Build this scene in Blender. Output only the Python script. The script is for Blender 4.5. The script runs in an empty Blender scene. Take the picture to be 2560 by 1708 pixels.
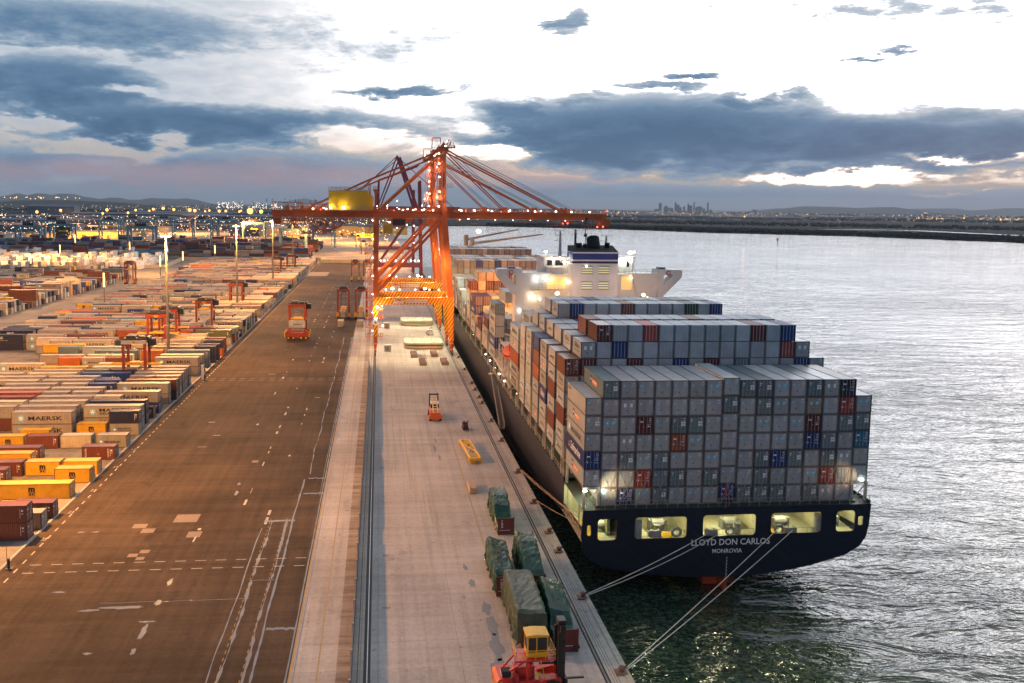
import bpy, math, random
from mathutils import Vector, Matrix
random.seed(7)
sc = bpy.context.scene
COL = sc.collection
PI = math.pi
# ------------------------------------------------------------------ camera
cd = bpy.data.cameras.new('camera'); cam = bpy.data.objects.new('camera', cd); COL.objects.link(cam); sc.camera = cam
PITCH, YAW, ROLL, CAMH = 0.10931, 0.1036, 0.01302, 49.034
fw = Vector((math.sin(YAW)*math.cos(PITCH), math.cos(YAW)*math.cos(PITCH), -math.sin(PITCH)))
r0 = Vector((math.cos(YAW), -math.sin(YAW), 0)); u0 = r0.cross(fw)
rr = r0*math.cos(ROLL)+u0*math.sin(ROLL); uu = -r0*math.sin(ROLL)+u0*math.cos(ROLL)
cam.matrix_world = Matrix(((rr.x, uu.x, -fw.x, 0), (rr.y, uu.y, -fw.y, 0), (rr.z, uu.z, -fw.z, CAMH), (0, 0, 0, 1)))
cd.sensor_width = 36; cd.lens = 2221.59/2560*36
cd.shift_x = 103.98/2560; cd.shift_y = -94.66/2560
cd.clip_start = 1; cd.clip_end = 90000
# ------------------------------------------------------------------ world: dusk sky with procedural clouds
w = bpy.data.worlds.new("World"); sc.world = w; w.use_nodes = True
nt = w.node_tree; N = nt.nodes; LK = nt.links; N.clear()
def nd(t, **k):
    n = N.new(t)
    for a, b in k.items(): setattr(n, a, b)
    return n
def ma(op, a, b=None, clamp=False):
    n = nd('ShaderNodeMath', operation=op, use_clamp=clamp)
    for i, v in enumerate((a, b)):
        if v is None: continue
        if isinstance(v, (int, float)): n.inputs[i].default_value = v
        else: LK.new(v, n.inputs[i])
    return n.outputs[0]
tc = nd('ShaderNodeTexCoord'); sep = nd('ShaderNodeSeparateXYZ'); LK.new(tc.outputs['Generated'], sep.inputs[0])
az = ma('ARCTAN2', sep.outputs[0], sep.outputs[1]); el = ma('ARCSINE', sep.outputs[2])
cmb = nd('ShaderNodeCombineXYZ'); LK.new(az, cmb.inputs[0]); LK.new(ma('MULTIPLY', el, 3.2), cmb.inputs[1])
def noise(scale, detail, rough, vec, dist=0.0):
    n = nd('ShaderNodeTexNoise'); n.inputs['Scale'].default_value = scale; n.inputs['Detail'].default_value = detail
    n.inputs['Roughness'].default_value = rough; n.inputs['Distortion'].default_value = dist; LK.new(vec, n.inputs['Vector']); return n
n1 = noise(9.0, 9, 0.62, cmb.outputs[0], 0.3)
n2 = noise(34.0, 6, 0.6, cmb.outputs[0])
# warp the cloud layout a little with the noise so no outline is smooth
wx = ma('ADD', az, ma('MULTIPLY', ma('SUBTRACT', n1.outputs[0], .5), .24))
wy = ma('ADD', el, ma('ADD', ma('MULTIPLY', ma('SUBTRACT', n2.outputs[0], .5), .018), ma('MULTIPLY', ma('SUBTRACT', n1.outputs[0], .5), .05)))
P2 = nd('ShaderNodeCombineXYZ'); LK.new(wx, P2.inputs[0]); LK.new(wy, P2.inputs[1])
BANKS = [(-0.305,0.173,0.18,0.0288,0.75),(-0.331,0.1104,0.108,0.0336,1.0),(-0.194,0.0802,0.223,0.0225,1.1),(-0.217,0.0318,0.338,0.027,.85),
 (0.302,0.0746,0.206,0.0392,1.15),(0.5,0.0662,0.177,0.0297,1.1),(0.655,0.0679,0.12,0.0245,1),(0.173,0.1048,0.076,0.0149,0.8),
 (0.161,0.0096,0.9,0.0203,0.8),(0.019,0.1227,0.057,0.0048,0.8),(0.204,0.1982,0.028,0.0124,0.6),(0.515,0.1536,0.024,0.0036,0.7),
 (0.395,0.1119,0.052,0.0095,0.8),(0.336,0.1391,0.034,0.0045,0.8),(0.291,0.1276,0.055,0.0045,0.7),(-0.056,0.1803,0.20,0.036,0.33),(0.62,0.215,0.30,0.035,0.30),(.1,.235,.3,.03,.22)]
GAPS = [(-0.348,0.0764,0.038,0.0065,0.9),(-0.259,0.0553,0.045,0.0116,0.8),(-0.038,0.0748,0.052,0.0112,0.9),(0.114,0.0584,0.046,0.0081,1.0),
 (0.489,0.034,0.07,0.0048,0.75),(0.599,0.0532,0.06,0.0036,0.8),(0.121,0.0832,0.039,0.0057,0.5),(-0.258,0.1127,0.038,0.0044,0.5),(0.597,0.0203,0.022,0.0025,0.4)]
def blob(a, e, ra, re, s):
    m = nd('ShaderNodeVectorMath', operation='SUBTRACT'); LK.new(P2.outputs[0], m.inputs[0]); m.inputs[1].default_value = (a, e, 0)
    q = nd('ShaderNodeVectorMath', operation='MULTIPLY'); LK.new(m.outputs[0], q.inputs[0]); q.inputs[1].default_value = (1/ra, 1/re, 0)
    l = nd('ShaderNodeVectorMath', operation='LENGTH'); LK.new(q.outputs[0], l.inputs[0])
    mr = nd('ShaderNodeMapRange', interpolation_type='SMOOTHSTEP'); LK.new(l.outputs['Value'], mr.inputs[0])
    mr.inputs[1].default_value = 1.75; mr.inputs[2].default_value = .3; mr.inputs[3].default_value = 0; mr.inputs[4].default_value = s
    return mr.outputs[0]
acc = None
for b in BANKS:
    o = blob(*b); acc = o if acc is None else ma('MAXIMUM', acc, ma('ADD', ma('MULTIPLY', acc, .35), o)) if False else ma('MAXIMUM', acc, o)
for g in GAPS: acc = ma('SUBTRACT', acc, blob(*g))
# high up and behind the camera: broken overcast
hi = nd('ShaderNodeMapRange'); LK.new(el, hi.inputs[0]); hi.inputs[1].default_value = .38; hi.inputs[2].default_value = 1.0; hi.inputs[3].default_value = 0; hi.inputs[4].default_value = .49
bk = nd('ShaderNodeMapRange'); LK.new(ma('ABSOLUTE', ma('SUBTRACT', az, .25)), bk.inputs[0]); bk.inputs[1].default_value = .75; bk.inputs[2].default_value = 1.7; bk.inputs[3].default_value = 0; bk.inputs[4].default_value = .80
acc = ma('MAXIMUM', acc, ma('MAXIMUM', hi.outputs[0], bk.outputs[0]))
acc = ma('MULTIPLY', acc, .86)
val = ma('ADD', acc, ma('MULTIPLY', ma('SUBTRACT', n1.outputs[0], .5), .75))
n3 = noise(110.0, 5, 0.6, cmb.outputs[0])
val = ma('ADD', val, ma('ADD', ma('MULTIPLY', ma('SUBTRACT', n2.outputs[0], .5), .42), ma('MULTIPLY', ma('SUBTRACT', n3.outputs[0], .5), .16)))
lf = nd('ShaderNodeMapRange', interpolation_type='SMOOTHSTEP'); LK.new(az, lf.inputs[0]); lf.inputs[1].default_value = .26; lf.inputs[2].default_value = -.26; lf.inputs[3].default_value = -.1; lf.inputs[4].default_value = .35
val = ma('MAXIMUM', val, ma('ADD', lf.outputs[0], ma('MULTIPLY', ma('SUBTRACT', n2.outputs[0], .5), .2)))
cr = nd('ShaderNodeValToRGB'); LK.new(val, cr.inputs[0]); els = cr.color_ramp.elements
pts = [(0.0, (2.3, 2.2, 2.2)), (0.13, (1.45, 1.40, 1.40)), (0.24, (.92, .92, .95)), (.35, (.60, .66, .74)), (.50, (.29, .40, .53)), (.70, (.125, .235, .385)), (1.05, (.055, .14, .265))]
while len(els) < len(pts): els.new(.5)
for e, (p, c) in zip(els, pts): e.position = p; e.color = (*c, 1)
# warm light low in the gaps, pink veil low on the left, grey-blue band on the horizon
low = nd('ShaderNodeMapRange', interpolation_type='SMOOTHSTEP'); LK.new(el, low.inputs[0]); low.inputs[1].default_value = .11; low.inputs[2].default_value = .02; low.inputs[3].default_value = 0; low.inputs[4].default_value = 1
mx = nd('ShaderNodeMix', data_type='RGBA', blend_type='MULTIPLY'); wm_ = nd('ShaderNodeMapRange'); LK.new(val, wm_.inputs[0]); wm_.inputs[1].default_value = .55; wm_.inputs[2].default_value = .3; wm_.inputs[3].default_value = 0; wm_.inputs[4].default_value = 1; LK.new(ma('MULTIPLY', low.outputs[0], wm_.outputs[0]), mx.inputs[0]); LK.new(cr.outputs[0], mx.inputs[6]); mx.inputs[7].default_value = (.78, .58, .42, 1)
pk = blob(-.14, .03, .32, .013, .85); pk2 = blob(.13, .028, .12, .008, .35)
mp = nd('ShaderNodeMix', data_type='RGBA'); LK.new(ma('MULTIPLY', ma('ADD', pk, pk2), n2.outputs[0]), mp.inputs[0]); LK.new(mx.outputs[2], mp.inputs[6]); mp.inputs[7].default_value = (.66, .37, .33, 1)
hz = nd('ShaderNodeMapRange', interpolation_type='SMOOTHSTEP'); LK.new(el, hz.inputs[0]); hz.inputs[1].default_value = .03; hz.inputs[2].default_value = -.002; hz.inputs[3].default_value = 0; hz.inputs[4].default_value = .85
mh = nd('ShaderNodeMix', data_type='RGBA'); LK.new(hz.outputs[0], mh.inputs[0]); LK.new(mp.outputs[2], mh.inputs[6]); mh.inputs[7].default_value = (.14, .205, .285, 1)
sky = nd('ShaderNodeTexSky', sky_type='NISHITA'); sky.sun_disc = False; sky.sun_elevation = math.radians(1.0); sky.sun_rotation = math.radians(40)
ad = nd('ShaderNodeMix', data_type='RGBA', blend_type='ADD'); ad.inputs[0].default_value = 0.004; LK.new(mh.outputs[2], ad.inputs[6]); LK.new(sky.outputs[0], ad.inputs[7])
ga = nd('ShaderNodeVectorMath', operation='SUBTRACT'); gp = nd('ShaderNodeCombineXYZ'); LK.new(az, gp.inputs[0]); LK.new(el, gp.inputs[1]); LK.new(gp.outputs[0], ga.inputs[0]); ga.inputs[1].default_value = (.50, .24, 0)
gb = nd('ShaderNodeVectorMath', operation='MULTIPLY'); LK.new(ga.outputs[0], gb.inputs[0]); gb.inputs[1].default_value = (1/.55, 1/.22, 0)
gl = nd('ShaderNodeVectorMath', operation='LENGTH'); LK.new(gb.outputs[0], gl.inputs[0])
gm = nd('ShaderNodeMapRange', interpolation_type='SMOOTHSTEP'); LK.new(gl.outputs['Value'], gm.inputs[0]); gm.inputs[1].default_value = 1.25; gm.inputs[2].default_value = .2; gm.inputs[3].default_value = 0; gm.inputs[4].default_value = 1
th = nd('ShaderNodeMapRange'); LK.new(val, th.inputs[0]); th.inputs[1].default_value = .34; th.inputs[2].default_value = .1; th.inputs[3].default_value = 0; th.inputs[4].default_value = 1
gx = nd('ShaderNodeMix', data_type='RGBA', blend_type='ADD'); LK.new(ma('MULTIPLY', gm.outputs[0], th.outputs[0]), gx.inputs[0]); LK.new(ad.outputs[2], gx.inputs[6]); gx.inputs[7].default_value = (3.2, 3.3, 3.6, 1)
bg = nd('ShaderNodeBackground'); bg.inputs[1].default_value = .95; LK.new(gx.outputs[2], bg.inputs[0])
wo = nd('ShaderNodeOutputWorld'); LK.new(bg.outputs[0], wo.inputs[0])
sc.view_settings.view_transform = 'Standard'; sc.view_settings.look = 'None'; sc.view_settings.exposure = 0; sc.view_settings.gamma = 1
sd = bpy.data.lights.new('sun', 'SUN'); sd.energy = 0.06; sd.angle = math.radians(12); sd.color = (1, .85, .75)
so = bpy.data.objects.new('sun', sd); COL.objects.link(so)
so.rotation_euler = Vector((math.sin(.7), math.cos(.7), .25)).to_track_quat('Z', 'Y').to_euler()
# ------------------------------------------------------------------ materials
MATS = {}
def mat(name, col, rough=.6, var=.12, scale=.6, metal=0., emit=None, es=1., bump=0., stretch=None, objcol=False, attr=None, dirt=0.):
    if name in MATS: return MATS[name]
    m = bpy.data.materials.new(name); m.use_nodes = True; t = m.node_tree; n = t.nodes; l = t.links
    b = n['Principled BSDF']; b.inputs['Roughness'].default_value = rough; b.inputs['Metallic'].default_value = metal
    b.inputs['Base Color'].default_value = (*col, 1)
    if emit:
        b.inputs['Emission Color'].default_value = (*emit, 1); b.inputs['Emission Strength'].default_value = es
    if var or objcol or attr:
        tcn = n.new('ShaderNodeTexCoord'); src = tcn.outputs['Object']
        if objcol:      # shift the pattern per object so copies do not share their dirt
            oi = n.new('ShaderNodeObjectInfo'); ml = n.new('ShaderNodeMath'); ml.operation = 'MULTIPLY'; ml.inputs[1].default_value = 90; l.new(oi.outputs['Random'], ml.inputs[0])
            av = n.new('ShaderNodeVectorMath'); l.new(src, av.inputs[0]); l.new(ml.outputs[0], av.inputs[1]); src = av.outputs[0]
        mp = n.new('ShaderNodeMapping'); l.new(src, mp.inputs[0])
        if stretch: mp.inputs['Scale'].default_value = stretch
        nz = n.new('ShaderNodeTexNoise'); nz.inputs['Scale'].default_value = scale; nz.inputs['Detail'].default_value = 6; nz.inputs['Roughness'].default_value = .65
        l.new(mp.outputs[0], nz.inputs['Vector'])
        mr = n.new('ShaderNodeMapRange'); l.new(nz.outputs[0], mr.inputs[0]); mr.inputs[1].default_value = .3; mr.inputs[2].default_value = .7; mr.inputs[3].default_value = 1-var; mr.inputs[4].default_value = 1+var
        mix = n.new('ShaderNodeMix'); mix.data_type = 'RGBA'; mix.blend_type = 'MULTIPLY'; mix.inputs[0].default_value = 1; mix.inputs[6].default_value = (*col, 1)
        if objcol: l.new(oi.outputs['Color'], mix.inputs[6])
        if attr:
            at = n.new('ShaderNodeAttribute'); at.attribute_name = attr; l.new(at.outputs['Color'], mix.inputs[6])
        l.new(mr.outputs[0], mix.inputs[7]); out = mix.outputs[2]
        if dirt:        # rust and grime blotches
            nz2 = n.new('ShaderNodeTexNoise'); nz2.inputs['Scale'].default_value = 1.1; nz2.inputs['Detail'].default_value = 8; nz2.inputs['Roughness'].default_value = .75; l.new(mp.outputs[0], nz2.inputs['Vector'])
            r2 = n.new('ShaderNodeMapRange'); l.new(nz2.outputs[0], r2.inputs[0]); r2.inputs[1].default_value = .56; r2.inputs[2].default_value = .74; r2.inputs[3].default_value = 0; r2.inputs[4].default_value = dirt
            m3 = n.new('ShaderNodeMix'); m3.data_type = 'RGBA'; l.new(r2.outputs[0], m3.inputs[0]); l.new(out, m3.inputs[6]); m3.inputs[7].default_value = (.12, .065, .04, 1); out = m3.outputs[2]
        l.new(out, b.inputs['Base Color'])
        if bump:
            bp = n.new('ShaderNodeBump'); bp.inputs['Strength'].default_value = bump; bp.inputs['Distance'].default_value = .2; l.new(nz.outputs[0], bp.inputs['Height']); l.new(bp.outputs[0], b.inputs['Normal'])
    MATS[name] = m; return m
# ------------------------------------------------------------------ mesh builder
class MB:
    def __init__(s): s.v = []; s.f = []; s.m = []; s.c = []
    def quad(s, pts, mi=0, c=None):
        k = len(s.v); s.v += [tuple(p) for p in pts]; s.f.append(tuple(range(k, k+len(pts)))); s.m.append(mi); s.c.append(c)
    def box(s, x0, x1, y0, y1, z0, z1, mi=0, c=None, bottom=True):
        if x0 > x1: x0, x1 = x1, x0
        if y0 > y1: y0, y1 = y1, y0
        k = len(s.v)
        s.v += [(x0, y0, z0), (x1, y0, z0), (x1, y1, z0), (x0, y1, z0), (x0, y0, z1), (x1, y0, z1), (x1, y1, z1), (x0, y1, z1)]
        F = [(4, 5, 6, 7), (0, 1, 5, 4), (1, 2, 6, 5), (2, 3, 7, 6), (3, 0, 4, 7)] + ([(3, 2, 1, 0)] if bottom else [])
        for q in F: s.f.append(tuple(k+i for i in q)); s.m.append(mi); s.c.append(c)
        return s
    def bar(s, a, b, w, h=None, mi=0, up=(0, 0, 1), w2=None, h2=None):
        a = Vector(a); b = Vector(b); h = h or w; w2 = w2 or w; h2 = h2 or h; d = (b-a).normalized(); u = Vector(up)
        if abs(d.dot(u)) > .98: u = Vector((0, 1, 0))
        r = d.cross(u).normalized(); u = r.cross(d); k = len(s.v)
        for p, ww, hh in ((a, w, h), (b, w2, h2)):
            for i, j in ((-1, -1), (1, -1), (1, 1), (-1, 1)): s.v.append(tuple(p+r*(i*ww/2)+u*(j*hh/2)))
        for q in ((3, 2, 1, 0), (4, 5, 6, 7), (0, 1, 5, 4), (1, 2, 6, 5), (2, 3, 7, 6), (3, 0, 4, 7)): s.f.append(tuple(k+i for i in q)); s.m.append(mi); s.c.append(None)
        return s
    def cyl(s, a, b, r, n=10, mi=0, r2=None, cap=True):
        a = Vector(a); b = Vector(b); d = (b-a).normalized(); u = Vector((0, 0, 1))
        if abs(d.dot(u)) > .98: u = Vector((0, 1, 0))
        x = d.cross(u).normalized(); y = x.cross(d); k = len(s.v); r2 = r if r2 is None else r2
        for p, q in ((a, r), (b, r2)):
            for i in range(n):
                t = 2*PI*i/n; s.v.append(tuple(p+x*(q*math.cos(t))+y*(q*math.sin(t))))
        for i in range(n):
            j = (i+1) % n; s.f.append((k+i, k+j, k+n+j, k+n+i)); s.m.append(mi); s.c.append(None)
        if cap:
            s.f.append(tuple(k+i for i in reversed(range(n)))); s.m.append(mi); s.c.append(None); s.f.append(tuple(k+n+i for i in range(n))); s.m.append(mi); s.c.append(None)
        return s
    def ball(s, c, r, mi=0, seg=8, sz=1):
        k = len(s.v); rings = seg//2
        for j in range(rings+1):
            ph = PI*j/rings
            for i in range(seg):
                t = 2*PI*i/seg; s.v.append((c[0]+r*math.sin(ph)*math.cos(t), c[1]+r*math.sin(ph)*math.sin(t), c[2]+r*sz*math.cos(ph)))
        for j in range(rings):
            for i in range(seg):
                a = k+j*seg+i; b = k+j*seg+(i+1) % seg; s.f.append((a, a+seg, b+seg, b)); s.m.append(mi); s.c.append(None)
        return s
    def path(s, pts, r, mi=0, n=6):
        for a, b in zip(pts, pts[1:]): s.cyl(a, b, r, n, mi, cap=False)
        return s
    def prism(s, poly, ax, a, b, mi=0):   # polygon extruded along axis ax; poly is a list of 2D points in the other two axes
        def P(p, t):
            return (t, p[0], p[1]) if ax == 'x' else (p[0], t, p[1]) if ax == 'y' else (p[0], p[1], t)
        n = len(poly); k = len(s.v); s.v += [P(p, a) for p in poly]+[P(p, b) for p in poly]
        s.f.append(tuple(range(k, k+n))); s.f.append(tuple(range(k+2*n-1, k+n-1, -1))); s.m += [mi, mi]; s.c += [None, None]
        for i in range(n):
            j = (i+1) % n; s.f.append((k+i, k+n+i, k+n+j, k+j)); s.m.append(mi); s.c.append(None)
        return s
    def rail(s, pts, h=1.1, r=.035, step=2.0, mi=0, mid=True):
        for a, b in zip(pts, pts[1:]):
            a = Vector(a); b = Vector(b); L = (b-a).length; n = max(1, int(L/step))
            s.bar(a+Vector((0, 0, h)), b+Vector((0, 0, h)), r*2, mi=mi)
            if mid: s.bar(a+Vector((0, 0, h/2)), b+Vector((0, 0, h/2)), r*1.4, mi=mi)
            for i in range(n+1):
                p = a.lerp(b, i/n); s.bar(p, p+Vector((0, 0, h)), r*2, mi=mi)
        return s
    def mesh(s, name, mats, smooth=False):
        me = bpy.data.meshes.new(name); me.from_pydata(s.v, [], s.f); mats = mats if isinstance(mats, (list, tuple)) else [mats]
        for m in mats: me.materials.append(m)
        me.polygons.foreach_set('material_index', s.m)
        if any(c is not None for c in s.c):
            ca = me.color_attributes.new('paint', 'FLOAT_COLOR', 'CORNER'); i = 0; buf = []
            for f, c in zip(s.f, s.c):
                cc = (*(c or (.3, .3, .3)), 1); buf += list(cc)*len(f)
            ca.data.foreach_set('color', buf)
        if smooth: me.polygons.foreach_set('use_smooth', [True]*len(me.polygons))
        me.update(); return me
    def obj(s, name, mats, parent=None, smooth=False, fix=True):
        me = s.mesh(name, mats, smooth)
        if fix:
            import bmesh
            bm = bmesh.new(); bm.from_mesh(me); bmesh.ops.recalc_face_normals(bm, faces=bm.faces); bm.to_mesh(me); bm.free()
        o = bpy.data.objects.new(name, me); COL.objects.link(o); o.parent = parent; return o
def tag(o, label=None, cat=None, group=None, kind=None):
    if label: o['label'] = label
    if cat: o['category'] = cat
    if group: o['group'] = group
    if kind: o['kind'] = kind
    return o
def empty(name, loc=(0, 0, 0), rz=0, label=None, cat=None, group=None):
    o = bpy.data.objects.new(name, None); COL.objects.link(o); o.location = loc; o.rotation_euler = (0, 0, rz); o.empty_display_size = .5
    return tag(o, label, cat, group)
def kids(o): return [c for c in bpy.data.objects if c.parent == o]
def dup(root, loc, rz=None, label=None, group=None, scale=None):
    m = root.copy(); COL.objects.link(m); m.location = loc
    if rz is not None: m.rotation_euler = (0, 0, rz)
    if scale: m.scale = scale
    if label: m['label'] = label
    if group: m['group'] = group
    for c in list(kids(root)):
        d = c.copy(); COL.objects.link(d); d.parent = m
        for g in list(kids(c)):
            e = g.copy(); COL.objects.link(e); e.parent = d
    return m
_txt = {}
def text_mb(mb, s, x0, x1, z0, z1, y, mi=0, ax='y', bold=.02, vertical=False):
    """letters fitted into the rectangle, standing on the plane ax = y, facing -ax ('y': reads along +x)"""
    key = (s, bold)
    if key not in _txt:
        cu = bpy.data.curves.new('lettering', 'FONT'); cu.body = s; cu.offset = bold; cu.resolution_u = 2
        ob = bpy.data.objects.new('lettering', cu); COL.objects.link(ob); bpy.context.view_layer.update()
        me = ob.to_mesh(); vs = [tuple(v.co) for v in me.vertices]; fs = [tuple(p.vertices) for p in me.polygons]; ob.to_mesh_clear()
        bpy.data.objects.remove(ob); bpy.data.curves.remove(cu)
        ax0 = min(v[0] for v in vs); ax1 = max(v[0] for v in vs); ay0 = min(v[1] for v in vs); ay1 = max(v[1] for v in vs)
        _txt[key] = ([((v[0]-ax0)/(ax1-ax0), (v[1]-ay0)/(ay1-ay0)) for v in vs], fs)
    vs, fs = _txt[key]; k = len(mb.v)
    for a, b in vs:
        if vertical: a, b = b, 1-a
        X = x0+(x1-x0)*a; Z = z0+(z1-z0)*b
        mb.v.append((X, y, Z) if ax == 'y' else (X, Z, y) if ax == 'z' else (y, X, Z))
    for f in fs: mb.f.append(tuple(k+i for i in f)); mb.m.append(mi); mb.c.append(None)
orange_steel = mat('orange_steel', (.52, .115, .017), .45, .12, .5, dirt=.3)
GREYST = mat('galvanised_steel', (.32, .33, .34), .5, .15, 2)
DARKST = mat('dark_steel', (.03, .03, .035), .5, .2, 1)
WHITEP = mat('white_paint', (.72, .71, .7), .45, .07, .4, dirt=.2)
YELLOWP = mat('yellow_paint', (.72, .42, .02), .45, .12, 1, dirt=.2)
REDP = mat('red_paint', (.55, .04, .02), .4, .12, 1)
BLACKR = mat('black_rubber', (.02, .02, .022), .8, .2, 3)
GLASSD = mat('dark_glass', (.02, .025, .03), .08, 0)
LAMPW = mat('lamp_white', (1, 1, 1), .5, 0, emit=(1, .86, .72), es=16)
LAMPC = mat('lamp_cool', (1, 1, 1), .5, 0, emit=(.86, 1, .88), es=22)
LAMPO = mat('lamp_orange', (1, .6, .3), .5, 0, emit=(1, .5, .16), es=28)
LAMPF = mat('lamp_sodium_far', (1, .6, .3), .5, 0, emit=(1, .40, .07), es=4.2)
LAMPR = mat('lamp_red', (1, .1, .05), .5, 0, emit=(1, .08, .03), es=10)
WHITET = mat('white_lettering', (.92, .92, .92), .6, 0)
BLACKT = mat('black_lettering', (.02, .02, .03), .5, 0)
LK_ = 1.0
def light(kind, loc, power, color, size=1.0, aim=None, cone=None, parent=None, blend=.6):
    power *= LK_
    if power < 1: return
    ld = bpy.data.lights.new('lamp_light', kind); ld.energy = power; ld.color = color
    if kind in ('POINT', 'SPOT'): ld.shadow_soft_size = size
    else: ld.size = size
    if kind == 'SPOT': ld.spot_size = cone; ld.spot_blend = blend
    o = bpy.data.objects.new('lamp_light', ld); COL.objects.link(o); o.location = loc
    if aim: o.rotation_euler = (Vector(aim)-Vector(loc)).to_track_quat('-Z', 'Y').to_euler()
    if parent:
        o.parent = parent; o.location = Vector(loc)-parent.location
    return o
SODIUM = (1, .43, .095)

_BALL = {}
def lamps(parent, pts, m, name='floodlight', flat=False):
    """each lamp its own object; pts: (x, y, z, r) in the parent's space"""
    for x, y, z, r in pts:
        key = (m.name, round(r, 2))
        if key not in _BALL: b_ = MB(); b_.ball((0, 0, 0), r, seg=8, sz=.75); b_.box(-r*.35, r*.35, r*.4, r*1.3, -r*.2, r*.2); _BALL[key] = b_.mesh(name, m)
        o = bpy.data.objects.new(name, _BALL[key]); COL.objects.link(o); o.parent = parent; o.location = (x, y, z)
# ------------------------------------------------------------------ ground, quay, water, far shore
def ground_mat(name, col, rough, sy=.5, sx=.25, blot=.2, joints=None, tint=None, stain=0., specks=False):
    m = bpy.data.materials.new(name); m.use_nodes = True; t = m.node_tree; n = t.nodes; l = t.links; b = n['Principled BSDF']
    tcn = n.new('ShaderNodeTexCoord')
    def nz(scale, mapping, det=5, lo=.35, hi=.65, a=0., c=1., ro=.6):
        mp = n.new('ShaderNodeMapping'); mp.inputs['Scale'].default_value = mapping; l.new(tcn.outputs['Object'], mp.inputs[0])
        q = n.new('ShaderNodeTexNoise'); q.inputs['Scale'].default_value = scale; q.inputs['Detail'].default_value = det; q.inputs['Roughness'].default_value = ro; l.new(mp.outputs[0], q.inputs['Vector'])
        r = n.new('ShaderNodeMapRange'); l.new(q.outputs[0], r.inputs[0]); r.inputs[1].default_value = lo; r.inputs[2].default_value = hi; r.inputs[3].default_value = a; r.inputs[4].default_value = c
        return r.outputs[0]
    def mul(a, c):
        x = n.new('ShaderNodeMath'); x.operation = 'MULTIPLY'; l.new(a, x.inputs[0]); l.new(c, x.inputs[1]); return x.outputs[0]
    f = nz(.9, (1, .035, 1), 6, .3, .7, 1-sy, 1+sy)
    f = mul(f, nz(.55, (.045, 1, 1), 5, .3, .7, 1-sx, 1+sx))
    f = mul(f, nz(.05, (1, 1, 1), 6, .35, .65, 1-blot, 1+blot))
    f = mul(f, nz(1.6, (1, 1, 1), 8, .3, .7, .84, 1.16, .8))
    if stain: f = mul(f, nz(.13, (1, .5, 1), 8, .58, .66, 1, 1-stain, .7))
    if specks:
        f = mul(f, nz(.8, (1, 1, 1), 3, .66, .70, 1, .62)); f = mul(f, nz(2.6, (1, .4, 1), 3, .68, .72, 1, .6)); f = mul(f, nz(.35, (2.2, .05, 1), 4, .52, .62, 1, .88))
    if joints:
        bk = n.new('ShaderNodeTexBrick'); bk.offset = 0; bk.inputs['Color1'].default_value = (1, 1, 1, 1); bk.inputs['Color2'].default_value = (.93, .93, .93, 1); bk.inputs['Mortar'].default_value = (.6, .6, .6, 1)
        bk.inputs['Scale'].default_value = 1; bk.inputs['Mortar Size'].default_value = joints[2]; bk.inputs['Brick Width'].default_value = joints[0]; bk.inputs['Row Height'].default_value = joints[1]; l.new(tcn.outputs['Object'], bk.inputs['Vector'])
        sp = n.new('ShaderNodeSeparateColor'); l.new(bk.outputs[0], sp.inputs[0]); f = mul(f, sp.outputs[0])
    mix = n.new('ShaderNodeMix'); mix.data_type = 'RGBA'; mix.blend_type = 'MULTIPLY'; mix.inputs[0].default_value = 1; mix.inputs[6].default_value = (*col, 1); l.new(f, mix.inputs[7])
    l.new(mix.outputs[2], b.inputs['Base Color']); b.inputs['Roughness'].default_value = rough; b.inputs['Specular IOR Level'].default_value = .12
    return m
asphalt = ground_mat('asphalt', (.074, .049, .033), .85, .2, .2, .3, stain=.3)
yard_c = ground_mat('yard_concrete', (.24, .21, .18), .75, .12, .2, .25, (7.5, 7.5, .02), stain=.25)
quay_c = ground_mat('quay_concrete', (.45, .40, .365), .85, .08, .1, .14, (9, 6, .03), stain=.22, specks=True)
quay_w = ground_mat('worn_concrete', (.30, .24, .20), .75, .1, .5, .25)
far_c = ground_mat('far_yard_paving', (.24, .21, .19), .75, .2, .2, .35, stain=.3)
def sheet(name, x0, x1, y0, y1, z, m, kind='structure'):
    q = MB(); q.quad([(x0, y0, z), (x1, y0, z), (x1, y1, z), (x0, y1, z)])
    return tag(q.obj(name, m, fix=False), kind=kind)
g = MB()
g.quad([(-2600, -200, 0), (26.4, -200, 0), (26.4, 2330, 0), (-2600, 2330, 0)]); g.quad([(26.4, -200, -10), (26.4, 2330, -10), (26.4, 2330, 0), (26.4, -200, 0)])
g.quad([(26.4, 2330, -10), (-2600, 2330, -10), (-2600, 2330, 0), (26.4, 2330, 0)])
tag(g.obj('ground', yard_c, fix=False), kind='structure')
sheet('road', -49.9, -9.3, -60, 754, .004, asphalt)
sheet('quay_apron', -9.3, 26.38, -60, 900, .006, quay_c)
sheet('worn_wheel_lane', -4.4, -2.9, -60, 700, .010, quay_w)
sheet('far_apron', -49.9, -9.3, 756, 2200, .005, far_c)
sheet('far_quay_apron', -9.3, 26.38, 900.2, 2320, .005, far_c)
kb = MB(); kb.box(-50.35, -49.95, -60, 752, 0, .14); kb.box(25.9, 26.55, -60, 2300, 0.0, .10)
tag(kb.obj('kerb', mat('kerb_concrete', (.36, .33, .29), .8, .2, 1)), kind='structure')
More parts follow.
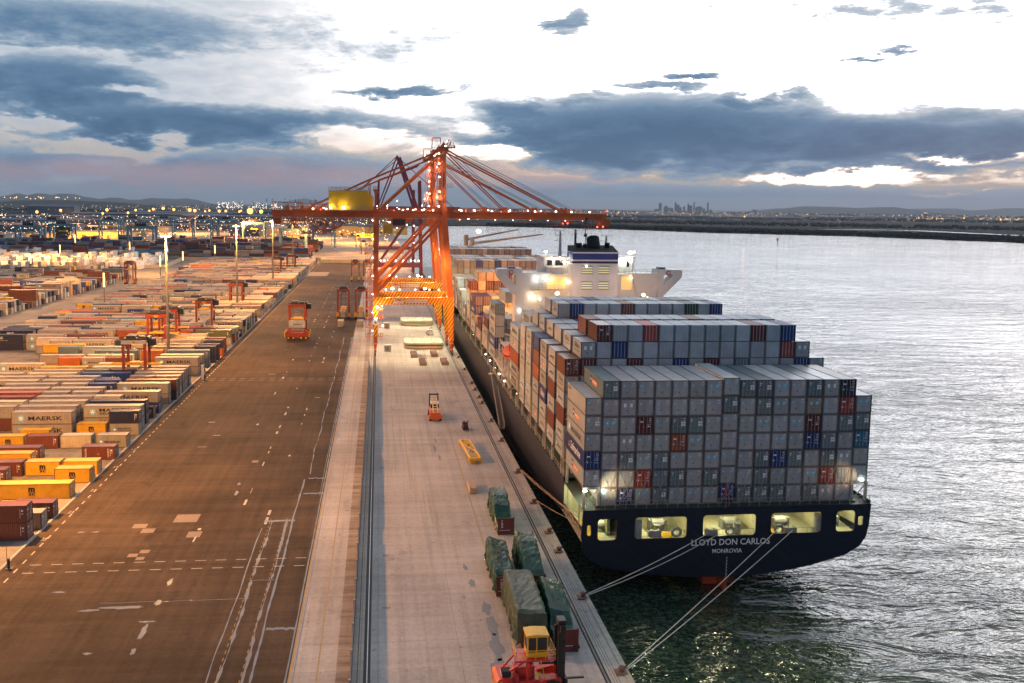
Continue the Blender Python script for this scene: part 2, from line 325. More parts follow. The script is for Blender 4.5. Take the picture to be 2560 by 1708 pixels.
# painted lines
wp = mat('road_marking_white', (.42, .39, .36), .6, .3, 3); yp = mat('road_marking_yellow', (.36, .22, .04), .6, .3, 3)
q = MB()
def mark(x0, x1, y0, y1, mi=0, z=.012): q.quad([(x0, y0, z), (x1, y0, z), (x1, y1, z), (x0, y1, z)], mi)
y = 88
while y < 745:
    mark(-48.1, -47.9, y, y+1.35); y += 3.05
for yy in (118.2, 120.9, 248.6, 251.3, 378.5, 381.2, 509, 511.7):
    x = -46.8
    while x < -3.4:
        mark(x, x+1.45, yy, yy+.16); x += 2.72
random.seed(3)
for X, dens in ((-26.8, .5), (-21.7, .5), (-17.2, .35)):       # worn remnants of lane lines
    y = 128
    while y < 600:
        if random.random() < dens*.55:
            L = random.uniform(.8, 3.2); wv = random.uniform(.1, .22); mark(X-wv+random.uniform(-.2, .2), X+wv, y, y+L)
        y += random.uniform(2.5, 6)
for i in range(14):
    X = random.uniform(-40, -14); Y = random.uniform(160, 520); mark(X, X+random.uniform(.6, 2.2), Y, Y+random.uniform(.15, .4))
for X, y0, y1, ww in ((-6.35, -60, 900, .07), (15.35, 150, 600, .08), (3.2, 160, 284, .05), (5.6, 150, 284, .05), (8.25, 208, 284, .05), (-1.9, 60, 700, .04), (15.35, 117, 150, .08)):
    mark(X-ww, X+ww, y0, y1, 1)
y = 85
while y < 137:
    mark(-16.7, -16.62, y, y+.8, 1); mark(-14.26, -14.18, y, y+.8, 1); y += 1.6
mark(-9.28, -9.1, -60, 700, 1); mark(-9, 24, 225.0, 225.25, 0)
tag(q.obj('road_marking', [wp, yp], fix=False), kind='structure')
q = MB()
for s_, X, Y in (('21', -48.9, 152.5), ('25', -48.9, 130.0), ('19', -48.9, 166), ('23', -48.9, 141.5), ('17', -48.9, 178)): text_mb(q, s_, X+.1, X+.9, Y, Y+1.1, .014, ax='z', bold=0)
tag(q.obj('bay_number_marking', wp, fix=False), kind='structure')
# repaired squares of fresh concrete let into the asphalt, and bitumen seams
q = MB()
for x0, x1, y0, y1 in ((-31.5, -27.9, 136.3, 139.8), (-37.1, -35, 134.2, 136), (-35.3, -33.4, 132.1, 133.9), (-28.2, -26.2, 129.8, 132.2), (-33.4, -32.1, 124.2, 125.4), (-34.7, -33.4, 122.9, 124.1), (-33.3, -32.2, 121.8, 122.8), (-49.5, -35.4, 615, 651), (-24, -22.8, 168, 169.5), (-38, -36.5, 200, 201)):
    q.quad([(x0, y0, .009), (x1, y0, .009), (x1, y1, .009), (x0, y1, .009)])
tag(q.obj('concrete_patch', mat('patch_concrete', (.23, .17, .135), .8, .25, 3), fix=False), kind='structure')
seam = mat('bitumen_seam', (.12, .145, .19), .3, .25, 4)  # pale blue-grey base colour also carries the sky's sheen on the sealant
q = MB(); random.seed(5)
def ribbon(pts, w, z=.011, mi=0):
    for (x0, y0, w0), (x1, y1, w1) in zip(pts, pts[1:]):
        q.quad([(x0-w0, y0, z), (x0+w0, y0, z), (x1+w1, y1, z), (x1-w1, y1, z)], mi)
def wob(X, y0, y1, w, j=.12, st=1.5, jw=.4):
    pts = []; y = y0
    ph = random.uniform(0, 6)
    while y <= y1:
        pts.append((X+j*.6*(math.sin(y*.21+ph)+.5*math.sin(y*.57+ph*2)), y, w*random.uniform(1-jw, 1+jw))); y += st
    return pts
ribbon(wob(-17.6, 70, 133, .07), 0); ribbon(wob(-13.2, 70, 157, .12), 0); ribbon(wob(-8.8, 70, 330, .06, .02), 0); ribbon(wob(-9.55, 70, 330, .09, .03), 0)
ribbon(wob(-16.4, 70, 136, .14, .15, 1.1, .95), 0); ribbon(wob(-14.0, 70, 136, .13, .15, 1.1, .95), 0); ribbon(wob(-9.9, 148, 330, .05, .03), 0)
ribbon(wob(-12.6, 160, 330, .06, .25, 2, .95), 0)
for x0, x1, yy, ww in ((-17.6, -12.9, 136, .35), (-16.5, -13.5, 113.8, .06), (-12.7, -9.3, 149, .3), (-12.9, -9.5, 100, .3), (-12.5, -9.4, 157.5, .25), (-34, -16, 108.4, .05)):
    n_ = 9; p = [(x0+(x1-x0)*i/n_, yy+random.uniform(-.15, .15)) for i in range(n_+1)]
    for (a, b_), (c, d_) in zip(p, p[1:]): q.quad([(a, b_-ww*random.uniform(.5, 1.2), .013), (c, d_-ww*random.uniform(.5, 1.2), .013), (c, d_+ww, .013), (a, b_+ww, .013)])
for X, Y, rx, ry in ((-26.8, 100.4, .35, 2.2), (-26.7, 96, .3, .9), (-31.5, 95.8, .6, .3), (-27, 103, 1, .25), (-26.9, 108, .5, .8), (-26.9, 114, .3, 1.5), (-40, 112, .9, .3), (-42, 133, .7, .3), (-44, 133, .6, .3), (-34.5, 106.5, 1.6, .3), (-30.5, 107, 3, .5), (-24, 150, .3, 1.4), (-24.3, 155, .3, .8), (11.8, 116, .3, 1.2), (12.2, 111, .5, 1.4), (13.2, 103.5, .6, 2.0), (13.4, 99, .7, 2.6), (13.2, 94, .9, 3.0), (12.9, 89, 1.0, 3.2), (11.9, 182, .25, 2.4), (11.4, 176, .3, 3.0), (11.9, 169.5, .25, 2.6), (1.0, 121, .5, .35), (1.0, 104.5, .5, .35), (-5, 140, .4, .3)):
    pts = []
    for i in range(14):
        t = 2*PI*i/14; k = random.uniform(.6, 1.15); pts.append((X+rx*k*math.cos(t), Y+ry*k*math.sin(t), .015))
    q.quad(pts, 1 if X > -8 else 0)
tag(q.obj('damp_patch', [seam, mat('damp_concrete', (.15, .145, .15), .5, .2, 3)], fix=False), kind='structure')
# crane rails let into the quay
q = MB()
for x0, x1, mi in ((-1.55, -1.2, 0), (-1.1, -.8, 0), (-2.2, -2.12, 0), (23.55, 23.75, 0), (23.95, 24.15, 0), (24.45, 24.5, 0), (24.75, 24.8, 0), (25.05, 25.1, 0)):
    q.quad([(x0, -60, .016), (x1, -60, .016), (x1, 1000, .016), (x0, 1000, .016)], mi)
for X in (-1.15, 23.85): q.box(X-.05, X+.05, -60, 1000, 0, .07, 1)
tag(q.obj('crane_rail', [mat('rail_slot', (.012, .012, .014), .7, 0), mat('rail_steel', (.3, .3, .32), .3, .1, 1, 1.)], fix=False), kind='structure')
# cable screen behind the landside rail: it throws the long straight shade on the quay
o = MB(); y = 60
while y < 270:
    o.box(-2.82, -2.72, y, y+5.9, 0, 2.25 if int(y) % 7 else 2.05); o.box(-2.92, -2.68, y-.1, y+.1, 0, 2.4, 1); y += 6
tag(o.obj('cable_screen', [mat('screen_panel', (.12, .12, .12), .7, .2, 2), GREYST]), 'low grey panel screen running along the landside crane rail', 'barrier')
# water
wm = bpy.data.materials.new('river_water'); wm.use_nodes = True; t = wm.node_tree; n = t.nodes; l = t.links; b = n['Principled BSDF']
b.inputs['Base Color'].default_value = (.012, .022, .018, 1); b.inputs['Roughness'].default_value = .05; b.inputs['IOR'].default_value = 1.33; b.inputs['Specular IOR Level'].default_value = .7
tcn = n.new('ShaderNodeTexCoord')
hs = []
for sc_, mp_, det, wt in ((.17, (.45, 1, 1), 4, 1.5), (.045, (.5, 1, 1), 4, 2.4), (.7, (.6, 1, 1), 3, .26)):
    mp = n.new('ShaderNodeMapping'); mp.inputs['Scale'].default_value = mp_; mp.inputs['Rotation'].default_value = (0, 0, .25); l.new(tcn.outputs['Object'], mp.inputs[0])
    q_ = n.new('ShaderNodeTexNoise'); q_.inputs['Scale'].default_value = sc_; q_.inputs['Detail'].default_value = det; q_.inputs['Roughness'].default_value = .6; q_.inputs['Distortion'].default_value = .6; l.new(mp.outputs[0], q_.inputs['Vector'])
    mu = n.new('ShaderNodeMath'); mu.operation = 'MULTIPLY'; l.new(q_.outputs[0], mu.inputs[0]); mu.inputs[1].default_value = wt; hs.append(mu.outputs[0])
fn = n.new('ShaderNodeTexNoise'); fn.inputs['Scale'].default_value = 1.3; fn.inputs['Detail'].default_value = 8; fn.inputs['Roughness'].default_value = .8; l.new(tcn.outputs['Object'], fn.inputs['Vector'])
fr = n.new('ShaderNodeValToRGB'); fr.color_ramp.elements[0].position = .45; fr.color_ramp.elements[0].color = (.010, .022, .017, 1); fr.color_ramp.elements[1].position = .66; fr.color_ramp.elements[1].color = (.10, .15, .08, 1); l.new(fn.outputs[0], fr.inputs[0]); l.new(fr.outputs[0], b.inputs['Base Color'])  # pale specks in the base colour stand in for lamp glints on the ripples
a1 = n.new('ShaderNodeMath'); l.new(hs[0], a1.inputs[0]); l.new(hs[1], a1.inputs[1]); a2 = n.new('ShaderNodeMath'); l.new(a1.outputs[0], a2.inputs[0]); l.new(hs[2], a2.inputs[1])
gu = n.new('ShaderNodeTexNoise'); gu.inputs['Scale'].default_value = .009; gu.inputs['Detail'].default_value = 4; l.new(tcn.outputs['Object'], gu.inputs['Vector'])
gr = n.new('ShaderNodeMapRange'); l.new(gu.outputs[0], gr.inputs[0]); gr.inputs[1].default_value = .35; gr.inputs[2].default_value = .65; gr.inputs[3].default_value = .55; gr.inputs[4].default_value = 1
bp = n.new('ShaderNodeBump'); l.new(gr.outputs[0], bp.inputs['Strength']); bp.inputs['Distance'].default_value = .95; l.new(a2.outputs[0], bp.inputs['Height']); l.new(bp.outputs[0], b.inputs['Normal'])
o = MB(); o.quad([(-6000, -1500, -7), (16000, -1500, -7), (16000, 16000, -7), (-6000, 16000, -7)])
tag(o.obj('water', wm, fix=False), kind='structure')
# far land
land_m = mat('far_land', (.014, .018, .016), .95, .45, .004)
scrub = mat('scrub', (.012, .018, .012), .95, .5, .02)
for m_ in (land_m, scrub): m_.node_tree.nodes['Principled BSDF'].inputs['Specular IOR Level'].default_value = .03
o = MB(); shore = [(-40, 2420), (300, 2520), (520, 2400), (622, 2311), (787, 2070), (925, 1979), (1054, 1895), (1152, 1719), (1220, 1576), (1400, 1300), (2200, 900)]
poly = [(x, y_, -4.5) for x, y_ in shore]+[(60000, 900, -4.5), (60000, 40000, -4.5), (-40000, 40000, -4.5), (-40000, 2420, -4.5)]
o.quad(poly); o.quad([(-40000, 2331, -1.2), (-40, 2331, -1.2), (-40, 40000, -1.2), (-40000, 40000, -1.2)])
o.quad([(-40000, -1500, -1.1), (-2601, -1500, -1.1), (-2601, 2331, -1.1), (-40000, 2331, -1.1)])
tag(o.obj('far_land', land_m, fix=False), kind='structure')
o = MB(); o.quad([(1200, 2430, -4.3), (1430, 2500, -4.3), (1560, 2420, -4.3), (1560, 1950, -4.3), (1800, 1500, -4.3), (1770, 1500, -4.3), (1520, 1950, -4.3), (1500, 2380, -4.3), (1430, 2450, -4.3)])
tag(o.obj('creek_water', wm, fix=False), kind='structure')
random.seed(11)
def belt(pts, depth, hmin, hmax, step, name, m, z0=-5, layers=3):
    """a belt of low wood: rows of ragged crowns behind one another"""
    o = MB()
    for ly in range(layers):
        for (x0, y0), (x1, y1) in zip(pts, pts[1:]):
            L = math.hypot(x1-x0, y1-y0); nx, ny = -(y1-y0)/L, (x1-x0)/L
            if ny < 0: nx, ny = -nx, -ny
            k = max(1, int(L/step))
            for i in range(k):
                t_ = (i+random.random())/k; d = depth*(ly+random.random())/layers; x = x0+(x1-x0)*t_+nx*d; y_ = y0+(y1-y0)*t_+ny*d
                h = random.uniform(hmin, hmax); r = h*random.uniform(.7, 1.3); o.ball((x, y_, z0+h*.45), r, seg=6, sz=h*.55/r)
                kk = len(o.v)-24-4
    for i in range(len(o.v)):
        v = o.v[i]; o.v[i] = (v[0]+random.uniform(-1.5, 1.5), v[1]+random.uniform(-1.5, 1.5), v[2]+random.uniform(-.7, .7))
    return tag(o.obj(name, m, fix=False), name.replace('_', ' ')+' along the far bank of the river', 'trees', kind='stuff')
belt([(300, 2525), (622, 2318), (787, 2078), (925, 1987), (1054, 1903), (1152, 1727), (1224, 1584), (1400, 1310)], 200, 5, 9, 5, 'mangrove_belt', scrub, layers=5)
belt([(500, 3300), (1100, 3000), (1700, 2700), (2300, 2300)], 500, 6, 11, 16, 'low_woodland', scrub, layers=4)
belt([(-2500, 4600), (-1000, 4200), (0, 4300), (1500, 4800), (3800, 4400)], 900, 7, 14, 26, 'distant_woodland', scrub, layers=4)
belt([(-6500, 11000), (-3500, 12500), (-1000, 12500), (2500, 11500), (7000, 9000)], 2500, 10, 26, 60, 'remote_woodland', scrub, layers=4)
def ridge(name, prof, D, m, base=-30, deep=2500):
    """a range of hills: slopes x/y and z/y of the ridge line turned into a solid at its own distance"""
    o = MB(); P = []
    for (a, e), (a2, e2) in zip(prof, prof[1:]):
        for i in range(6):
            f = i/6; f2 = (1-math.cos(PI*f))/2; P.append((a+(a2-a)*f, e+(e2-e)*f2+random.uniform(-.00012, .00012)))
    P.append(prof[-1]); R = []
    for a, e in P: R.append([(a*D, D-deep, base), (a*D*.985, D-deep*.5, base+(CAMH+e*D-base)*.5+random.uniform(-8, 8)), (a*D, D, CAMH+e*D), (a*D, D+deep, base)])
    for p, q2 in zip(R, R[1:]):
        for i in range(3): o.quad([p[i], q2[i], q2[i+1], p[i+1]])
    return tag(o.obj(name, m, fix=False, smooth=True), kind='structure')
hillm = mat('hill_forest', (.025, .033, .035), .95, .3, .0015); hillm.node_tree.nodes['Principled BSDF'].inputs['Specular IOR Level'].default_value = .03
ridge('hills', [(-.52,-.001),(-.47,.003),(-.4015,.0035),(-.3926,.005),(-.3836,.0073),(-.3736,.0051),(-.3624,.0076),(-.3534,.0071),(-.3479,.0057),(-.34,.0076),(-.3254,.0072),(-.3164,.0047),(-.2984,.0026),(-.287,.0042),(-.279,.0041),(-.27,.0019),(-.2585,.0022),(-.2447,.0042),(-.2321,.0038),(-.2206,.0035),(-.209,.0043),(-.1998,.0034),(-.1883,.0006),(-.18,-.004)], 17000, hillm)
ridge('hills', [(-.125,-.004),(-.1081,.0008),(-.0917,.0044),(-.0801,.0063),(-.0714,.0042),(-.0559,.001),(-.045,-.004)], 24000, hillm)
ridge('hills', [(.43,-.004),(.4508,-.001),(.4616,.0018),(.5011,.0049),(.5299,.0046),(.5611,.0039),(.5902,.005),(.6037,.0055),(.6266,.0012),(.64,-.004)], 16000, hillm)
ridge('hills', [(.60,-.003),(.6332,.0038),(.6582,.0043),(.681,.0046),(.7018,.0025),(.7247,.0039),(.7477,.0059),(.7709,.0062),(.82,.004),(.9,-.003)], 20000, hillm)
ridge('wooded_ridge', [(-.55,-.002),(-.45,-.0015),(-.4017,-.0017),(-.3794,-.0002),(-.3682,.0003),(-.3346,.0007),(-.3007,-.0003),(-.2723,-.0011),(-.25,-.0035),(-.2,-.006)], 7500, hillm, deep=1200)

hzm = bpy.data.materials.new('haze_air'); hzm.use_nodes = True; t = hzm.node_tree; t.nodes.clear()
pv = t.nodes.new('ShaderNodeVolumePrincipled'); pv.inputs['Color'].default_value = (.80, .86, .95, 1); pv.inputs['Density'].default_value = 3.2e-5; pv.inputs['Anisotropy'].default_value = .2
ou = t.nodes.new('ShaderNodeOutputMaterial'); t.links.new(pv.outputs[0], ou.inputs['Volume'])
hb = MB(); hb.box(-15000, 26000, -2000, 30000, -45, 420); tag(hb.obj('haze', hzm), 'thin evening haze over the plain', 'haze', kind='stuff')
# ------------------------------------------------------------------ shipping containers
PAINT = mat('container_paint', (.4, .4, .4), .38, .13, .5, objcol=True, dirt=.75)
PAINTF = mat('container_frame_paint', (.4, .4, .4), .55, .3, 1.5, objcol=True, dirt=.9)
GALV = mat('lock_rod_metal', (.42, .43, .44), .4, .2, 3)
PAINTS = mat('container_paint_far', (.4, .4, .4), .6, .22, .35, attr='paint')
W_ = 2.44
def cont_meshes(L, H=2.59):
    b = MB(); hl = L/2-.09; n = int(round((L-.3)/.28)); p = (2*hl)/n
    for sgn in (-1, 1):      # corrugated side walls
        yo = sgn*(W_/2-.015); yi = sgn*(W_/2-.055); prev = None
        for i in range(n):
            x = -hl+i*p
            for a, yy in ((0, yo), (.34*p, yo), (.5*p, yi), (.84*p, yi)):
                c = (x+a, yy)
                if prev: b.quad([(prev[0], prev[1], .12), (c[0], c[1], .12), (c[0], c[1], H-.08), (prev[0], prev[1], H-.08)])
                prev = c
        b.quad([(prev[0], prev[1], .12), (hl, yo, .12), (hl, yo, H-.08), (prev[0], prev[1], H-.08)])
    m = int(L/.9)            # pressed roof
    for i in range(m):
        x = -hl+2*hl*i/m; x1 = -hl+2*hl*(i+1)/m; g = .045
        b.quad([(x, -1.16, H-.03), (x1-g, -1.16, H-.03), (x1-g, 1.16, H-.03), (x, 1.16, H-.03)]); b.quad([(x1-g, -1.16, H-.03), (x1, -1.16, H-.055), (x1, 1.16, H-.055), (x1-g, 1.16, H-.03)])
    b.quad([(-hl, -1.1, .15), (-hl, 1.1, .15), (-hl, 1.1, H-.1), (-hl, -1.1, H-.1)])
    b.quad([(-hl, -1.1, .1), (hl, -1.1, .1), (hl, 1.1, .1), (-hl, 1.1, .1)])
    f = MB(); h2 = L/2; w2 = W_/2
    for sx in (-1, 1):
        for sy in (-1, 1): f.box(sx*h2, sx*(h2-.17), sy*w2, sy*(w2-.15), 0, H)
        f.box(sx*h2, sx*(h2-.1), -w2+.15, w2-.15, H-.13, H-.004); f.box(sx*h2, sx*(h2-.1), -w2+.15, w2-.15, .004, .16)
    for sy in (-1, 1):
        f.box(-h2+.17, h2-.17, sy*w2, sy*(w2-.07), H-.09, H-.006); f.box(-h2+.17, h2-.17, sy*w2, sy*(w2-.07), .006, .15)
    return b.mesh('body', PAINT), f.mesh('corner_frame', PAINTF)
def door_mesh(L, ribbed):
    d = MB(); x = L/2-.06; H = 2.59
    for sy in (-1, 1):
        y0 = sy*.015; y1 = sy*1.06; d.box(x-.03, x, y0, y1, .18, H-.15)
        if ribbed:
            for z in (.3, .62, .94, 1.26, 1.58, 1.9, 2.2): d.box(x, x+.025, y0+sy*.05, y1-sy*.04, z, z+.16)
        for yy in (.26, .82): d.box(x+.012, x+.062, sy*yy-.02, sy*yy+.02, .12, H-.08, 1); d.box(x+.02, x+.075, sy*yy-.03, sy*yy+.22*(1 if yy < .5 else -1), 1.02, 1.07, 1)
    return d.mesh('door', [PAINT, GALV])
LBL = mat('label_light_blue', (.16, .60, .82), .5, .05); LBW = mat('label_white', (.92, .94, .95), .5, .05); LBD = mat('label_dark', (.05, .05, .06), .5, .05); LBO = mat('label_orange', (.75, .22, .03), .5, .05)
LBN = mat('label_navy', (.03, .05, .25), .5, .05); LBR = mat('label_red', (.6, .05, .03), .5, .05); STARB = mat('label_star_blue', (.22, .42, .55), .5, .05); STARW = mat('label_star_white', (.85, .86, .84), .5, .05); LBK = mat('label_black', (.012, .012, .03), .5, .05)
LMS = [LBL, LBW, LBD, LBO, LBN, LBR, STARB, STARW, LBK]
def star(mb, cx, cz, r, y, mi, ax='y'):
    pts = []
    for i in range(14):
        t = PI/2+PI*i/7; q = r if i % 2 == 0 else r*.42; a, b = cx+q*math.cos(t), cz+q*math.sin(t); pts.append((a, y, b) if ax == 'y' else (y, a, b))
    c = (cx, y, cz) if ax == 'y' else (y, cx, cz)
    for i in range(14): mb.quad([c, pts[i], pts[(i+1) % 14]], mi)
def marks_mesh(L, kind):
    """stickers and lettering on the door end"""
    m = MB(); x = L/2-.005; x2 = x+.004
    def R(y0, y1, z0, z1, mi): m.quad([(x, y0, z0), (x, y1, z0), (x, y1, z1), (x, y0, z1)], mi)
    R(.55, .85, 2.2, 2.3, 1); R(.5, .95, 1.95, 2.0, 1); R(.5, .8, 1.75, 1.79, 1); R(-.35, -.15, .78, .95, 2)
    if kind == 'A': R(-.9, -.56, 1.66, 2.0, 0); star(m, -.73, 1.83, .13, x2, 7, 'x')
    if kind == 'B':
        for y in (-.5, .38): R(y-.23, y+.23, 1.42, 1.92, 0); star(m, y, 1.7, .14, x2, 7, 'x')
    if kind == 'C':
        for y in (-.5, .4): R(y-.2, y+.2, 1.35, 1.9, 1)
    if kind == 'D':
        for y in (.42, .76):
            for z in (1.15, 1.5): R(y-.14, y+.14, z, z+.28, 1)
        R(-.9, -.55, 2.0, 2.12, 1); R(-.8, -.68, 1.7, 1.9, 1)
    if kind == 'T': text_mb(m, 'tex', -.8, -.2, 1.7, 2.0, x, 1, 'x', .02); R(.35, .7, 1.1, 1.25, 1); R(.35, .8, 1.45, 1.5, 1)
    if kind == 'E': R(-.8, -.35, 1.75, 1.95, 1); R(.35, .9, 1.5, 1.56, 1); R(.35, .8, 1.3, 1.35, 1); R(.4, .9, .9, .95, 1); R(-.75, -.65, .9, 1.2, 1)
    return m.mesh('door_marking', LMS)
def logo_mb(L, kind):
    """lettering on the long side; the camera-facing side of a container at rest"""
    m = MB(); y = -W_/2-.004; y2 = y-.005; H = 2.59; h = L/2
    def R(x0, x1, z0, z1, mi, yy=None): yy = yy or y; m.quad([(x0, yy, z0), (x1, yy, z0), (x1, yy, z1), (x0, yy, z1)], mi)
    if kind in ('M', 'MS'):
        if L > 8: cx, r = -h+1.95, .82; tx0, tx1 = -h+3.4, h-1.95; z0, z1 = .85, 1.72
        else: cx, r = -h+1.05, .38; tx0, tx1 = -h+1.75, h-1.15; z0, z1 = 1.0, 1.42
        R(cx-r*.92, cx+r*.92, 1.3-r, 1.3+r, 6); star(m, cx, 1.3, r*.88, y2, 7)
        if kind == 'M': text_mb(m, 'MAERSK', tx0, tx1, z0, z1, y, 8, 'y', .018)
        else:
            hh = z1-z0; text_mb(m, 'MAERSK', tx0, tx1-.4, 1.35, 1.35+hh*.8, y, 8, 'y', .015); text_mb(m, 'SEALAND', tx0, tx1-.2, 1.2-hh*.62, 1.2, y, 8, 'y', .012)
    if kind == 'MSC': text_mb(m, 'm', -.52, .52, 1.28, 2.0, y, 8, 'y', .06); R(-.68, .68, 1.16, 1.23, 8); text_mb(m, 'sc', -.5, .5, .65, 1.08, y, 8, 'y', .03)
    if kind == 'PN':
        s = 1 if L > 8 else .62
        R(-2.0*s, -.75*s, 1.0, 2.0, 4); text_mb(m, 'P&O', -1.85*s, -.9*s, 1.3, 1.7, y2, 7, 'y', .02); R(-.7*s, 2.3*s, .85, 1.65, 3); text_mb(m, 'Nedlloyd', -.6*s, 2.2*s, 1.05, 1.5, y2, 7, 'y', .02)
    if kind == 'SAF':
        s = 1 if L > 8 else .5
        star(m, -4.0*s, 1.35, .55, y, 5); R(-4.5*s, -3.5*s, .85, .95, 7); text_mb(m, 'Safmarine', -2.9*s, 3.6*s, .75, 2.0, y, 7, 'y', .01)
    if kind == 'CAP': text_mb(m, 'CAPITAL', -2.2, .2, 1.55, 1.9, y, 7, 'y', .01); R(h-1.2, h-1.1, .8, 1.9, 1)
    if kind == 'MCC': text_mb(m, 'MCC', -2.4, -.2, 1.15, 1.95, y, 7, 'y', .05); text_mb(m, 'Trade and Container Line', -3.6, 1.2, .6, .85, y, 7, 'y', 0)
    if kind == 'TRI': text_mb(m, 'TRITON', -h+.55, -h+.85, .35, 2.3, y, 7, 'y', .0, True); R(h-1.3, h-1.22, .5, 2.2, 1); R(-.2, .1, 1.3, 1.4, 5); R(-.15, .05, 1.05, 1.12, 7)
    if kind == 'OOL': text_mb(m, 'GE', -1.6, -.2, 1.35, 2.1, y, 2, 'y', .02); text_mb(m, 'SeaCo', -.1, 1.9, 1.35, 2.0, y, 2, 'y', .02); text_mb(m, 'CONTAINERS', -1.6, 1.9, .75, 1.05, y, 2, 'y', 0)
    if kind == 'SM': text_mb(m, 'HAMBURG', -h+.6, -h+2.6, 1.8, 2.1, y, 8, 'y', .01)
    if kind == 'HM': text_mb(m, 'HYUNDAI', -2.2, 2.2, 1.0, 1.7, y, 7, 'y', .02)
    if kind == 'E' or kind in ('TRI',): R(h-.9, h-.85, .7, 2.1, 1); R(h-.7, h-.45, 1.7, 1.95, 1); R(h-.7, h-.45, 1.3, 1.4, 1)
    return m
_CM = {}
def logo_mesh(L, kind):
    m = logo_mb(L, kind); return m.mesh('logo', LMS) if m.v else None
def cmesh(key, fn):
    if key not in _CM: _CM[key] = fn()
    return _CM[key]
COLS = dict(dove=(.40, .40, .395), grey=(.40, .43, .455), tan=(.37, .325, .265), brown=(.17, .05, .032), red=(.34, .045, .035), orange=(.55, .13, .02), blue=(.012, .045, .20), navy=(.018, .022, .055), yellow=(.68, .38, .02), cream=(.58, .49, .36), teal=(.02, .16, .30),
            charcoal=(.15, .21, .235), green=(.03, .07, .035), olive=(.13, .15, .08), white=(.74, .73, .70), maroon=(.12, .02, .018), rust=(.36, .09, .035), purple=(.06, .055, .13))
WORD = dict(dove='grey', tan='beige', charcoal='slate', rust='russet', maroon='maroon')
CONT = []     # every container: plain records first, objects after the largest 300 are known
def C_(x, y, z, L, along, col, logo='', door='A', h=2.59, label='', group='', w=1.0):
    """x, y = centre of the footprint; along 'X' (yard, doors to the right) or 'Y' (ship, doors to the stern)"""
    CONT.append(dict(x=x, y=y, z=z, L=L, along=along, col=col, logo=logo, door=door, h=h, label=label, group=group, w=w))
def jit(c, k):
    g_ = 1+random.uniform(-k, k)
    return tuple(max(0, v*g_*(1+random.uniform(-.025, .025))) for v in c)
def build_container(c):
    col = COLS[c['col']]; col = jit(col, .14); L = c['L']
    body, frame = cmesh(('b', L), lambda: cont_meshes(L))
    e = empty('shipping_container', (c['x'], c['y'], c['z']), 0 if c['along'] == 'X' else -PI/2, c['label'], 'shipping container', c['group'])
    e.scale = (1, 1, c['h']/2.59); e.rotation_euler[2] += random.uniform(-.002, .002)
    rib = c['door'] in 'AC' and random.random() < .6
    parts = [('body', body), ('corner_frame', frame), ('door', cmesh(('d', L, rib), lambda: door_mesh(L, rib))), ('door_marking', cmesh(('m', L, c['door']), lambda: marks_mesh(L, c['door'])))]
    if c['logo']:
        lm = cmesh(('l', L, c['logo']), lambda: logo_mesh(L, c['logo']))
        if lm: parts.append(('logo', lm))
    for n_, me in parts:
        o = bpy.data.objects.new(n_, me); COL.objects.link(o); o.parent = e
        k = .36 if n_ == 'corner_frame' else 1
        o.color = (col[0], col[1], col[2], 1) if k == 1 else (col[0]*.33+.035, col[1]*.33+.016, col[2]*.33+.01, 1)  # frames darkened to paint in the shaded gaps, with rust brown added
    return e
ORD = ['zeroth', 'first', 'second', 'third', 'fourth', 'fifth', 'sixth', 'seventh', 'eighth', 'ninth', 'tenth', 'eleventh', 'twelfth', 'thirteenth', 'fourteenth', 'fifteenth', 'sixteenth', 'seventeenth', 'eighteenth', 'nineteenth', 'twentieth']
for t_ in ('twenty', 'thirty', 'forty', 'fifty', 'sixty', 'seventy', 'eighty', 'ninety'):
    for u_ in ORD[1:10]: ORD.append(t_+'-'+u_)
    ORD.append({'twenty': 'thirtieth', 'thirty': 'fortieth', 'forty': 'fiftieth', 'fifty': 'sixtieth', 'sixty': 'seventieth', 'seventy': 'eightieth', 'eighty': 'ninetieth', 'ninety': 'hundredth'}[t_])
# ---- on the ship: 17 across, pitch 2.54 m
SX = 29.40; PT = 2.54
def colx(i): return SX+PT*i+W_/2
def ship(bay, y0, L, base, tops, pitch, rows, fwd=False, minz=-9, nm='', vis=lambda i, k, n: True):
    """tops: {column: tiers}; rows[i][k] = (colour, door, logo) with k counted from the top"""
    for i, n in tops.items():
        b = base.get(i, base['*'])
        for k in range(n):
            z = b+(n-1-k)*pitch
            if z < minz or not vis(i, k, n): continue
            s = rows(i, k)
            side = i == 0
            cw = WORD.get(s[0], s[0])
            if bay == 0: lab = f"{cw} container, {ORD[k+1]} from the top, {ORD[i+1]} from the left on ship's stern stack"
            else: lab = f"{cw} container in {nm}, column {ORD[i+1]} from the quay, {ORD[k+1]} from top"
            C_(colx(i), y0+L/2, z, L, 'Y', s[0], s[2], s[1], pitch-.035, lab, 'containers stacked on the ship', .8 if bay == 0 else .7)
def cell(s):
    """one letter per container"""
    t = {'A': ('grey', 'A'), 'B': ('grey', 'B'), 'C': ('grey', 'C'), 'D': ('charcoal', 'D'), 'N': ('navy', 'E'), 'R': ('red', 'E'), 'W': ('maroon', 'T'), 'O': ('rust', 'E'), 'U': ('blue', 'E'), 'T': ('teal', 'E'), 'K': ('tan', 'B'), 'G': ('green', 'E'), 'P': ('tan', 'A'), 'X': ('charcoal', 'A'), 'M': ('brown', 'E')}
    return t[s]
S0 = ['DAAAAABADDBADCN', 'ACAAAAADADBAKAR', 'BAWADDAAABABWAD', 'ACAAOBAAAABAUDA', 'ADBDAABAADUDADC', 'AARXDADAADAABRA', 'AUBDABBUDDDADCA']
SL = [('dove', 'A', 'SM'), ('grey', 'D', 'PN'), ('grey', 'A', 'M'), ('blue', 'E', 'SAF'), ('grey', 'D', 'PN')]
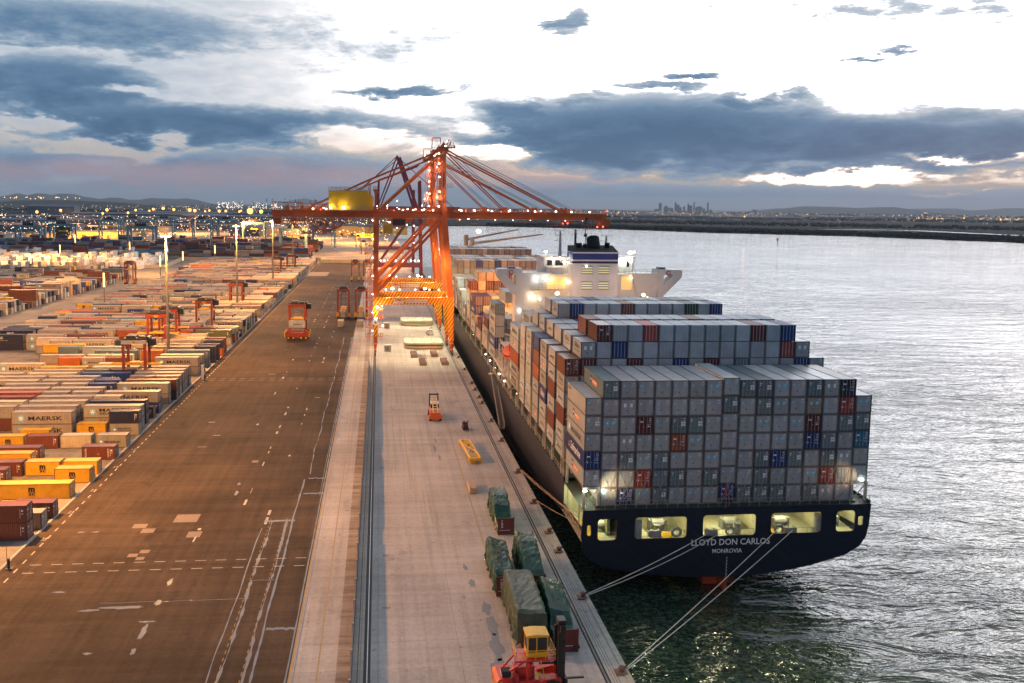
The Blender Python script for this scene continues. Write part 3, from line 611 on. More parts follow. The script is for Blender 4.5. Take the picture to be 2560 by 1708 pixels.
SRt = [('grey', 'B', ''), ('charcoal', 'D', ''), ('teal', 'E', ''), ('grey', 'A', ''), ('grey', 'A', '')]
def rows0(i, k):
    if i == 0: return SL[k]
    if i == 16: return SRt[k]
    a = cell(S0[k][i-1]); return (*a, 'PN' if (i == 1 and k == 0) else '')
tops = {0: 5, 16: 5}; tops.update({i: 7 for i in range(1, 16)})
bs = {'*': 6.12, 0: 8.95, 16: 8.95, 8: 6.45}
for i in range(17):
    n = tops[i]; b = bs.get(i, 6.12)
    for k in range(n):
        s = rows0(i, k); cw = WORD.get(s[0], s[0])
        C_(colx(i), 122.1+12.19/2, b+(n-1-k)*2.63, 12.19, 'Y', s[0], s[2], s[1], 2.60, f"{cw} container, {ORD[k+1]} from the top, {ORD[i+1]} from the left on ship's stern stack", 'containers stacked on the ship', 1)
random.seed(21)
R1 = {1: ' WAARAACAACWAU ', }
B2 = ['  WAARAACAACWAU  ', ' CAUAACAAAAABARC ', 'WWAAWAAUAWAXAAAUA']
side2a = ['W', 'P', 'M', 'W', 'M', 'M']
SIDE = {2: 'brown dove:OOL grey:M brown grey:M grey:M', 3: 'dove:M grey:M brown grey:M brown grey:M', 4: 'dove:OOL grey:PN dove:OOL blue:SAF grey:M dove:M', 5: 'blue:E brown:E rust:E grey:M dove grey:PN',
        6: 'dove:M dove:MS grey:M dove grey:M grey:M', 7: 'grey grey:PN dove:M dove grey:M dove:M', 8: 'grey:M grey:PN rust dove:M dove:MS'}
SIDE1 = {2: 'dove:OOL brown', 3: 'grey:OOL dove', 4: 'dove dove', 5: 'dove:M dove', 6: 'grey:M dove', 7: 'dove dove', 8: 'grey:MS dove'}
B6 = '  AUACAMCAAAGAU  '
def srow(bay):
    sl = SIDE[bay].split(); s1 = SIDE1[bay].split()
    def f(i, k):
        if i == 0 and k < len(sl):
            a = (sl[k]+':').split(':'); return (a[0], 'E' if a[0] in ('brown', 'blue', 'rust') else 'A', a[1])
        if i == 1 and k < 2 and bay != 2:
            a = (s1[k]+':').split(':'); return (a[0], 'A', a[1])
        if bay == 2:
            top = 0 if 2 <= i <= 14 else 1 if i in (1, 15) else 2
            kk = k+top
            if kk < 3 and B2[kk][i] != ' ': a = cell(B2[kk][i]); return (*a, 'OOL' if i in (1,) else '')
        if bay == 6 and k == 0 and B6[i] != ' ': return (*cell(B6[i]), 'M' if i == 2 else '')
        if bay == 3 and k == 0 and i == 2: return ('brown', 'E', 'E')
        return (*cell(random.choice('AAAAAACBDAAWU')), random.choice(['M', '', 'M', 'PN', '']))
    return f
BAYS = {2: (136.8, 6.06), 3: (144.5, 6.06), 4: (152.3, 6.06), 5: (159.7, 6.06), 6: (168.0, 6.06), 7: (175.4, 6.06), 8: (183.7, 12.19)}
NAMES = {2: 'second bay from the stern', 3: 'third bay from the stern', 4: 'fourth bay from the stern', 5: 'fifth bay from the stern', 6: 'sixth bay from the stern', 7: 'seventh bay from the stern', 8: 'bay next to the bridge'}
for bay, (y0, L) in BAYS.items():
    tp = {}
    for i in range(17):
        full = {0: 6, 16: 6, 1: 7, 15: 7}.get(i, 8)
        if bay in (4, 5): full = min(full, 7)
        if bay == 8: full = {0: 5, 1: 6}.get(i, 6)
        if bay != 8 and i not in (0, 16): full += 0
        tp[i] = full
    f = srow(bay); base = 8.92 if bay != 8 else 9.9
    for i, n in tp.items():
        for k in range(n):
            z = base+(n-1-k)*2.71
            vis = k == 0 or i == 0 or i == 16 or (bay == 2 and k <= 3) or (i in (1, 2) and k <= 2) or (bay in (6, 8) and k <= 1)
            if not vis: continue
            s = f(i, k); cw = WORD.get(s[0], s[0])
            C_(colx(i), y0+L/2, z, L, 'Y', s[0], s[2], s[1], 2.67, f"{cw} container, {NAMES[bay]}, {ORD[i+1]} row from quay, {ORD[k+1]} from top", 'containers stacked on the ship', .7 if (k == 0 or i == 0) else .35)
# forward of the bridge
FB = [(221.5, 12.19, 24.6, 27.6, 2.9, 'grey grey grey'), (236.9, 12.19, 18.8, 18.8, 2.9, 'grey tan'), (252.5, 12.19, 15.9, 18.8, 2.9, 'tan grey'), (268.9, 12.19, 21.65, 21.65, 2.9, 'purple orange'), (283.4, 12.19, 25.0, 28.0, 2.9, 'maroon orange'),
      (298.2, 12.19, 16, 19, 2.9, 'tan grey'), (313.5, 12.19, 19, 22, 2.9, 'tan tan'), (329.6, 12.19, 22, 22, 2.9, 'cream cream'), (343.8, 12.19, 22, 22, 2.9, 'tan tan'), (358.5, 12.19, 24.3, 27.2, 2.9, 'cream cream'), (374, 12.19, 24.3, 27.2, 2.9, 'tan'), (389, 12.19, 24.3, 27.2, 2.9, 'tan'), (404, 12.19, 27, 29.7, 2.9, 'tan'), (419, 12.19, 27, 30, 2.9, 'tan')]
for bi, (y0, L, t0, t1, pt, cs) in enumerate(FB):
    for i in range(17):
        top = t0 if i in (0, 16) else t1
        n = int((top-8.0)/pt)
        for k in range(n):
            z = top-(k+1)*pt
            prevtop = FB[bi-1][3] if bi else 99
            if not (k == 0 or i == 0 or (z+pt > prevtop-1 and bi)): continue
            if bi == 0 and i > 3: continue
            if bi in (1, 2) and i > 9: continue
            if i == 0 and k: c_, lg = random.choice([('grey', 'M'), ('dove', 'M'), ('dove', 'M'), ('tan', ''), ('blue', 'SAF'), ('dove', 'PN')])
            else:
                c_ = random.choices(['tan', 'grey', 'cream', 'blue', 'maroon'], [6, 3, 3, 1, 1])[0]; lg = 'M' if i == 0 else ''
                if bi in (3, 4): c_ = random.choices(['tan', 'cream', 'purple'], [6, 2, 1])[0]
                if bi == 3 and i == 0 and k == 0: c_ = 'purple'
                if bi == 4 and ((i == 0 and k == 0) or (i == 2 and k == 1)): c_ = 'maroon'
                if bi == 0: c_ = 'charcoal' if i == 0 else 'grey'
            cw = WORD.get(c_, c_)
            C_(colx(i), y0+L/2, z, L, 'Y', c_, lg, 'C' if c_ in ('maroon', 'purple', 'blue') else 'A', pt-.035, f"{cw} container, {ORD[bi+1]} bay ahead of bridge, {ORD[i+1]} row from quay, {ORD[k+1]} from top", 'containers stacked on the ship', .6 if k == 0 or i == 0 else .3)
# ---- in the yard: rows 4.72 m apart, doors towards the road
def yard(xr, y, L, tiers, row, slot, h=2.59):
    """xr = right (road-side) end"""
    for k, s in enumerate(tiers):
        a = (s+'::').split(':'); cw = WORD.get(a[0], a[0]); top = len(tiers)
        lv = '' if top == 1 else ('upper ' if k == top-1 else 'lower ')
        C_(xr-L/2, y+W_/2, .02+k*(h+.01), L, 'X', a[0], a[1], a[2] or 'E', h, f"{lv}{cw} {'long' if L > 8 else 'short'} container, {ORD[slot]} from the road, {ORD[row]} yard row from front", 'containers stacked in the yard', .9 if k == top-1 else .7)
F4, F2 = 12.19, 6.06
near = [
 (130.2, [(-50.6, F4, ['brown:E', 'brown:E']), (-63.6, F4, ['tan:M'])]),
 (134.4, [(-50.1, F2, ['tan'])]),
 (139.0, [(-50.1, F2, ['brown:E'])]),
 (148.7, [(-50.7, F4, ['yellow:MSC']), (-63.8, F4, ['yellow:MSC'])]),
 (157.1, [(-50.1, F2, ['yellow:MSC']), (-64.2, F2, ['brown:E'])]),
 (161.7, [(-50.2, F2, ['yellow:E']), (-56.7, F2, ['yellow:MSC']), (-63.2, F4, ['brown:E'])]),
 (167.3, [(-63.7, F4, ['yellow:MSC'])]),
 (171.4, [(-50.0, F2, ['brown:TRI']), (-63.7, F4, ['brown:E'])]),
 (180.0, [(-50.1, F2, ['tan:M']), (-56.9, F2, ['cream']), (-63.3, F2, ['brown:E']), (-69.8, F2, ['yellow:MSC'])]),
 (184.6, [(-66.5, F2, ['yellow:E'])]),
 (189.6, [(-50.2, F2, ['tan:MS', 'navy:E']), (-56.9, F2, ['yellow:MSC']), (-63.7, F4, ['tan:M', 'tan:M']), (-76.9, F4, ['tan:M', 'tan:M']), (-90, F4, ['brown:E', 'brown:E'])]),
 (194.9, [(-51.0, F4, ['tan:MS', 'tan:MS']), (-64.4, F4, ['tan', 'tan:M']), (-77.2, F4, ['brown', 'tan'])]),
 (199.8, [(-51.3, F4, ['navy', 'navy:E']), (-64.1, F4, ['tan:M', 'tan:M']), (-77.1, F4, ['tan', 'cream'])]),
 (204.7, [(-51.0, F2, ['brown:E']), (-58, F2, ['tan', 'cream']), (-64.2, F4, ['tan', 'tan:M']), (-77.1, F4, ['brown', 'brown:E'])]),
 (209.5, [(-50.9, F4, ['blue:E', 'tan:M']), (-64.4, F2, ['tan', 'tan']), (-71, F2, ['tan', 'tan']), (-77.1, F4, ['tan', 'rust:E'])]),
 (214.1, [(-51.8, F2, ['brown:E']), (-64.5, F4, ['tan', 'tan:M']), (-77.1, F4, ['tan', 'tan:M']), (-90, F4, ['tan', 'tan:MS'])]),
 (219.1, [(-50.8, F4, ['tan:M', 'tan:M']), (-63.6, F2, ['blue:E', 'blue:E']), (-70, F2, ['tan', 'tan']), (-77, F4, ['tan', 'tan'])]),
 (223.6, [(-50, F4, ['navy', 'brown']), (-63.6, F2, ['blue', 'blue:E']), (-70, F4, ['tan', 'tan:M']), (-83, F4, ['tan', 'tan:M'])]),
 (228.4, [(-50.2, F2, ['tan', 'tan']), (-56.5, F2, ['tan', 'tan']), (-70, F4, ['blue', 'tan:M']), (-83, F4, ['cream', 'tan'])]),
 (233.0, [(-50.4, F4, ['charcoal', 'tan']), (-63.7, F4, ['blue', 'blue:SAF']), (-76.9, F4, ['tan', 'cream']), (-90, F4, ['tan', 'tan:M'])]),
 (237.4, [(-50.8, F4, ['tan', 'tan:PN']), (-63.7, F2, ['navy', 'navy']), (-70.2, F2, ['green', 'olive']), (-77, F4, ['tan', 'tan'])]),
 (241.9, [(-50.7, F4, ['tan', 'tan']), (-63.7, F4, ['tan', 'cream']), (-77, F4, ['tan', 'yellow'])]),
 (247.0, [(-63.7, F4, ['tan', 'cream:M']), (-90, F4, ['yellow', 'cream:M'])]),
 (256.4, [(-51.0, F4, ['tan:M', 'tan:M']), (-64, F2, ['tan:M']), (-70.5, F2, ['brown:E', 'brown:E']), (-77, F2, ['orange', 'tan:M']), (-83.4, F2, ['orange:E', 'orange:E'])]),
 (261.0, [(-50.6, F4, ['tan', 'cream']), (-70.5, F2, ['cream', 'cream']), (-77, F2, ['tan', 'tan']), (-84, F4, ['yellow', 'tan'])]),
 (268.7, [(-50.4, F4, ['charcoal', 'charcoal:E']), (-63.8, F2, ['orange', 'orange:E']), (-71, F4, ['charcoal', 'charcoal:SAF'])]),
 (276.0, [(-49.9, F2, ['navy', 'navy:E']), (-56.6, F4, ['tan', 'tan']), (-77, F4, ['tan', 'grey']), (-90, F2, ['charcoal', 'charcoal'])]),
 (280.6, [(-49.7, F2, ['navy', 'navy:E']), (-56.6, F4, ['tan', 'tan']), (-70, F2, ['tan', 'tan:M']), (-90, F4, ['yellow', 'yellow'])]),
 (288.8, [(-49.8, F2, ['orange', 'navy:E']), (-56.4, F4, ['tan', 'tan']), (-70.5, F2, ['tan', 'tan:M']), (-77, F2, ['navy', 'navy:E']), (-84, F4, ['tan', 'tan:M']), (-97, F2, ['tan:M', 'tan:M'])]),
 (294.2, [(-49.9, F2, ['brown', 'brown']), (-56.4, F2, ['tan', 'cream']), (-70, F2, ['tan', 'tan:MS']), (-84, F4, ['tan', 'tan:M']), (-97, F4, ['tan', 'cream'])]),
 (302.0, [(-57, F4, ['tan', 'cream']), (-77, F2, ['tan', 'tan:MS']), (-90, F4, ['brown', 'brown:E']), (-103, F4, ['tan:M', 'tan:M']), (-116, F4, ['navy', 'navy:MCC'])]),
 (312.0, [(-50.9, F4, ['tan', 'olive:CAP']), (-64, F4, ['tan', 'orange']), (-77, F4, ['brown', 'rust:E']), (-90, F4, ['tan', 'tan:M']), (-103, F4, ['tan', 'tan']), (-116.5, F4, ['navy', 'navy:MCC'])]),
]
for ri, (y, slots) in enumerate(near):
    for si, (xr, L, tiers) in enumerate(slots): yard(xr, y, L, tiers, ri+1, si+1)
random.seed(33)
def rndcol(): return random.choices(['tan', 'cream', 'grey', 'brown', 'navy', 'yellow', 'orange', 'blue', 'charcoal', 'olive'], [46, 14, 6, 10, 6, 6, 5, 2, 3, 2])[0]
def rlogo(c): return {'tan': random.choice(['M', 'M', 'M', 'MS', '']), 'grey': random.choice(['M', 'PN']), 'cream': random.choice(['M', '']), 'yellow': 'MSC', 'navy': 'E', 'brown': 'E', 'orange': 'E', 'blue': 'SAF'}.get(c, '')
y = 317; ri = len(near)
while y < 742:
    ri += 1
    if any(abs(y-g_) < 5.5 for g_ in (380, 510, 640)): y += 4.72; continue
    xr = -50.3+random.uniform(-.4, .3); si = 0; left = -129.6 if y < 620 else -136
    base_t = random.choices([1, 2, 2, 2], [1, 3, 3, 3])[0]
    while xr > left+6:
        L = F4 if random.random() < .62 and xr-left > 12 else F2
        if xr-L < left-1: break
        if random.random() < .06: xr -= L+.8; continue
        n = base_t if random.random() < .75 else random.choice([1, 2]); si += 1; ts = []
        for k in range(n): c_ = rndcol(); ts.append(f'{c_}:{rlogo(c_)}')
        yard(xr, y, L, ts, min(ri+1, 98), si); xr -= L+.8
    y += 4.72
y = 391
while y < 590:         # the next block to the left, beyond the cross aisle
    xr = -158.4+random.uniform(-.4, .3); si = 8
    while xr > -330:
        L = F4 if random.random() < .75 else F2
        n = random.choices([1, 2, 3], [1, 5, 1])[0]; si += 1
        for k in range(n):
            c_ = random.choices(['tan', 'cream', 'grey', 'brown', 'navy', 'yellow', 'blue', 'charcoal'], [30, 6, 5, 16, 14, 5, 8, 8])[0]; cw = WORD.get(c_, c_)
            C_(xr-L/2, y+1.22, .02+k*2.6, L, 'X', c_, rlogo(c_), 'E', 2.59, f"{cw} {'upper' if k else 'lower'} container, {ORD[si-8]} from the aisle, {ORD[int((y-391)/4.72)+1]} row of the left block", 'containers stacked in the yard', .5)
        xr -= L+.8
    y += 4.72
# refrigerated boxes, long side along the quay
y = 668
while y < 845:
    x = -170-(y-668)*.12
    while x > -430:
        if random.random() > .08:
            for k in range(random.choice([1, 2, 2, 3])):
                C_(x-1.22, y+6.1, .02+k*2.6, F4, 'Y', random.choices(['white', 'cream', 'tan'], [7, 2, 1])[0], '', 'C', 2.59, 'white refrigerated container', 'x', .35)
        x -= 3.0 if random.random() < .5 else 5.4
    y += 17
# dark high stacks behind the cross wall
for ty in range(9):
    y = 796+ty*26
    xr = -62
    while xr > -330-ty*12:
        n = random.choice([2, 3, 4, 4, 5]) if ty else random.choice([2, 3, 4, 4])
        L = F4 if random.random() < .85 else F2
        if random.random() < .08: xr -= L+1; continue
        for j in range(2):
            for k in range(n):
                if j and k < n-1: continue
                c_ = random.choices(['maroon', 'brown', 'navy', 'blue', 'charcoal', 'tan', 'rust', 'teal', 'green'], [10, 7, 12, 6, 6, 5, 3, 2, 1])[0]
                C_(xr-L/2, y+1.22+j*3, .02+k*2.6, L, 'X', c_, '', 'E', 2.59, 'dark container in high stack', 'x', .3)
        xr -= L+.7
# containers that ride under or wait beside the straddle carriers
C_(-29.25, 323.6, 4.6, F2, 'X', 'grey', 'M', 'E', 2.59, 'grey container with a star logo hanging inside the straddle carrier on the road', 'containers in the carriers', 1)
C_(-15.2, 360, .02, F2, 'Y', 'tan', '', 'A', 2.59, 'plain beige container standing in front of the left carrier of the pair', 'containers on the quay', 1)
C_(-7.4, 360, .02, F2, 'Y', 'tan', '', 'A', 2.59, 'plain beige container standing in front of the right carrier of the pair', 'containers on the quay', 1)
C_(-15.1, 385, 1.2, F4, 'Y', 'tan', '', 'A', 2.59, 'beige container held low inside the left carrier of the pair', 'containers in the carriers', .8)
C_(-7.5, 385, 1.2, F4, 'Y', 'tan', '', 'A', 2.59, 'beige container held low inside the right carrier of the pair', 'containers in the carriers', .8)
C_(-64.2, 335.5, 6.6, F2, 'X', 'grey', 'M', 'E', 2.59, 'grey container held by the red carrier over the middle rows', 'containers in the carriers', .9)
# choose the 300 that show largest
def shown(c):
    d = Vector((c['x'], c['y'], c['z']+1.3-CAMH)); zc = d.dot(fw)
    px = 1176.016+2221.59*d.dot(rr)/zc; py = 759.343-2221.59*d.dot(uu)/zc
    if px < -40 or px > 2600 or py > 1760 or py < 300 or zc < 0: return 0
    s = 2221.59/zc; a = (c['L'] if c['along'] == 'X' else W_)*c['h']*s*s + c['L']*W_*s*s*(CAMH-c['z']-c['h'])/zc
    if c['along'] == 'Y': a += c['L']*c['h']*s*s*abs(c['x'])/zc*(1 if c['x'] < 33 else .1)
    return a*c['w']
for c in CONT: c['a'] = shown(c)
CONT.sort(key=lambda c: -c['a'])
IND = CONT[:300]; REST = [c for c in CONT[300:] if c['a'] > 0]
random.seed(55)
seen = {}
for c in IND:
    l_ = c['label']; seen[l_] = seen.get(l_, 0)+1
    build_container(c)
st = MB()
for c in REST:
    hx, hy = (c['L']/2, W_/2) if c['along'] == 'X' else (W_/2, c['L']/2); col = jit(COLS[c['col']], .15); x, y, z, h = c['x'], c['y'], c['z'], c['h']
    if c['a'] < 60: st.box(x-hx, x+hx, y-hy, y+hy, z, z+h, 0, col, False); continue
    dk = tuple(v*.5 for v in col)
    st.box(x-hx+.03, x+hx-.03, y-hy+.03, y+hy-.03, z+.05, z+h-.04, 0, col, False)
    for sx in (-1, 1):
        for sy in (-1, 1): st.box(x+sx*hx, x+sx*(hx-.16), y+sy*hy, y+sy*(hy-.16), z, z+h, 0, dk, False)
    if c['along'] == 'Y' and c['a'] > 90:
        for dx in (-.82, -.26, .26, .82): st.box(x+dx-.03, x+dx+.03, y-hy-.0, y-hy+.05, z+.1, z+h-.1, 0, (.5, .5, .5), False)
_LB = {}
for c in REST:           # lettering on the far containers belongs to that one mass too
    if c['a'] < 40 or not c['logo'] or c['logo'] == 'E': continue
    key = (c['L'], c['logo'])
    if key not in _LB: _LB[key] = logo_mb(*key)
    m = _LB[key]; k = len(st.v)
    if c['along'] == 'X': st.v += [(c['x']+a, c['y']+b, c['z']+d) for a, b, d in m.v]
    else: st.v += [(c['x']+b, c['y']-a, c['z']+d*c['h']/2.59) for a, b, d in m.v]
    st.f += [tuple(k+i for i in f) for f in m.f]; st.m += [1+i for i in m.m]; st.c += [None]*len(m.f)
tag(st.obj('containers_beyond', [PAINTS]+LMS, fix=False), 'many more containers stacked across the yard and the ship', 'shipping containers', kind='stuff')
# ------------------------------------------------------------------ the container ship
HULLM = mat('hull_navy', (.007, .009, .022), .38, .25, .12, stretch=(1, 1, .15), dirt=.15)
_t = HULLM.node_tree; _n = _t.nodes; _l = _t.links; _b = _n['Principled BSDF']        # plate seams, streaks and rub marks
_tc = _n.new('ShaderNodeTexCoord'); _s = _n.new('ShaderNodeSeparateXYZ'); _l.new(_tc.outputs['Object'], _s.inputs[0]); _a = _n.new('ShaderNodeMath'); _l.new(_s.outputs[0], _a.inputs[0]); _l.new(_s.outputs[1], _a.inputs[1]); _c = _n.new('ShaderNodeCombineXYZ'); _l.new(_a.outputs[0], _c.inputs[0]); _l.new(_s.outputs[2], _c.inputs[1])
_k = _n.new('ShaderNodeTexBrick'); _k.inputs['Scale'].default_value = 1; _k.inputs['Brick Width'].default_value = 8; _k.inputs['Row Height'].default_value = 2.3; _k.inputs['Mortar Size'].default_value = .035; _l.new(_c.outputs[0], _k.inputs['Vector'])
_k.inputs['Color1'].default_value = (.9, .9, .9, 1); _k.inputs['Color2'].default_value = (1.15, 1.15, 1.15, 1); _k.inputs['Mortar'].default_value = (2.2, 2.1, 2, 1)
_z = _n.new('ShaderNodeTexNoise'); _z.inputs['Scale'].default_value = 1.2; _z.inputs['Detail'].default_value = 6; _m = _n.new('ShaderNodeMapping'); _m.inputs['Scale'].default_value = (1, .12, 1); _l.new(_c.outputs[0], _m.inputs[0]); _l.new(_m.outputs[0], _z.inputs['Vector'])
_r = _n.new('ShaderNodeMapRange'); _l.new(_z.outputs[0], _r.inputs[0]); _r.inputs[1].default_value = .5; _r.inputs[2].default_value = .75; _r.inputs[3].default_value = 1; _r.inputs[4].default_value = 2.3
_x = _n.new('ShaderNodeMix'); _x.data_type = 'RGBA'; _x.blend_type = 'MULTIPLY'; _x.inputs[0].default_value = 1; _o = _b.inputs['Base Color'].links[0].from_socket; _l.new(_o, _x.inputs[6]); _l.new(_k.outputs[0], _x.inputs[7])
_y = _n.new('ShaderNodeMix'); _y.data_type = 'RGBA'; _y.blend_type = 'MULTIPLY'; _y.inputs[0].default_value = 1; _l.new(_x.outputs[2], _y.inputs[6]); _l.new(_r.outputs[0], _y.inputs[7]); _l.new(_y.outputs[2], _b.inputs['Base Color'])
BOOT = mat('antifouling_red', (.34, .075, .025), .6, .25, .4)
SHIPW = mat('ship_white', (.66, .64, .62), .45, .08, .35, dirt=.22)
DECKG = mat('deck_green', (.045, .06, .045), .6, .25, .4)
INT = mat('mooring_deck_cream', (.52, .50, .36), .6, .22, .35, dirt=.5)
RODM = mat('lashing_rod', (.38, .34, .30), .5, .2, 2)
ship_root = empty('container_ship', (51, 122, 0), 0, 'long dark blue container ship moored along the quay with its broad stern toward the viewer', 'ship')
def S(mb, name, mats, smooth=False, parent=None, label=None):
    """link a mesh given in world coordinates as a part of the ship"""
    o = mb.obj(name, mats, None, smooth); p = parent or ship_root; o.parent = p
    if p is ship_root: o.location = (-51, -122, 0)
    if label: o['label'] = label
    return o
CX = 50.95; HB = 21.75; Y0 = 121.0; YB = 452.0; ZT = 5.85
def halfb(y, z):
    """half breadth of the hull at station y and height z"""
    f = 1.0
    if y > 345: f = max(0, 1-((y-345)/(YB-345))**1.9)
    zb = zbot(y)
    t = (ZT-z)/(ZT-zb)
    if y < 210: n_ = 3.0+1.6*min(1, (y-Y0)/80)
    else: n_ = 7
    q_ = max(0, 1-max(0, t)**n_)**(1/2.3)
    if y > 360: q_ *= 1-.45*min(1, (y-360)/90)*min(1, t)
    return HB*f*q_
def zbot(y): return -4.5-7.5*min(1, (y-Y0)/60.)
stations = [Y0+.15, 122, 125, 128, 131, 134.6, 140, 150, 165, 185, 210, 250, 300, 345, 360, 375, 390, 405, 418, 430, 440, 447, YB]
h = MB(); NZ = 22
def zt(y): return ZT+.6 if y < 330 else ZT+.6+4.2*min(1, (y-330)/60)
def lev(y, j):
    a = j/NZ; zb = zbot(y); top = zt(y)
    return top-(top-zb)*a
for a, b in zip(stations, stations[1:]):
    for j in range(NZ):
        za, za2, zb_, zb2 = lev(a, j), lev(a, j+1), lev(b, j), lev(b, j+1)
        for s_ in (-1, 1):
            if s_ == -1 and b <= 134.7 and j < 7: continue         # the open side of the mooring deck
            pa = [(CX+s_*halfb(a, min(za, ZT)), a, za), (CX+s_*halfb(b, min(zb_, ZT)), b, zb_), (CX+s_*halfb(b, min(zb2, ZT)), b, zb2), (CX+s_*halfb(a, min(za2, ZT)), a, za2)]
            h.quad(pa, 1 if max(za, zb_) < -5.2 else 0)
S(h, 'hull', [HULLM, BOOT], True)
# transom plate with the lit mooring openings
cu = bpy.data.curves.new('transom', 'CURVE'); cu.dimensions = '2D'; cu.fill_mode = 'BOTH'; cu.extrude = .09
def spl(pts):
    s_ = cu.splines.new('POLY'); s_.points.add(len(pts)-1)
    for p, q_ in zip(s_.points, pts): p.co = (q_[0], q_[1], 0, 1)
    s_.use_cyclic_u = True
out = [(29.2, 5.85), (29.0, 2.2), (29.25, -.2), (30.2, -1.5), (32.3, -2.6), (38.87, -3.95), (45.5, -4.5), (51, -4.62), (55, -4.5), (58.9, -4.05), (64.5, -3.05), (69, -1.8), (71.3, -.45), (72.2, 1.0), (72.55, 2.9), (72.7, 5.95)]
spl(out)
def rrect(x0, x1, z0, z1, r=.55):
    P = []
    for cx, cz, a0 in ((x1-r, z1-r, 0), (x0+r, z1-r, 90), (x0+r, z0+r, 180), (x1-r, z0+r, 270)):
        for i in range(5): t_ = math.radians(a0+i*22.5); P.append((cx+r*math.cos(t_), cz+r*math.sin(t_)))
    return P
WINS = [(31.4, 34.2, 1.35, 4.55), (36.85, 44.6, 1.45, 4.68), (47.05, 55.05, 1.6, 4.8), (57.35, 65.15, 1.75, 4.9), (67.4, 70.3, 1.8, 5.0)]
for w_ in WINS: spl(rrect(*w_))
spl(rrect(29.85, 30.45, 2.1, 3.7, .28)); spl(rrect(70.8, 71.6, 2.7, 4.1, .25))
to = bpy.data.objects.new('transom_tmp', cu); COL.objects.link(to); bpy.context.view_layer.update(); me = to.to_mesh().copy(); bpy.data.objects.remove(to); bpy.data.curves.remove(cu)
me.materials.clear(); me.materials.append(HULLM)
for p in me.polygons: p.material_index = 0
tr = bpy.data.objects.new('transom', me); COL.objects.link(tr); tr.rotation_euler = (PI/2, 0, 0); tr.parent = ship_root; tr.location = (-51, Y0-.0-122, 0)
q = MB(); yy = Y0-.1
text_mb(q, 'LLOYD DON CARLOS', 45.4, 57.3, .22, 1.18, yy-.01, 0, 'y', .012); text_mb(q, 'MONROVIA', 48.6, 53.1, -.98, -.32, yy-.01, 0, 'y', .01)
for i in range(24): q.box(50.78, 50.86+(.12 if i % 4 == 0 else 0), yy-.012, yy-.004, -1.7-i*.125, -1.64-i*.125)
o_ = S(q, 'name_lettering', WHITET, parent=tr); o_.parent = ship_root; o_.location = (-51, -122, 0)
q = MB()    # rudder under the counter
q.prism([(50.6, -4.4), (51.2, -4.4), (51.1, -9.5), (50.7, -9.5)], 'y', 121.2, 126); q.box(48.5, 53.3, 124, 150, -9, -4.55)
S(q, 'rudder', BOOT)
LK_ = .7
# inside the stern: mooring deck
q = MB()
q.quad([(29.3, 121.2, .85), (72.4, 121.2, .85), (72.4, 136, .85), (29.3, 136, .85)]); q.quad([(29.3, 134.6, .85), (72.4, 134.6, .85), (72.4, 134.6, 5.6), (29.3, 134.6, 5.6)])
q.quad([(29.4, 121.2, 5.55), (72.4, 121.2, 5.55), (72.4, 136, 5.55), (29.4, 136, 5.55)]); q.quad([(72.2, 121.2, .85), (72.2, 136, .85), (72.2, 136, 5.55), (72.2, 121.2, 5.55)])
for X in (35.4, 45.8, 56.2, 66.2): q.box(X-.2, X+.2, 121.5, 134.5, .9, 5.5)
for i in range(12): q.box(30+i*3.5, 30.25+i*3.5, 121.3, 134.5, 5.25, 5.5)
S(q, 'mooring_deck', INT)
GREYD = mat('deck_gear_grey', (.30, .31, .29), .5, .2, 1)
for X in (36.9, 64.6): q = MB(); q.cyl((X+.55, 121.9, .9), (X+.55, 121.9, 4.2), .75, 14); S(q, 'pillar', GREYD)
for X in (41, 53.2): q = MB(); q.cyl((X, 123.4, .9), (X, 123.4, 2.6), .5, 12); S(q, 'vent_post', GREYD)
for X in (40.1, 48.6, 60.7): q = MB(); q.box(X-.9, X+.9, 121.35, 121.9, 1.45, 2.35); q.cyl((X-.55, 121.3, 2.3), (X-.55, 121.9, 2.3), .25); q.cyl((X+.55, 121.3, 2.3), (X+.55, 121.9, 2.3), .25); S(q, 'roller_fairlead', GREYD)
for X in (43.3, 51.4, 58.9):
    q = MB()
    for i in range(12):
        t_, t2 = 2*PI*i/12, 2*PI*(i+1)/12; q.cyl((X+.62*math.cos(t_), 121.5, 2.15+.62*math.sin(t_)), (X+.62*math.cos(t2), 121.5, 2.15+.62*math.sin(t2)), .2, 6)
    S(q, 'ring_fairlead', GREYD)
for X in (33, 41.8, 53, 61, 69): q = MB(); q.cyl((X-.9, 126, 1.9), (X+.9, 126, 1.9), .7, 12); q.box(X-1.3, X-1, 125.3, 126.7, .9, 2.5); q.box(X+1, X+1.3, 125.3, 126.7, .9, 2.5); S(q, 'winch', GREYD)

q = MB(); q.quad([(39.5, 122, .87), (43, 122, .87), (43.5, 125, .87), (40.5, 125, .87)]); q.quad([(30, 123, .87), (32.5, 123, .87), (32.5, 131, .87), (30, 131, .87)]); q.quad([(57.5, 122, .87), (59.5, 122, .87), (60.3, 126, .87), (58.5, 126, .87)])
S(q, 'yellow_deck_paint', YELLOWP)
for y in (123.5, 126.2, 129, 131.5): q = MB(); q.cyl((29.9, y, .9), (29.9, y, 1.7), .28, 10); q.cyl((29.9, y, 1.7), (29.9, y, 1.85), .36, 10); S(q, 'bitts', GREYD)
q = MB(); q.box(33.6, 34.0, 124, 134, .9, 5.4); q.box(33.5, 33.6, 126, 127, .9, 3.0); S(q, 'inner_bulkhead', mat('bulkhead_green', (.22, .30, .16), .6, .2, 1))
for y in (124.5, 128.5, 132.3): q = MB(); q.box(29.35, 29.55, y, y+.2, .9, 5.8); S(q, 'stanchion', INT)
q = MB()
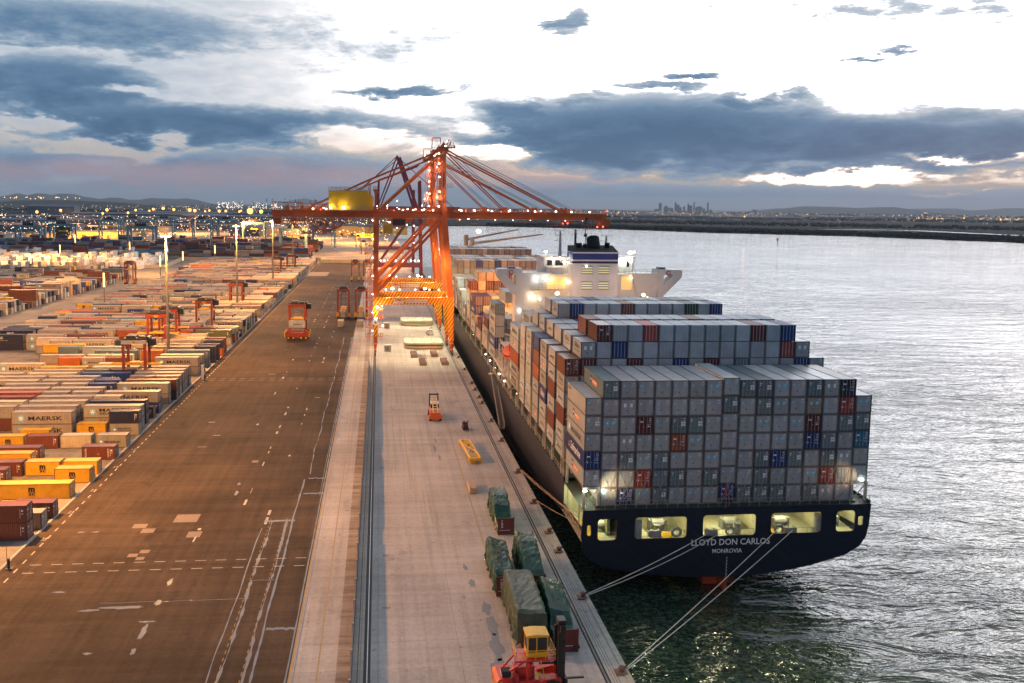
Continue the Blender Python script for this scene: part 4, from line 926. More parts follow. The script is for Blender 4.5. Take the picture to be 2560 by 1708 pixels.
for a, b in ((31.5, 34.1), (37, 44.4), (47.2, 54.9), (57.5, 65), (67.5, 70.2)): q.rail([(a, 121.25, .9), (b, 121.25, .9)], 1.55, .025, 1.6)
q.rail([(29.35, 121.3, .9), (29.35, 134.4, .9)], 1.2, .04, 1.2)
q.rail([(29.3, 121.1, 6.0), (72.5, 121.1, 6.0)], 1.15, .03, 1.5); q.rail([(29.3, 134.8, 6.45), (29.3, 330, 6.45)], 1.1, .03, 2.4)
S(q, 'handrail', RODM)
for i, (X, p_) in enumerate(((33, 420), (41, 620), (51, 900), (61, 700), (69, 420))):
    q = MB(); q.box(X-.6, X+.6, 124, 124.3, 5.28, 5.4); S(q, 'deck_lamp', LAMPC); light('POINT', (X, 125, 4.9), p_*1.5, (1, .93, .52), .3)
for X, Y, Z in ((31.3, 128.5, 5.0), (31.3, 133, 5.0)): light('POINT', (X, Y, Z), 240, (.9, 1, .6), .3)
# upper deck, stern lashing frame and the pedestals that carry the outboard stacks
q = MB(); q.quad([(29.2, 121, 5.9), (72.7, 121, 5.9), (72.7, 135, 5.9), (29.2, 135, 5.9)]); q.box(31.2, 70.8, 122.0, 136, 5.92, 6.08)
q.quad([(29.3, 134.7, 6.42), (72.6, 134.7, 6.42), (72.6, 348, 6.42), (29.3, 348, 6.42)]); q.quad([(29.4, 345, 10), (72.5, 345, 10), (62, 430, 10.6), (40, 430, 10.6)])
S(q, 'deck', DECKG)
q = MB()
for xs in ((29.55, 31.7), (70.3, 72.5)):
    for X in xs:
        for Y in (122.4, 133.8): q.box(X-.18, X+.18, Y-.18, Y+.18, 5.9, 8.9)
    q.box(xs[0]-.2, xs[1]+.2, 122.2, 122.6, 8.6, 8.9); q.box(xs[0]-.2, xs[1]+.2, 133.6, 134, 8.6, 8.9); q.box(xs[0], xs[1], 122.3, 134, 8.7, 8.86)
    q.bar((xs[0], 122.4, 6), (xs[1], 122.4, 8.6), .12)
for y0, y1 in ((135.2, 136.4), (151.0, 152.0), (166.3, 167.6), (182.0, 183.3)):
    for i in range(0, 18): X = 29.4+PT*i-.05; q.box(X-.1, X+.1, y0+.3, y0+.6, 6.4, 14.5)
    for z in (8.9, 11.6, 14.3): q.box(29.4, 72.5, y0+.1, y1-.1, z, z+.12)
for Y in list(range(137, 200, 8))+[205, 214, 222, 235, 250, 266, 281, 296, 311, 327]:
    q.box(29.25, 29.65, Y, Y+.45, 6.4, 8.9); q.box(30.9, 31.2, Y, Y+.45, 6.4, 8.9); q.box(29.25, 31.9, Y, Y+.4, 8.55, 8.85)
q.box(32, 70, 137, 350, 6.5, 8.7)
S(q, 'lashing_bridge', mat('lashing_bridge_grey', (.40, .37, .32), .55, .2, .6, dirt=.4))
q = MB()
for i in range(1, 16):       # crossed rods on the two lowest tiers of the stern stack
    x0 = SX+PT*i+.12; x1 = x0+PT-.24; zb = 6.1
    q.bar((x0, 121.95, zb), (x1, 122.04, zb+2.62), .05); q.bar((x1, 121.95, zb), (x0, 122.04, zb+2.62), .05); q.bar((x0, 121.9, zb), (x1, 122.02, zb+5.2), .05); q.bar((x1, 121.9, zb), (x0, 122.02, zb+5.2), .05)
S(q, 'lashing_rod', RODM)
q = MB(); q.box(29.4, 29.9, 121.9, 122.1, 8.35, 8.5); q.box(71.3, 71.8, 121.8, 122.0, 9.2, 9.4); q.box(32.2, 32.5, 121.7, 121.9, 8.2, 8.6); S(q, 'stern_floodlight', LAMPC)
light('POINT', (30.4, 126, 8.3), 700, (.85, 1, .7), .3); light('SPOT', (30.9, 118.6, 8.6), 2600, (1, .72, .36), .2, (34.0, 122.2, 9.2), 1.1, blend=1); light('SPOT', (72.4, 119.2, 9.6), 1500, (1, .66, .36), .2, (68.4, 122, 9.8), 1.1, blend=1); light('POINT', (71, 126, 8.3), 250, (.9, 1, .8), .3)
q = MB(); q.cyl((50.3, 120.9, 5.9), (50.3, 120.5, 9.8), .05, 6); S(q, 'flagstaff', RODM)
q = MB()
for i in range(7): q.quad([(49.95-.03*i, 120.55, 9.4-i*.3), (50.28, 120.55, 9.6-i*.3), (50.28, 120.55, 9.45-i*.3), (49.95-.03*i, 120.55, 9.25-i*.3)])
S(q, 'ensign_stripes', mat('flag_red', (.5, .05, .04), .7, 0))
# bridge house
LK_ = .15
yb = 210.5; q = MB()
q.box(34.2, 67.9, yb, yb+11, 6.4, 33.0); S(q, 'deckhouse', SHIPW)
q = MB()     # bridge wings reach the ship's side: a tapering arm with an opening
for s_ in (-1, 1):
    q = MB()
    def wx(a): return CX+s_*a
    q.prism([(wx(18.2), 34.3), (wx(22.5), 34.2), (wx(22.9), 33.7), (wx(22.8), 32.9), (wx(18.2), 32.9)], 'y', yb-.3, yb+3.2)
    q.prism([(wx(20.7), 32.9), (wx(22.8), 32.9), (wx(22.7), 32.3), (wx(17.9), 27.4), (wx(16.7), 27.4), (wx(16.7), 29.0), (wx(18.2), 30.4)], 'y', yb-.3, yb+3.2)
    q.box(wx(18.25), wx(16.7), yb-.36, yb+4.5, 6.4, 34.35)
    q.box(wx(16.7), wx(9.5), yb-.2, yb+3.4, 33.0, 33.3)
    q.quad([(wx(21.4), yb+3.3, 32.6), (wx(22.6), yb+3.3, 32.4), (wx(22.6), yb+3.3, 34.1), (wx(21.4), yb+3.3, 34.1)])
    S(q, 'bridge_wing', SHIPW)
q = MB(); q.box(39.5, 62.4, yb+3.6, yb+10, 33.0, 37.0)
q.prism([(yb+3.6, 33.0), (yb+3.6, 37.0), (yb+1.6, 37.2), (yb+3.0, 33.0)], 'x', 39.5, 40.0); q.prism([(yb+3.6, 33.0), (yb+3.6, 37.0), (yb+1.6, 37.2), (yb+3.0, 33.0)], 'x', 61.9, 62.4)
q.box(39.2, 62.7, yb+1.5, yb+10.4, 37.0, 37.25); q.box(40.6, 44.6, yb+1.0, yb+3.6, 33.0, 34.6)
wh = S(q, 'wheelhouse', SHIPW)
q = MB()
for x0, x1 in ((41.0, 42.2), (43.0, 44.9), (57.4, 58.4)): q.box(x0, x1, yb+3.5, yb+3.59, 34.9, 36.2)
q.box(60.9, 61.6, yb+3.5, yb+3.59, 34.6, 36.0); S(q, 'wheelhouse_window', GLASSD)
q = MB(); cy = 205.3; BLK = mat('funnel_black', (.012, .010, .009), .9, .2, .5); NAVYF = mat('funnel_blue', (.03, .05, .2), .45, .1, .5)
q.box(45.4, 56.35, cy, cy+6.2, 6.4, 35.95); q.box(45.4, 56.35, cy, cy+6.2, 35.95, 36.5, 2); q.box(45.4, 56.35, cy, cy+6.2, 36.5, 36.85); q.box(45.4, 56.35, cy, cy+6.2, 36.85, 38.3, 1); q.box(45.4, 56.35, cy, cy+6.2, 38.3, 38.65)
q.prism([(cy, 38.65), (cy+6.2, 38.65), (cy+6.2, 40.0), (cy+5.4, 40.0)], 'x', 45.4, 56.35, 3)
q.box(46.5, 46.6, cy-.04, cy, 7, 36, 0)
cas = S(q, 'funnel_casing', [SHIPW, NAVYF, mat('funnel_stripe', (.02, .022, .05), .5, .1), BLK])
q = MB(); q.quad([(45.38, cy+1, 36.3), (45.38, cy+5.4, 36.3), (45.38, cy+5.4, 38.5), (45.38, cy+1, 38.5)]); S(q, 'funnel_side_panel', mat('funnel_panel', (.1, .2, .55), .4, .05))
q = MB(); q.quad([(45.36, cy+2.4, 36.7), (45.36, cy+4, 36.7), (45.36, cy+4, 38.1), (45.36, cy+2.4, 38.1)]); S(q, 'funnel_emblem', WHITET)
q = MB(); q.cyl((51.4, cy+4.0, 39.0), (51.4, cy+5.6, 41.7), 1.6, 20, 0, 1.55); q.cyl((47.7, cy+4, 39), (47.7, cy+4, 40.6), .7, 12); q.cyl((49.2, cy+4, 39), (49.2, cy+4, 40.4), .5, 12); q.cyl((54.6, cy+4, 39), (54.6, cy+4, 40.7), .65, 12); S(q, 'exhaust_pipe', BLK)
q = MB()
for x0, x1 in ((47.65, 50.15), (51.75, 54.2)):
    for z0, z1 in ((33.4, 35.25), (29.75, 31.65)):
        q.box(x0, x1, cy-.02, cy+.0, z0, z1)
S(q, 'vent_recess', mat('vent_glow', (.5, .5, .3), .5, .1, emit=(.85, .8, .35), es=.55))  # emission put into the vent backs instead of a lamp behind the louvres
q = MB()
for x0, x1 in ((47.6, 50.2), (51.7, 54.25)):
    for z0, z1 in ((33.4, 35.3), (29.75, 31.7)):
        for i in range(4): z = z0+i*(z1-z0)/3.4; q.box(x0, x1, cy-.22, cy-.03, z, z+.3)
S(q, 'vent_louvre', GREYST)
q = MB(); DKR = mat('opening_shadow', (.05, .04, .035), .8, .1)
q.box(58.7, 61.3, yb-.04, yb+.01, 29.3, 32.6); q.box(40.4, 44.9, yb-.04, yb+.01, 29.5, 32.4); S(q, 'glowing_alcove', mat('alcove_glow', (.7, .5, .25), .5, .1, emit=(1, .55, .15), es=.55))  # flat panels glowing by themselves; the lamplight is in their colour
q = MB()     # decks, ladders and rails on the after face of the house
q.rail([(34.3, yb-.1, 33.2), (45.3, yb-.1, 33.2)], 1.1, .035, 1.3); q.rail([(56.5, yb-.1, 33.2), (67.6, yb-.1, 33.2)], 1.1, .035, 1.3)
q.rail([(30.0, yb-.1, 34.3), (34, yb-.1, 34.3)], .3, .03, 1.3); q.box(36.2, 43.0, yb-1.2, yb, 29.2, 29.35, 0); q.rail([(36.2, yb-1.2, 29.3), (43, yb-1.2, 29.3)], 1.1, .03, .9)
q.box(34.9, 40.0, yb-2.2, yb, 23.9, 24.05); q.rail([(34.9, yb-2.2, 24), (40, yb-2.2, 24)], 1.1, .03, .8)
for a, b in (((39.5, yb-.4, 24), (36.5, yb-.4, 29.3)), ((38, yb-.6, 29.3), (41.5, yb-.6, 33.2)), ((62.2, yb-.4, 28.5), (61.2, yb-.4, 33)), ((62.3, yb-.3, 33.2), (60, yb+.8, 36.8))): q.bar(a, b, .5, .06); q.bar(Vector(a)+Vector((0, -.35, .9)), Vector(b)+Vector((0, -.35, .9)), .06)
q.rail([(39.2, yb+1.5, 37.25), (62.7, yb+1.5, 37.25)], 1.0, .03, 1.5)
S(q, 'external_ladder_and_rail', mat('rail_pale', (.45, .43, .38), .5, .1))
q = MB()
for X, z, hh in ((44.2, 37.2, 6.2), (55.7, 37.2, 5.0)):
    q.cyl((X, yb+4, z), (X, yb+4, z+hh), .45, 8, 0, .2)
    for k in range(3):
        zz = z+hh-k*1.25; q.box(X-1.3, X+(1.0 if k == 0 else .2), yb+3.95, yb+4.05, zz-.06, zz+.02); q.ball((X-1.3, yb+4, zz+.12), .17); q.ball((X-.7, yb+4, zz+.12), .14)
        if k == 0: q.ball((X+1.0, yb+4, zz+.12), .17)
S(q, 'signal_mast', mat('mast_grey', (.3, .3, .33), .5, .1))
q = MB(); q.cyl((48.2, yb+5, 38), (48.2, yb+5, 43.0), .3, 10); q.ball((48.2, yb+5, 43.4), .35); q.box(46.2, 50.3, yb+4.9, yb+5.1, 43.9, 44.1); q.rail([(45.5, cy+.2, 39.0), (47, cy+.2, 39.0)], .7, .02, 1.5) if False else None
S(q, 'radar_mast', DARKST); q = MB(); q.cyl((50.7, yb+5, 38), (50.7, yb+5, 45.8), .1, 8); q.box(50.3, 51.1, yb+4.8, yb+5.2, 41.9, 42.6); q.path([(50.1, yb+5, 46.3), (50.1, yb+5, 45.2), (51.4, yb+5, 45.2), (51.5, yb+5, 46.7)], .07); q.cyl((50.75, yb+5, 45.8), (50.9, yb+5, 46.6), .35, 10)
S(q, 'antenna_mast', DARKST)
q = MB()
for X, Z in ((31.6, 33.4), (70.3, 33.4)):
    for i in range(10):
        t_, t2 = 2*PI*i/10, 2*PI*(i+1)/10
        if i % 10: q.cyl((X+.5*math.cos(t_), yb-.4, Z+.5*math.sin(t_)), (X+.5*math.cos(t2), yb-.4, Z+.5*math.sin(t2)), .14, 6)
S(q, 'lifebuoy', mat('lifebuoy_red', (.5, .1, .07), .6, .1))
q = MB(); q.box(31.0, 32.6, yb, yb+2, 34.3, 34.75); q.box(67.9, 69.6, yb, yb+2, 34.3, 34.8); S(q, 'wing_console', mat('console_blue', (.06, .12, .22), .5, .1))
def shiplamp(x, y, z, r=.28, m=LAMPW, p=0, col=(1, .8, .6), off=(0, -.6, 0)):
    lamps(ship_root, [(x-51, y-122, z, r)], m)
    if p: light('POINT', (x+off[0], y+off[1], z+off[2]), p, col, .3)
for a in ((37.6, yb-.5, 31.9, .26, LAMPC, 220, (.8, .95, .95)), (40.2, yb-.5, 31.9, .26, LAMPC, 220, (.8, .95, .95)), (41.3, yb-.5, 31.6, .22, LAMPW, 500, (1, .65, .25)), (45.0, yb-.6, 31.2, .2, LAMPW, 400, (1, .65, .25)), (61.0, yb-.5, 32.2, .2, LAMPW, 250, (1, .65, .25)),
          (41.8, cy-.5, 28.9, .5, LAMPO, 11000, (1, .62, .42), (2, -7, 2)), (62.6, cy-.5, 28.6, .45, LAMPO, 11000, (1, .62, .42), (-2, -7, 2)), (63.6, cy-.4, 27.9, .38, LAMPO, 0, (1, .5, .2)), (37.2, yb-.6, 27.6, .3, LAMPW, 900, (1, .75, .3)), (38.6, yb-.6, 27.0, .22, LAMPW, 0, (1, 1, 1)), (36.2, yb-.6, 27.4, .22, LAMPW, 0, (1, 1, 1)),
          (42.0, yb+3.2, 36.7, .3, LAMPW, 500, (1, .9, .7)), (44.1, yb+3.2, 36.9, .3, LAMPW, 400, (1, .9, .7)), (59.6, yb+3.0, 36.4, .36, LAMPC, 600, (.9, 1, .8)), (61.2, yb+2.4, 36.2, .3, LAMPC, 300, (1, .9, .7)), (40.2, yb+1.4, 38.3, .35, LAMPW, 300, (1, .8, .6)), (61.1, yb+1.4, 38.2, .55, LAMPW, 400, (1, .8, .5)), (62.1, yb+1.4, 38.4, .25, LAMPO, 0, (1, .6, .3)), (44.9, cy+7, 35.8, .4, LAMPW, 500, (1, .8, .5)), (33.7, yb-.6, 24.2, .2, LAMPC, 150, (.9, .95, 1)), (48.7, cy-.3, 35.3, .2, LAMPW, 0, (1, 1, 1))):
    shiplamp(*a)
for x, y, z in ((29.6, 222.5, 8.0), (29.6, 232, 8.2), (29.6, 242, 8.2), (29.7, 252, 8.2), (29.7, 214, 8), (29.7, 205, 8)): shiplamp(x, y, z, .2, LAMPW, 350 if int(y) % 2 == 0 else 0, (1, .75, .4), (-.6, 0, 0))
for y in (141, 156, 173, 190, 280, 300): shiplamp(30.2, y, 8.2, .08, LAMPW, 90, (1, .78, .4), (-.3, 0, -.4))
for x in (32, 33.5, 36): shiplamp(x, 350, 12, .2, LAMPC)
# stores crane and lifeboat amidships
q = MB(); BOATO = mat('lifeboat_orange', (.62, .075, .02), .4, .1, 1)
lb = empty('lifeboat', (30.3, 203, 15), 0, 'enclosed orange lifeboat hanging in its davit on the quay side of the bridge', 'lifeboat')
n_ = 12; P = []
for i in range(n_+1):
    t_ = i/n_; y = -4.4+8.8*t_; wd = 1.45*math.sin(PI*min(.98, max(.02, t_)))**.45; P.append((y, wd))
prof = [(0, -1.5), (.55, -1.35), (.95, -.6), (1, .1), (.9, .7), (.55, 1.3), (0, 1.55)]
for (ya, wa), (yb_, wb) in zip(P, P[1:]):
    for (a, z), (b, z2) in zip(prof, prof[1:]):
        for s_ in (-1, 1): q.quad([(s_*a*wa, ya, z*(.55+.45*wa/1.45)), (s_*a*wb, yb_, z*(.55+.45*wb/1.45)), (s_*b*wb, yb_, z2*(.55+.45*wb/1.45)), (s_*b*wa, ya, z2*(.55+.45*wa/1.45))])
q.box(-.55, .55, -3.6, -2.0, 1.2, 2.5); q.obj('boat_body', BOATO, lb)
q = MB(); q.box(-1.5, 1.5, -4.3, 4.3, -.12, .02); q.obj('fender_belt', mat('boat_dark', (.1, .03, .02), .6, .1), lb)
q = MB(); q.box(-.4, .4, -3.62, -3.55, 1.7, 2.2); q.obj('window', GLASSD, lb)
q = MB(); D = mat('davit_pale', (.62, .56, .48), .5, .1)
for y in (199.5, 206.5): q.bar((32.2, y, 9), (32.0, y, 18.5), .4); q.bar((32.0, y, 18.5), (29.8, y, 19.0), .35); q.bar((30.3, y, 18.6), (30.3, y, 16.6), .08)
q.bar((31.0, 205.5, 17.5), (29.6, 196.8, 22.8), .16); q.bar((32.0, 205.5, 17.5), (30.2, 196.8, 22.8), .16)
for i in range(9): t_ = i/8; q.bar(Vector((31, 205.5, 17.5)).lerp(Vector((29.6, 196.8, 22.8)), t_), Vector((32, 205.5, 17.5)).lerp(Vector((30.2, 196.8, 22.8)), t_), .09)
q.cyl((31.4, 205.5, 9), (31.4, 205.5, 17.8), .45, 10); q.box(30.5, 33, 212, 220, 15.0, 15.15); q.rail([(30.4, 208, 15), (30.4, 220, 15)], 1.1, .03, 1.2); q.rail([(30.0, 196, 9), (30.0, 220, 9)], 1.1, .04, 1.5)
q.bar((29.8, 222, 10.5), (30.2, 210, 9.2), .9, .5); q.bar((29.8, 209, 9.0), (30.3, 200, 7.4), .5, .4); q.ball((31, 204.6, 10.3), .7, seg=12); q.box(30.2, 33, 198, 220, 8.9, 9.0)
for y in (198, 202, 208, 213, 218): q.box(30.0, 30.25, y, y+.25, 6.4, 15)
S(q, 'davit', D)
LK_ = 1.0
# gangway: a ladder from the side of the ship down to the quay
gw = empty('gangway', (27.2, 190.5, .2), 0, 'long steep boarding ladder with handrails leaning from the quay up to the ship', 'gangway')
a = Vector((0, 0, 0)); b = Vector((2.0, 32.5, 6.1)); q = MB()
for s_ in (-.55, .55):
    q.bar(a+Vector((s_, 0, 0)), b+Vector((s_, 0, 0)), .1, .3)
for i in range(60): p = a.lerp(b, i/59); q.box(p.x-.5, p.x+.5, p.y-.12, p.y+.12, p.z-.03, p.z+.03)
q.obj('treads', mat('gangway_grey', (.14, .13, .12), .6, .2, 2), gw)
q = MB()
for s_ in (-.6, .6):
    q.bar(a+Vector((s_, 0, 1.05)), b+Vector((s_, 0, 1.05)), .06); q.bar(a+Vector((s_, 0, .55)), b+Vector((s_, 0, .55)), .04)
    for i in range(26): p = a.lerp(b, i/25)+Vector((s_, 0, 0)); q.bar(p, p+Vector((0, 0, 1.05)), .05)
q.obj('handrail', RODM, gw)
q = MB(); q.box(1.0, 3.1, 32.2, 33.8, 5.9, 6.15); q.obj('landing', YELLOWP, gw)
# mooring lines and bollards
def line(name, a, b, sag, r, label, m, group=None):
    q = MB(); a = Vector(a); b = Vector(b); pts = []
    for i in range(17): t_ = i/16; p = a.lerp(b, t_); p.z -= sag*4*t_*(1-t_); pts.append(p)
    q.path(pts, r, 0, 6); return tag(q.obj(name, m), label, 'mooring line', group)
ROPE = mat('rope', (.5, .46, .42), .8, .15, 8); ROPE2 = mat('rope_tan', (.42, .27, .18), .8, .15, 8)
line('mooring_line', (26.2, 105.4, .55), (48.0, 121.2, 1.95), .35, .06, 'pale mooring rope, upper of the pair running left from the middle stern opening', ROPE)
line('mooring_line', (26.3, 105.2, .5), (49.5, 121.2, 1.75), .5, .06, 'pale mooring rope, lower of the pair running left from the middle stern opening', ROPE)
line('mooring_line', (26.3, 87.3, .6), (58.3, 121.2, 2.1), .25, .06, 'long pale mooring rope ending beside the ring in the right stern opening', ROPE)
line('mooring_line', (26.4, 87.2, .5), (60.9, 121.2, 2.1), .35, .06, 'long pale mooring rope ending at the right end of the right stern opening', ROPE)
line('mooring_line', (26.2, 141.5, .5), (29.6, 124.5, 2.6), .2, .05, 'brown rope from the bollard to the stern corner, lowest of three', ROPE2)
line('mooring_line', (26.2, 158.5, .5), (29.6, 126.5, 3.0), .3, .05, 'brown rope from the farther bollard to the stern corner, left of three', ROPE2)
line('mooring_line', (26.4, 158.7, .55), (29.7, 125.5, 3.1), .15, .05, 'brown rope from the farther bollard to the stern corner, right of three', ROPE2)
q = MB(); q.cyl((0, 0, 0), (0, 0, .45), .26, 12); q.cyl((0, 0, .45), (0, 0, .62), .42, 12, 0, .3); q.cyl((-.0, -.1, .5), (.45, -.1, .62), .16, 8)
bo = q.obj('bollard_post', mat('bollard_iron', (.10, .05, .04), .6, .2, 2)); q = MB(); q.box(-.75, .5, -.6, .6, 0, .08); bp_ = q.obj('base_plate', mat('bollard_base', (.18, .10, .08), .7, .2, 2))
first = None
for i, Y in enumerate((87.3, 105.5, 120.6, 128, 141.5, 158.6, 180.7, 197.8, 216.4, 222.9, 232.7, 241, 262, 283, 305)):
    lab = f"squat iron bollard on the quay edge, {ORD[i+1]} from the front"
    e = empty('bollard', (25.75, Y, .11), 0, lab, 'bollard', 'bollards along the quay edge')
    for src in (bo, bp_):
        c_ = src if i == 0 else src.copy()
        if i: COL.objects.link(c_)
        c_.parent = e
for i, Y in enumerate((83.5, 92.6, 104, 116, 150, 175, 200, 230, 260)):
    q = MB(); q.cyl((26.95, Y, -8), (26.95, Y, -1.0), .38, 12); q.cyl((26.95, Y, -1.0), (26.95, Y, -.9), .42, 12)
    tag(q.obj('fender_pile', mat('pile_timber', (.06, .05, .045), .8, .3, 2)), f"dark timber fender pile against the quay wall, {ORD[i+1]} from the front", 'pile', 'fender piles')
q = MB()
for Y in (95.5, 101.4, 112.5, 122.5, 131, 149, 166): q.box(25.0, 25.35, Y, Y+.7, .018, .03, 0); q.box(25.06, 25.29, Y+.1, Y+.6, .03, .032, 1)
tag(q.obj('pit_cover', [DARKST, mat('pit_lid', (.35, .33, .31), .7, .1)]), kind='structure')
SODK = .66
# ------------------------------------------------------------------ quay cranes
def stripe_mat():
    m = bpy.data.materials.new('hazard_stripe_paint'); m.use_nodes = True; t = m.node_tree; n = t.nodes; l = t.links; b = n['Principled BSDF']; b.inputs['Roughness'].default_value = .5
    tcn = n.new('ShaderNodeTexCoord'); sp = n.new('ShaderNodeSeparateXYZ'); l.new(tcn.outputs['Object'], sp.inputs[0])
    a = n.new('ShaderNodeMath'); a.operation = 'ADD'; l.new(sp.outputs[0], a.inputs[0]); l.new(sp.outputs[1], a.inputs[1])
    a2 = n.new('ShaderNodeMath'); a2.operation = 'SUBTRACT'; l.new(a.outputs[0], a2.inputs[0])
    zz = n.new('ShaderNodeMath'); zz.operation = 'MULTIPLY'; l.new(sp.outputs[2], zz.inputs[0]); zz.inputs[1].default_value = .62; l.new(zz.outputs[0], a2.inputs[1])
    d = n.new('ShaderNodeMath'); d.operation = 'MULTIPLY'; l.new(a2.outputs[0], d.inputs[0]); d.inputs[1].default_value = .95
    f = n.new('ShaderNodeMath'); f.operation = 'FRACT'; l.new(d.outputs[0], f.inputs[0])
    g_ = n.new('ShaderNodeMath'); g_.operation = 'GREATER_THAN'; l.new(f.outputs[0], g_.inputs[0]); g_.inputs[1].default_value = .5
    mx = n.new('ShaderNodeMix'); mx.data_type = 'RGBA'; l.new(g_.outputs[0], mx.inputs[0]); mx.inputs[6].default_value = (.56, .10, .02, 1); mx.inputs[7].default_value = (.80, .50, .02, 1)
    l.new(mx.outputs[2], b.inputs['Base Color']); return m
STRIPE = stripe_mat()
OS = orange_steel
def sts(y0, label, number=None, back=0):
    """ship-to-shore crane; local origin on the landside rail at the front frame"""
    R = empty('quay_crane', (-1, y0, 0), 0, label, 'crane', 'quay cranes')
    D = 21.0
    def O(q, n_, m, par=None): return q.obj(n_, m, par or R)
    XW = 25.15
    for k, yf in enumerate((0, D)):
        for side in (0, 1):
            q = MB(); m = MB(); qc = MB()
            if side == 0: q.bar((0, yf, 19), (0, yf, 46), 1.5, 1.4); m.bar((0, yf, 6.0), (0, yf, 19), 1.5, 1.4); O(q, 'leg', OS)
            else: q.bar((24.6, yf, 19), (22.3, yf, 46), 1.9, 1.6); m.bar((XW, yf, 4.5), (24.6, yf, 19), 1.5, 1.6, w2=2.4, h2=1.7); O(q, 'leg', OS)
            O(m, 'striped_leg_foot', STRIPE)
            X = 0 if side == 0 else XW
            qc.bar((X, yf-3.2, 3.4), (X, yf+3.2, 3.4), .9, .9); qc.bar((X, yf, 3.6), (X, yf, 6.5 if side == 0 else 5), 1.3, 1.3)
            for s_ in (-2.4, 2.4): qc.bar((X, yf+s_-1.3, 1.7), (X, yf+s_+1.3, 1.7), .7, .8); qc.bar((X, yf+s_, 1.9), (X, yf+s_, 3.1), .5, .5)
            bg_ = O(qc, 'bogie', OS); qw = MB()
            for i in range(8): qw.cyl((X-.16, yf-3.3+i*.94, .45), (X+.16, yf-3.3+i*.94, .45), .42, 10)
            O(qw, 'wheel', DARKST, bg_)
        q = MB(); q.box(.75, 23.9, yf-.8, yf+.8, 16.6, 18.9); O(q, 'portal_beam', STRIPE)
        q = MB()
        if True:
            q.bar((.3, yf, 20.6), (21.4, yf-.0, 43.6), .9, .9); q.bar((.4, yf+1.6, 20.0), (21.2, yf+1.6, 43.0), .5, .5)
            O(q, 'diagonal_brace', OS)
        q = MB(); q.bar((0, yf, 45.6), (22.6, yf, 45.6), 1.3, 1.0); O(q, 'upper_cross_beam', OS)
        q = MB(); q.bar((22.3, yf, 46), (22.4, yf+(D/2-yf)*.28, 67), 1.3, 1.2, w2=1.0, h2=1.0); O(q, 'mast', OS)
        q = MB(); q.bar((1.4, yf, 47.6), (21.3, yf+(D/2-yf)*.26, 66.2), 1.15, 1.0); O(q, 'mast_back_leg', OS)
        q = MB(); q.bar((-.1, yf, 46), (-.1, yf, 54), .5, .5); q.box(-.8, .6, yf-.5, yf+.5, 53.6, 54); q.rail([(-.8, yf-.5, 54), (.6, yf-.5, 54)], 1, .04, .7); O(q, 'lantern_post', OS)
    for side, X in ((0, 0), (1, 24.6)):
        q = MB(); q.bar((X, .8, 17.7), (X, D-.8, 17.7), 1.3, 1.6); q.bar((X-2.0*side, .8, 45.4), (X-2.0*side, D-.8, 45.4), 1.1, 1.2); O(q, 'side_tie_beam', OS)
    q = MB()
    if number: text_mb(q, number, -.35, .35, 10.2, 11.4, -.73, 0, 'y', .02)
    q.quad([(6.0, -.82, 17.0), (9.1, -.82, 17.0), (9.1, -.82, 18.6), (6.0, -.82, 18.6)], 1); q.quad([(9.9, -.82, 17.2), (17.0, -.82, 17.2), (17.0, -.82, 18.3), (9.9, -.82, 18.3)], 1)
    text_mb(q, 'ZPMC', 6.2, 8.9, 17.6, 18.5, -.83, 2, 'y', .04); text_mb(q, 'CHINA', 6.9, 8.3, 17.12, 17.42, -.83, 2, 'y', 0); text_mb(q, 'HEADROOM 13.5 m  SWL 65 t', 10.1, 16.8, 17.5, 18.0, -.83, 2, 'y', 0)
    if number: q.cyl((0, -.705, 10.8), (0, -.72, 10.8), .95, 16, 3)
    O(q, 'name_board', [BLACKT, mat('board_white', (.7, .68, .66), .5, .05), mat('board_red', (.55, .06, .05), .5, 0), WHITET])
    g1, g2 = D/2-3.2, D/2+3.2
    for gy in (g1, g2):
        q = MB(); q.box(-33.8, 24.5, gy-.6, gy+.6, 44.9, 46.9); q.box(-33.8, 24.5, gy-.8, gy+.8, 46.9, 47.0); O(q, 'trolley_girder', OS)
        q = MB(); q.box(24.7, 78.2, gy-.55, gy+.55, 44.8, 46.8); q.box(24.7, 78.2, gy-.9, gy+.75, 46.8, 46.9)
        q.box(76.5, 79.8, gy-.4, gy+.4, 42.8, 44.8); O(q, 'boom', OS)
    q = MB()
    for X in range(-33, 78, 9): q.box(X, X+.7, g1+.6, g2-.6, 46.0, 46.7)
    q.box(76.8, 78.2, g1-1, g2+1, 43.2, 46.8); O(q, 'girder_tie', OS)
    q = MB(); q.rail([(-34, g1-1.4, 47), (78, g1-1.4, 47)], 1.1, .05, 2.4); q.box(-34, 78, g1-1.5, g1-.8, 46.92, 46.99); q.rail([(-34, g2+1.4, 47), (78, g2+1.4, 47)], 1.1, .05, 3)
    O(q, 'walkway', OS)
    q = MB(); q.box(-15.3, -2.4, 4.5, 16.5, 47.3, 53.6); q.box(-15.35, -14.2, 4.3, 16.6, 53.0, 53.2); q.box(-12.4, -12.2, 4.35, 4.5, 47.3, 53.6); q.box(-2.4, -1.0, 6, 10, 47.3, 52.2)
    mh_ = O(q, 'machinery_house', mat('machinery_house_yellow', (.66, .40, .015), .5, .1, .5)); q = MB(); q.rail([(-15.3, 4.5, 53.6), (-2.4, 4.5, 53.6)], 1.1, .05, 1.2); q.rail([(-15.3, 16.5, 53.6), (-2.4, 16.5, 53.6)], 1.1, .05, 1.6); q.rail([(-15.8, 3.6, 47.3), (-2, 3.6, 47.3)], 1.1, .04, 1.0); q.box(-15.8, -2, 3.6, 4.5, 47.15, 47.3); O(q, 'roof_rail', GREYST, mh_)
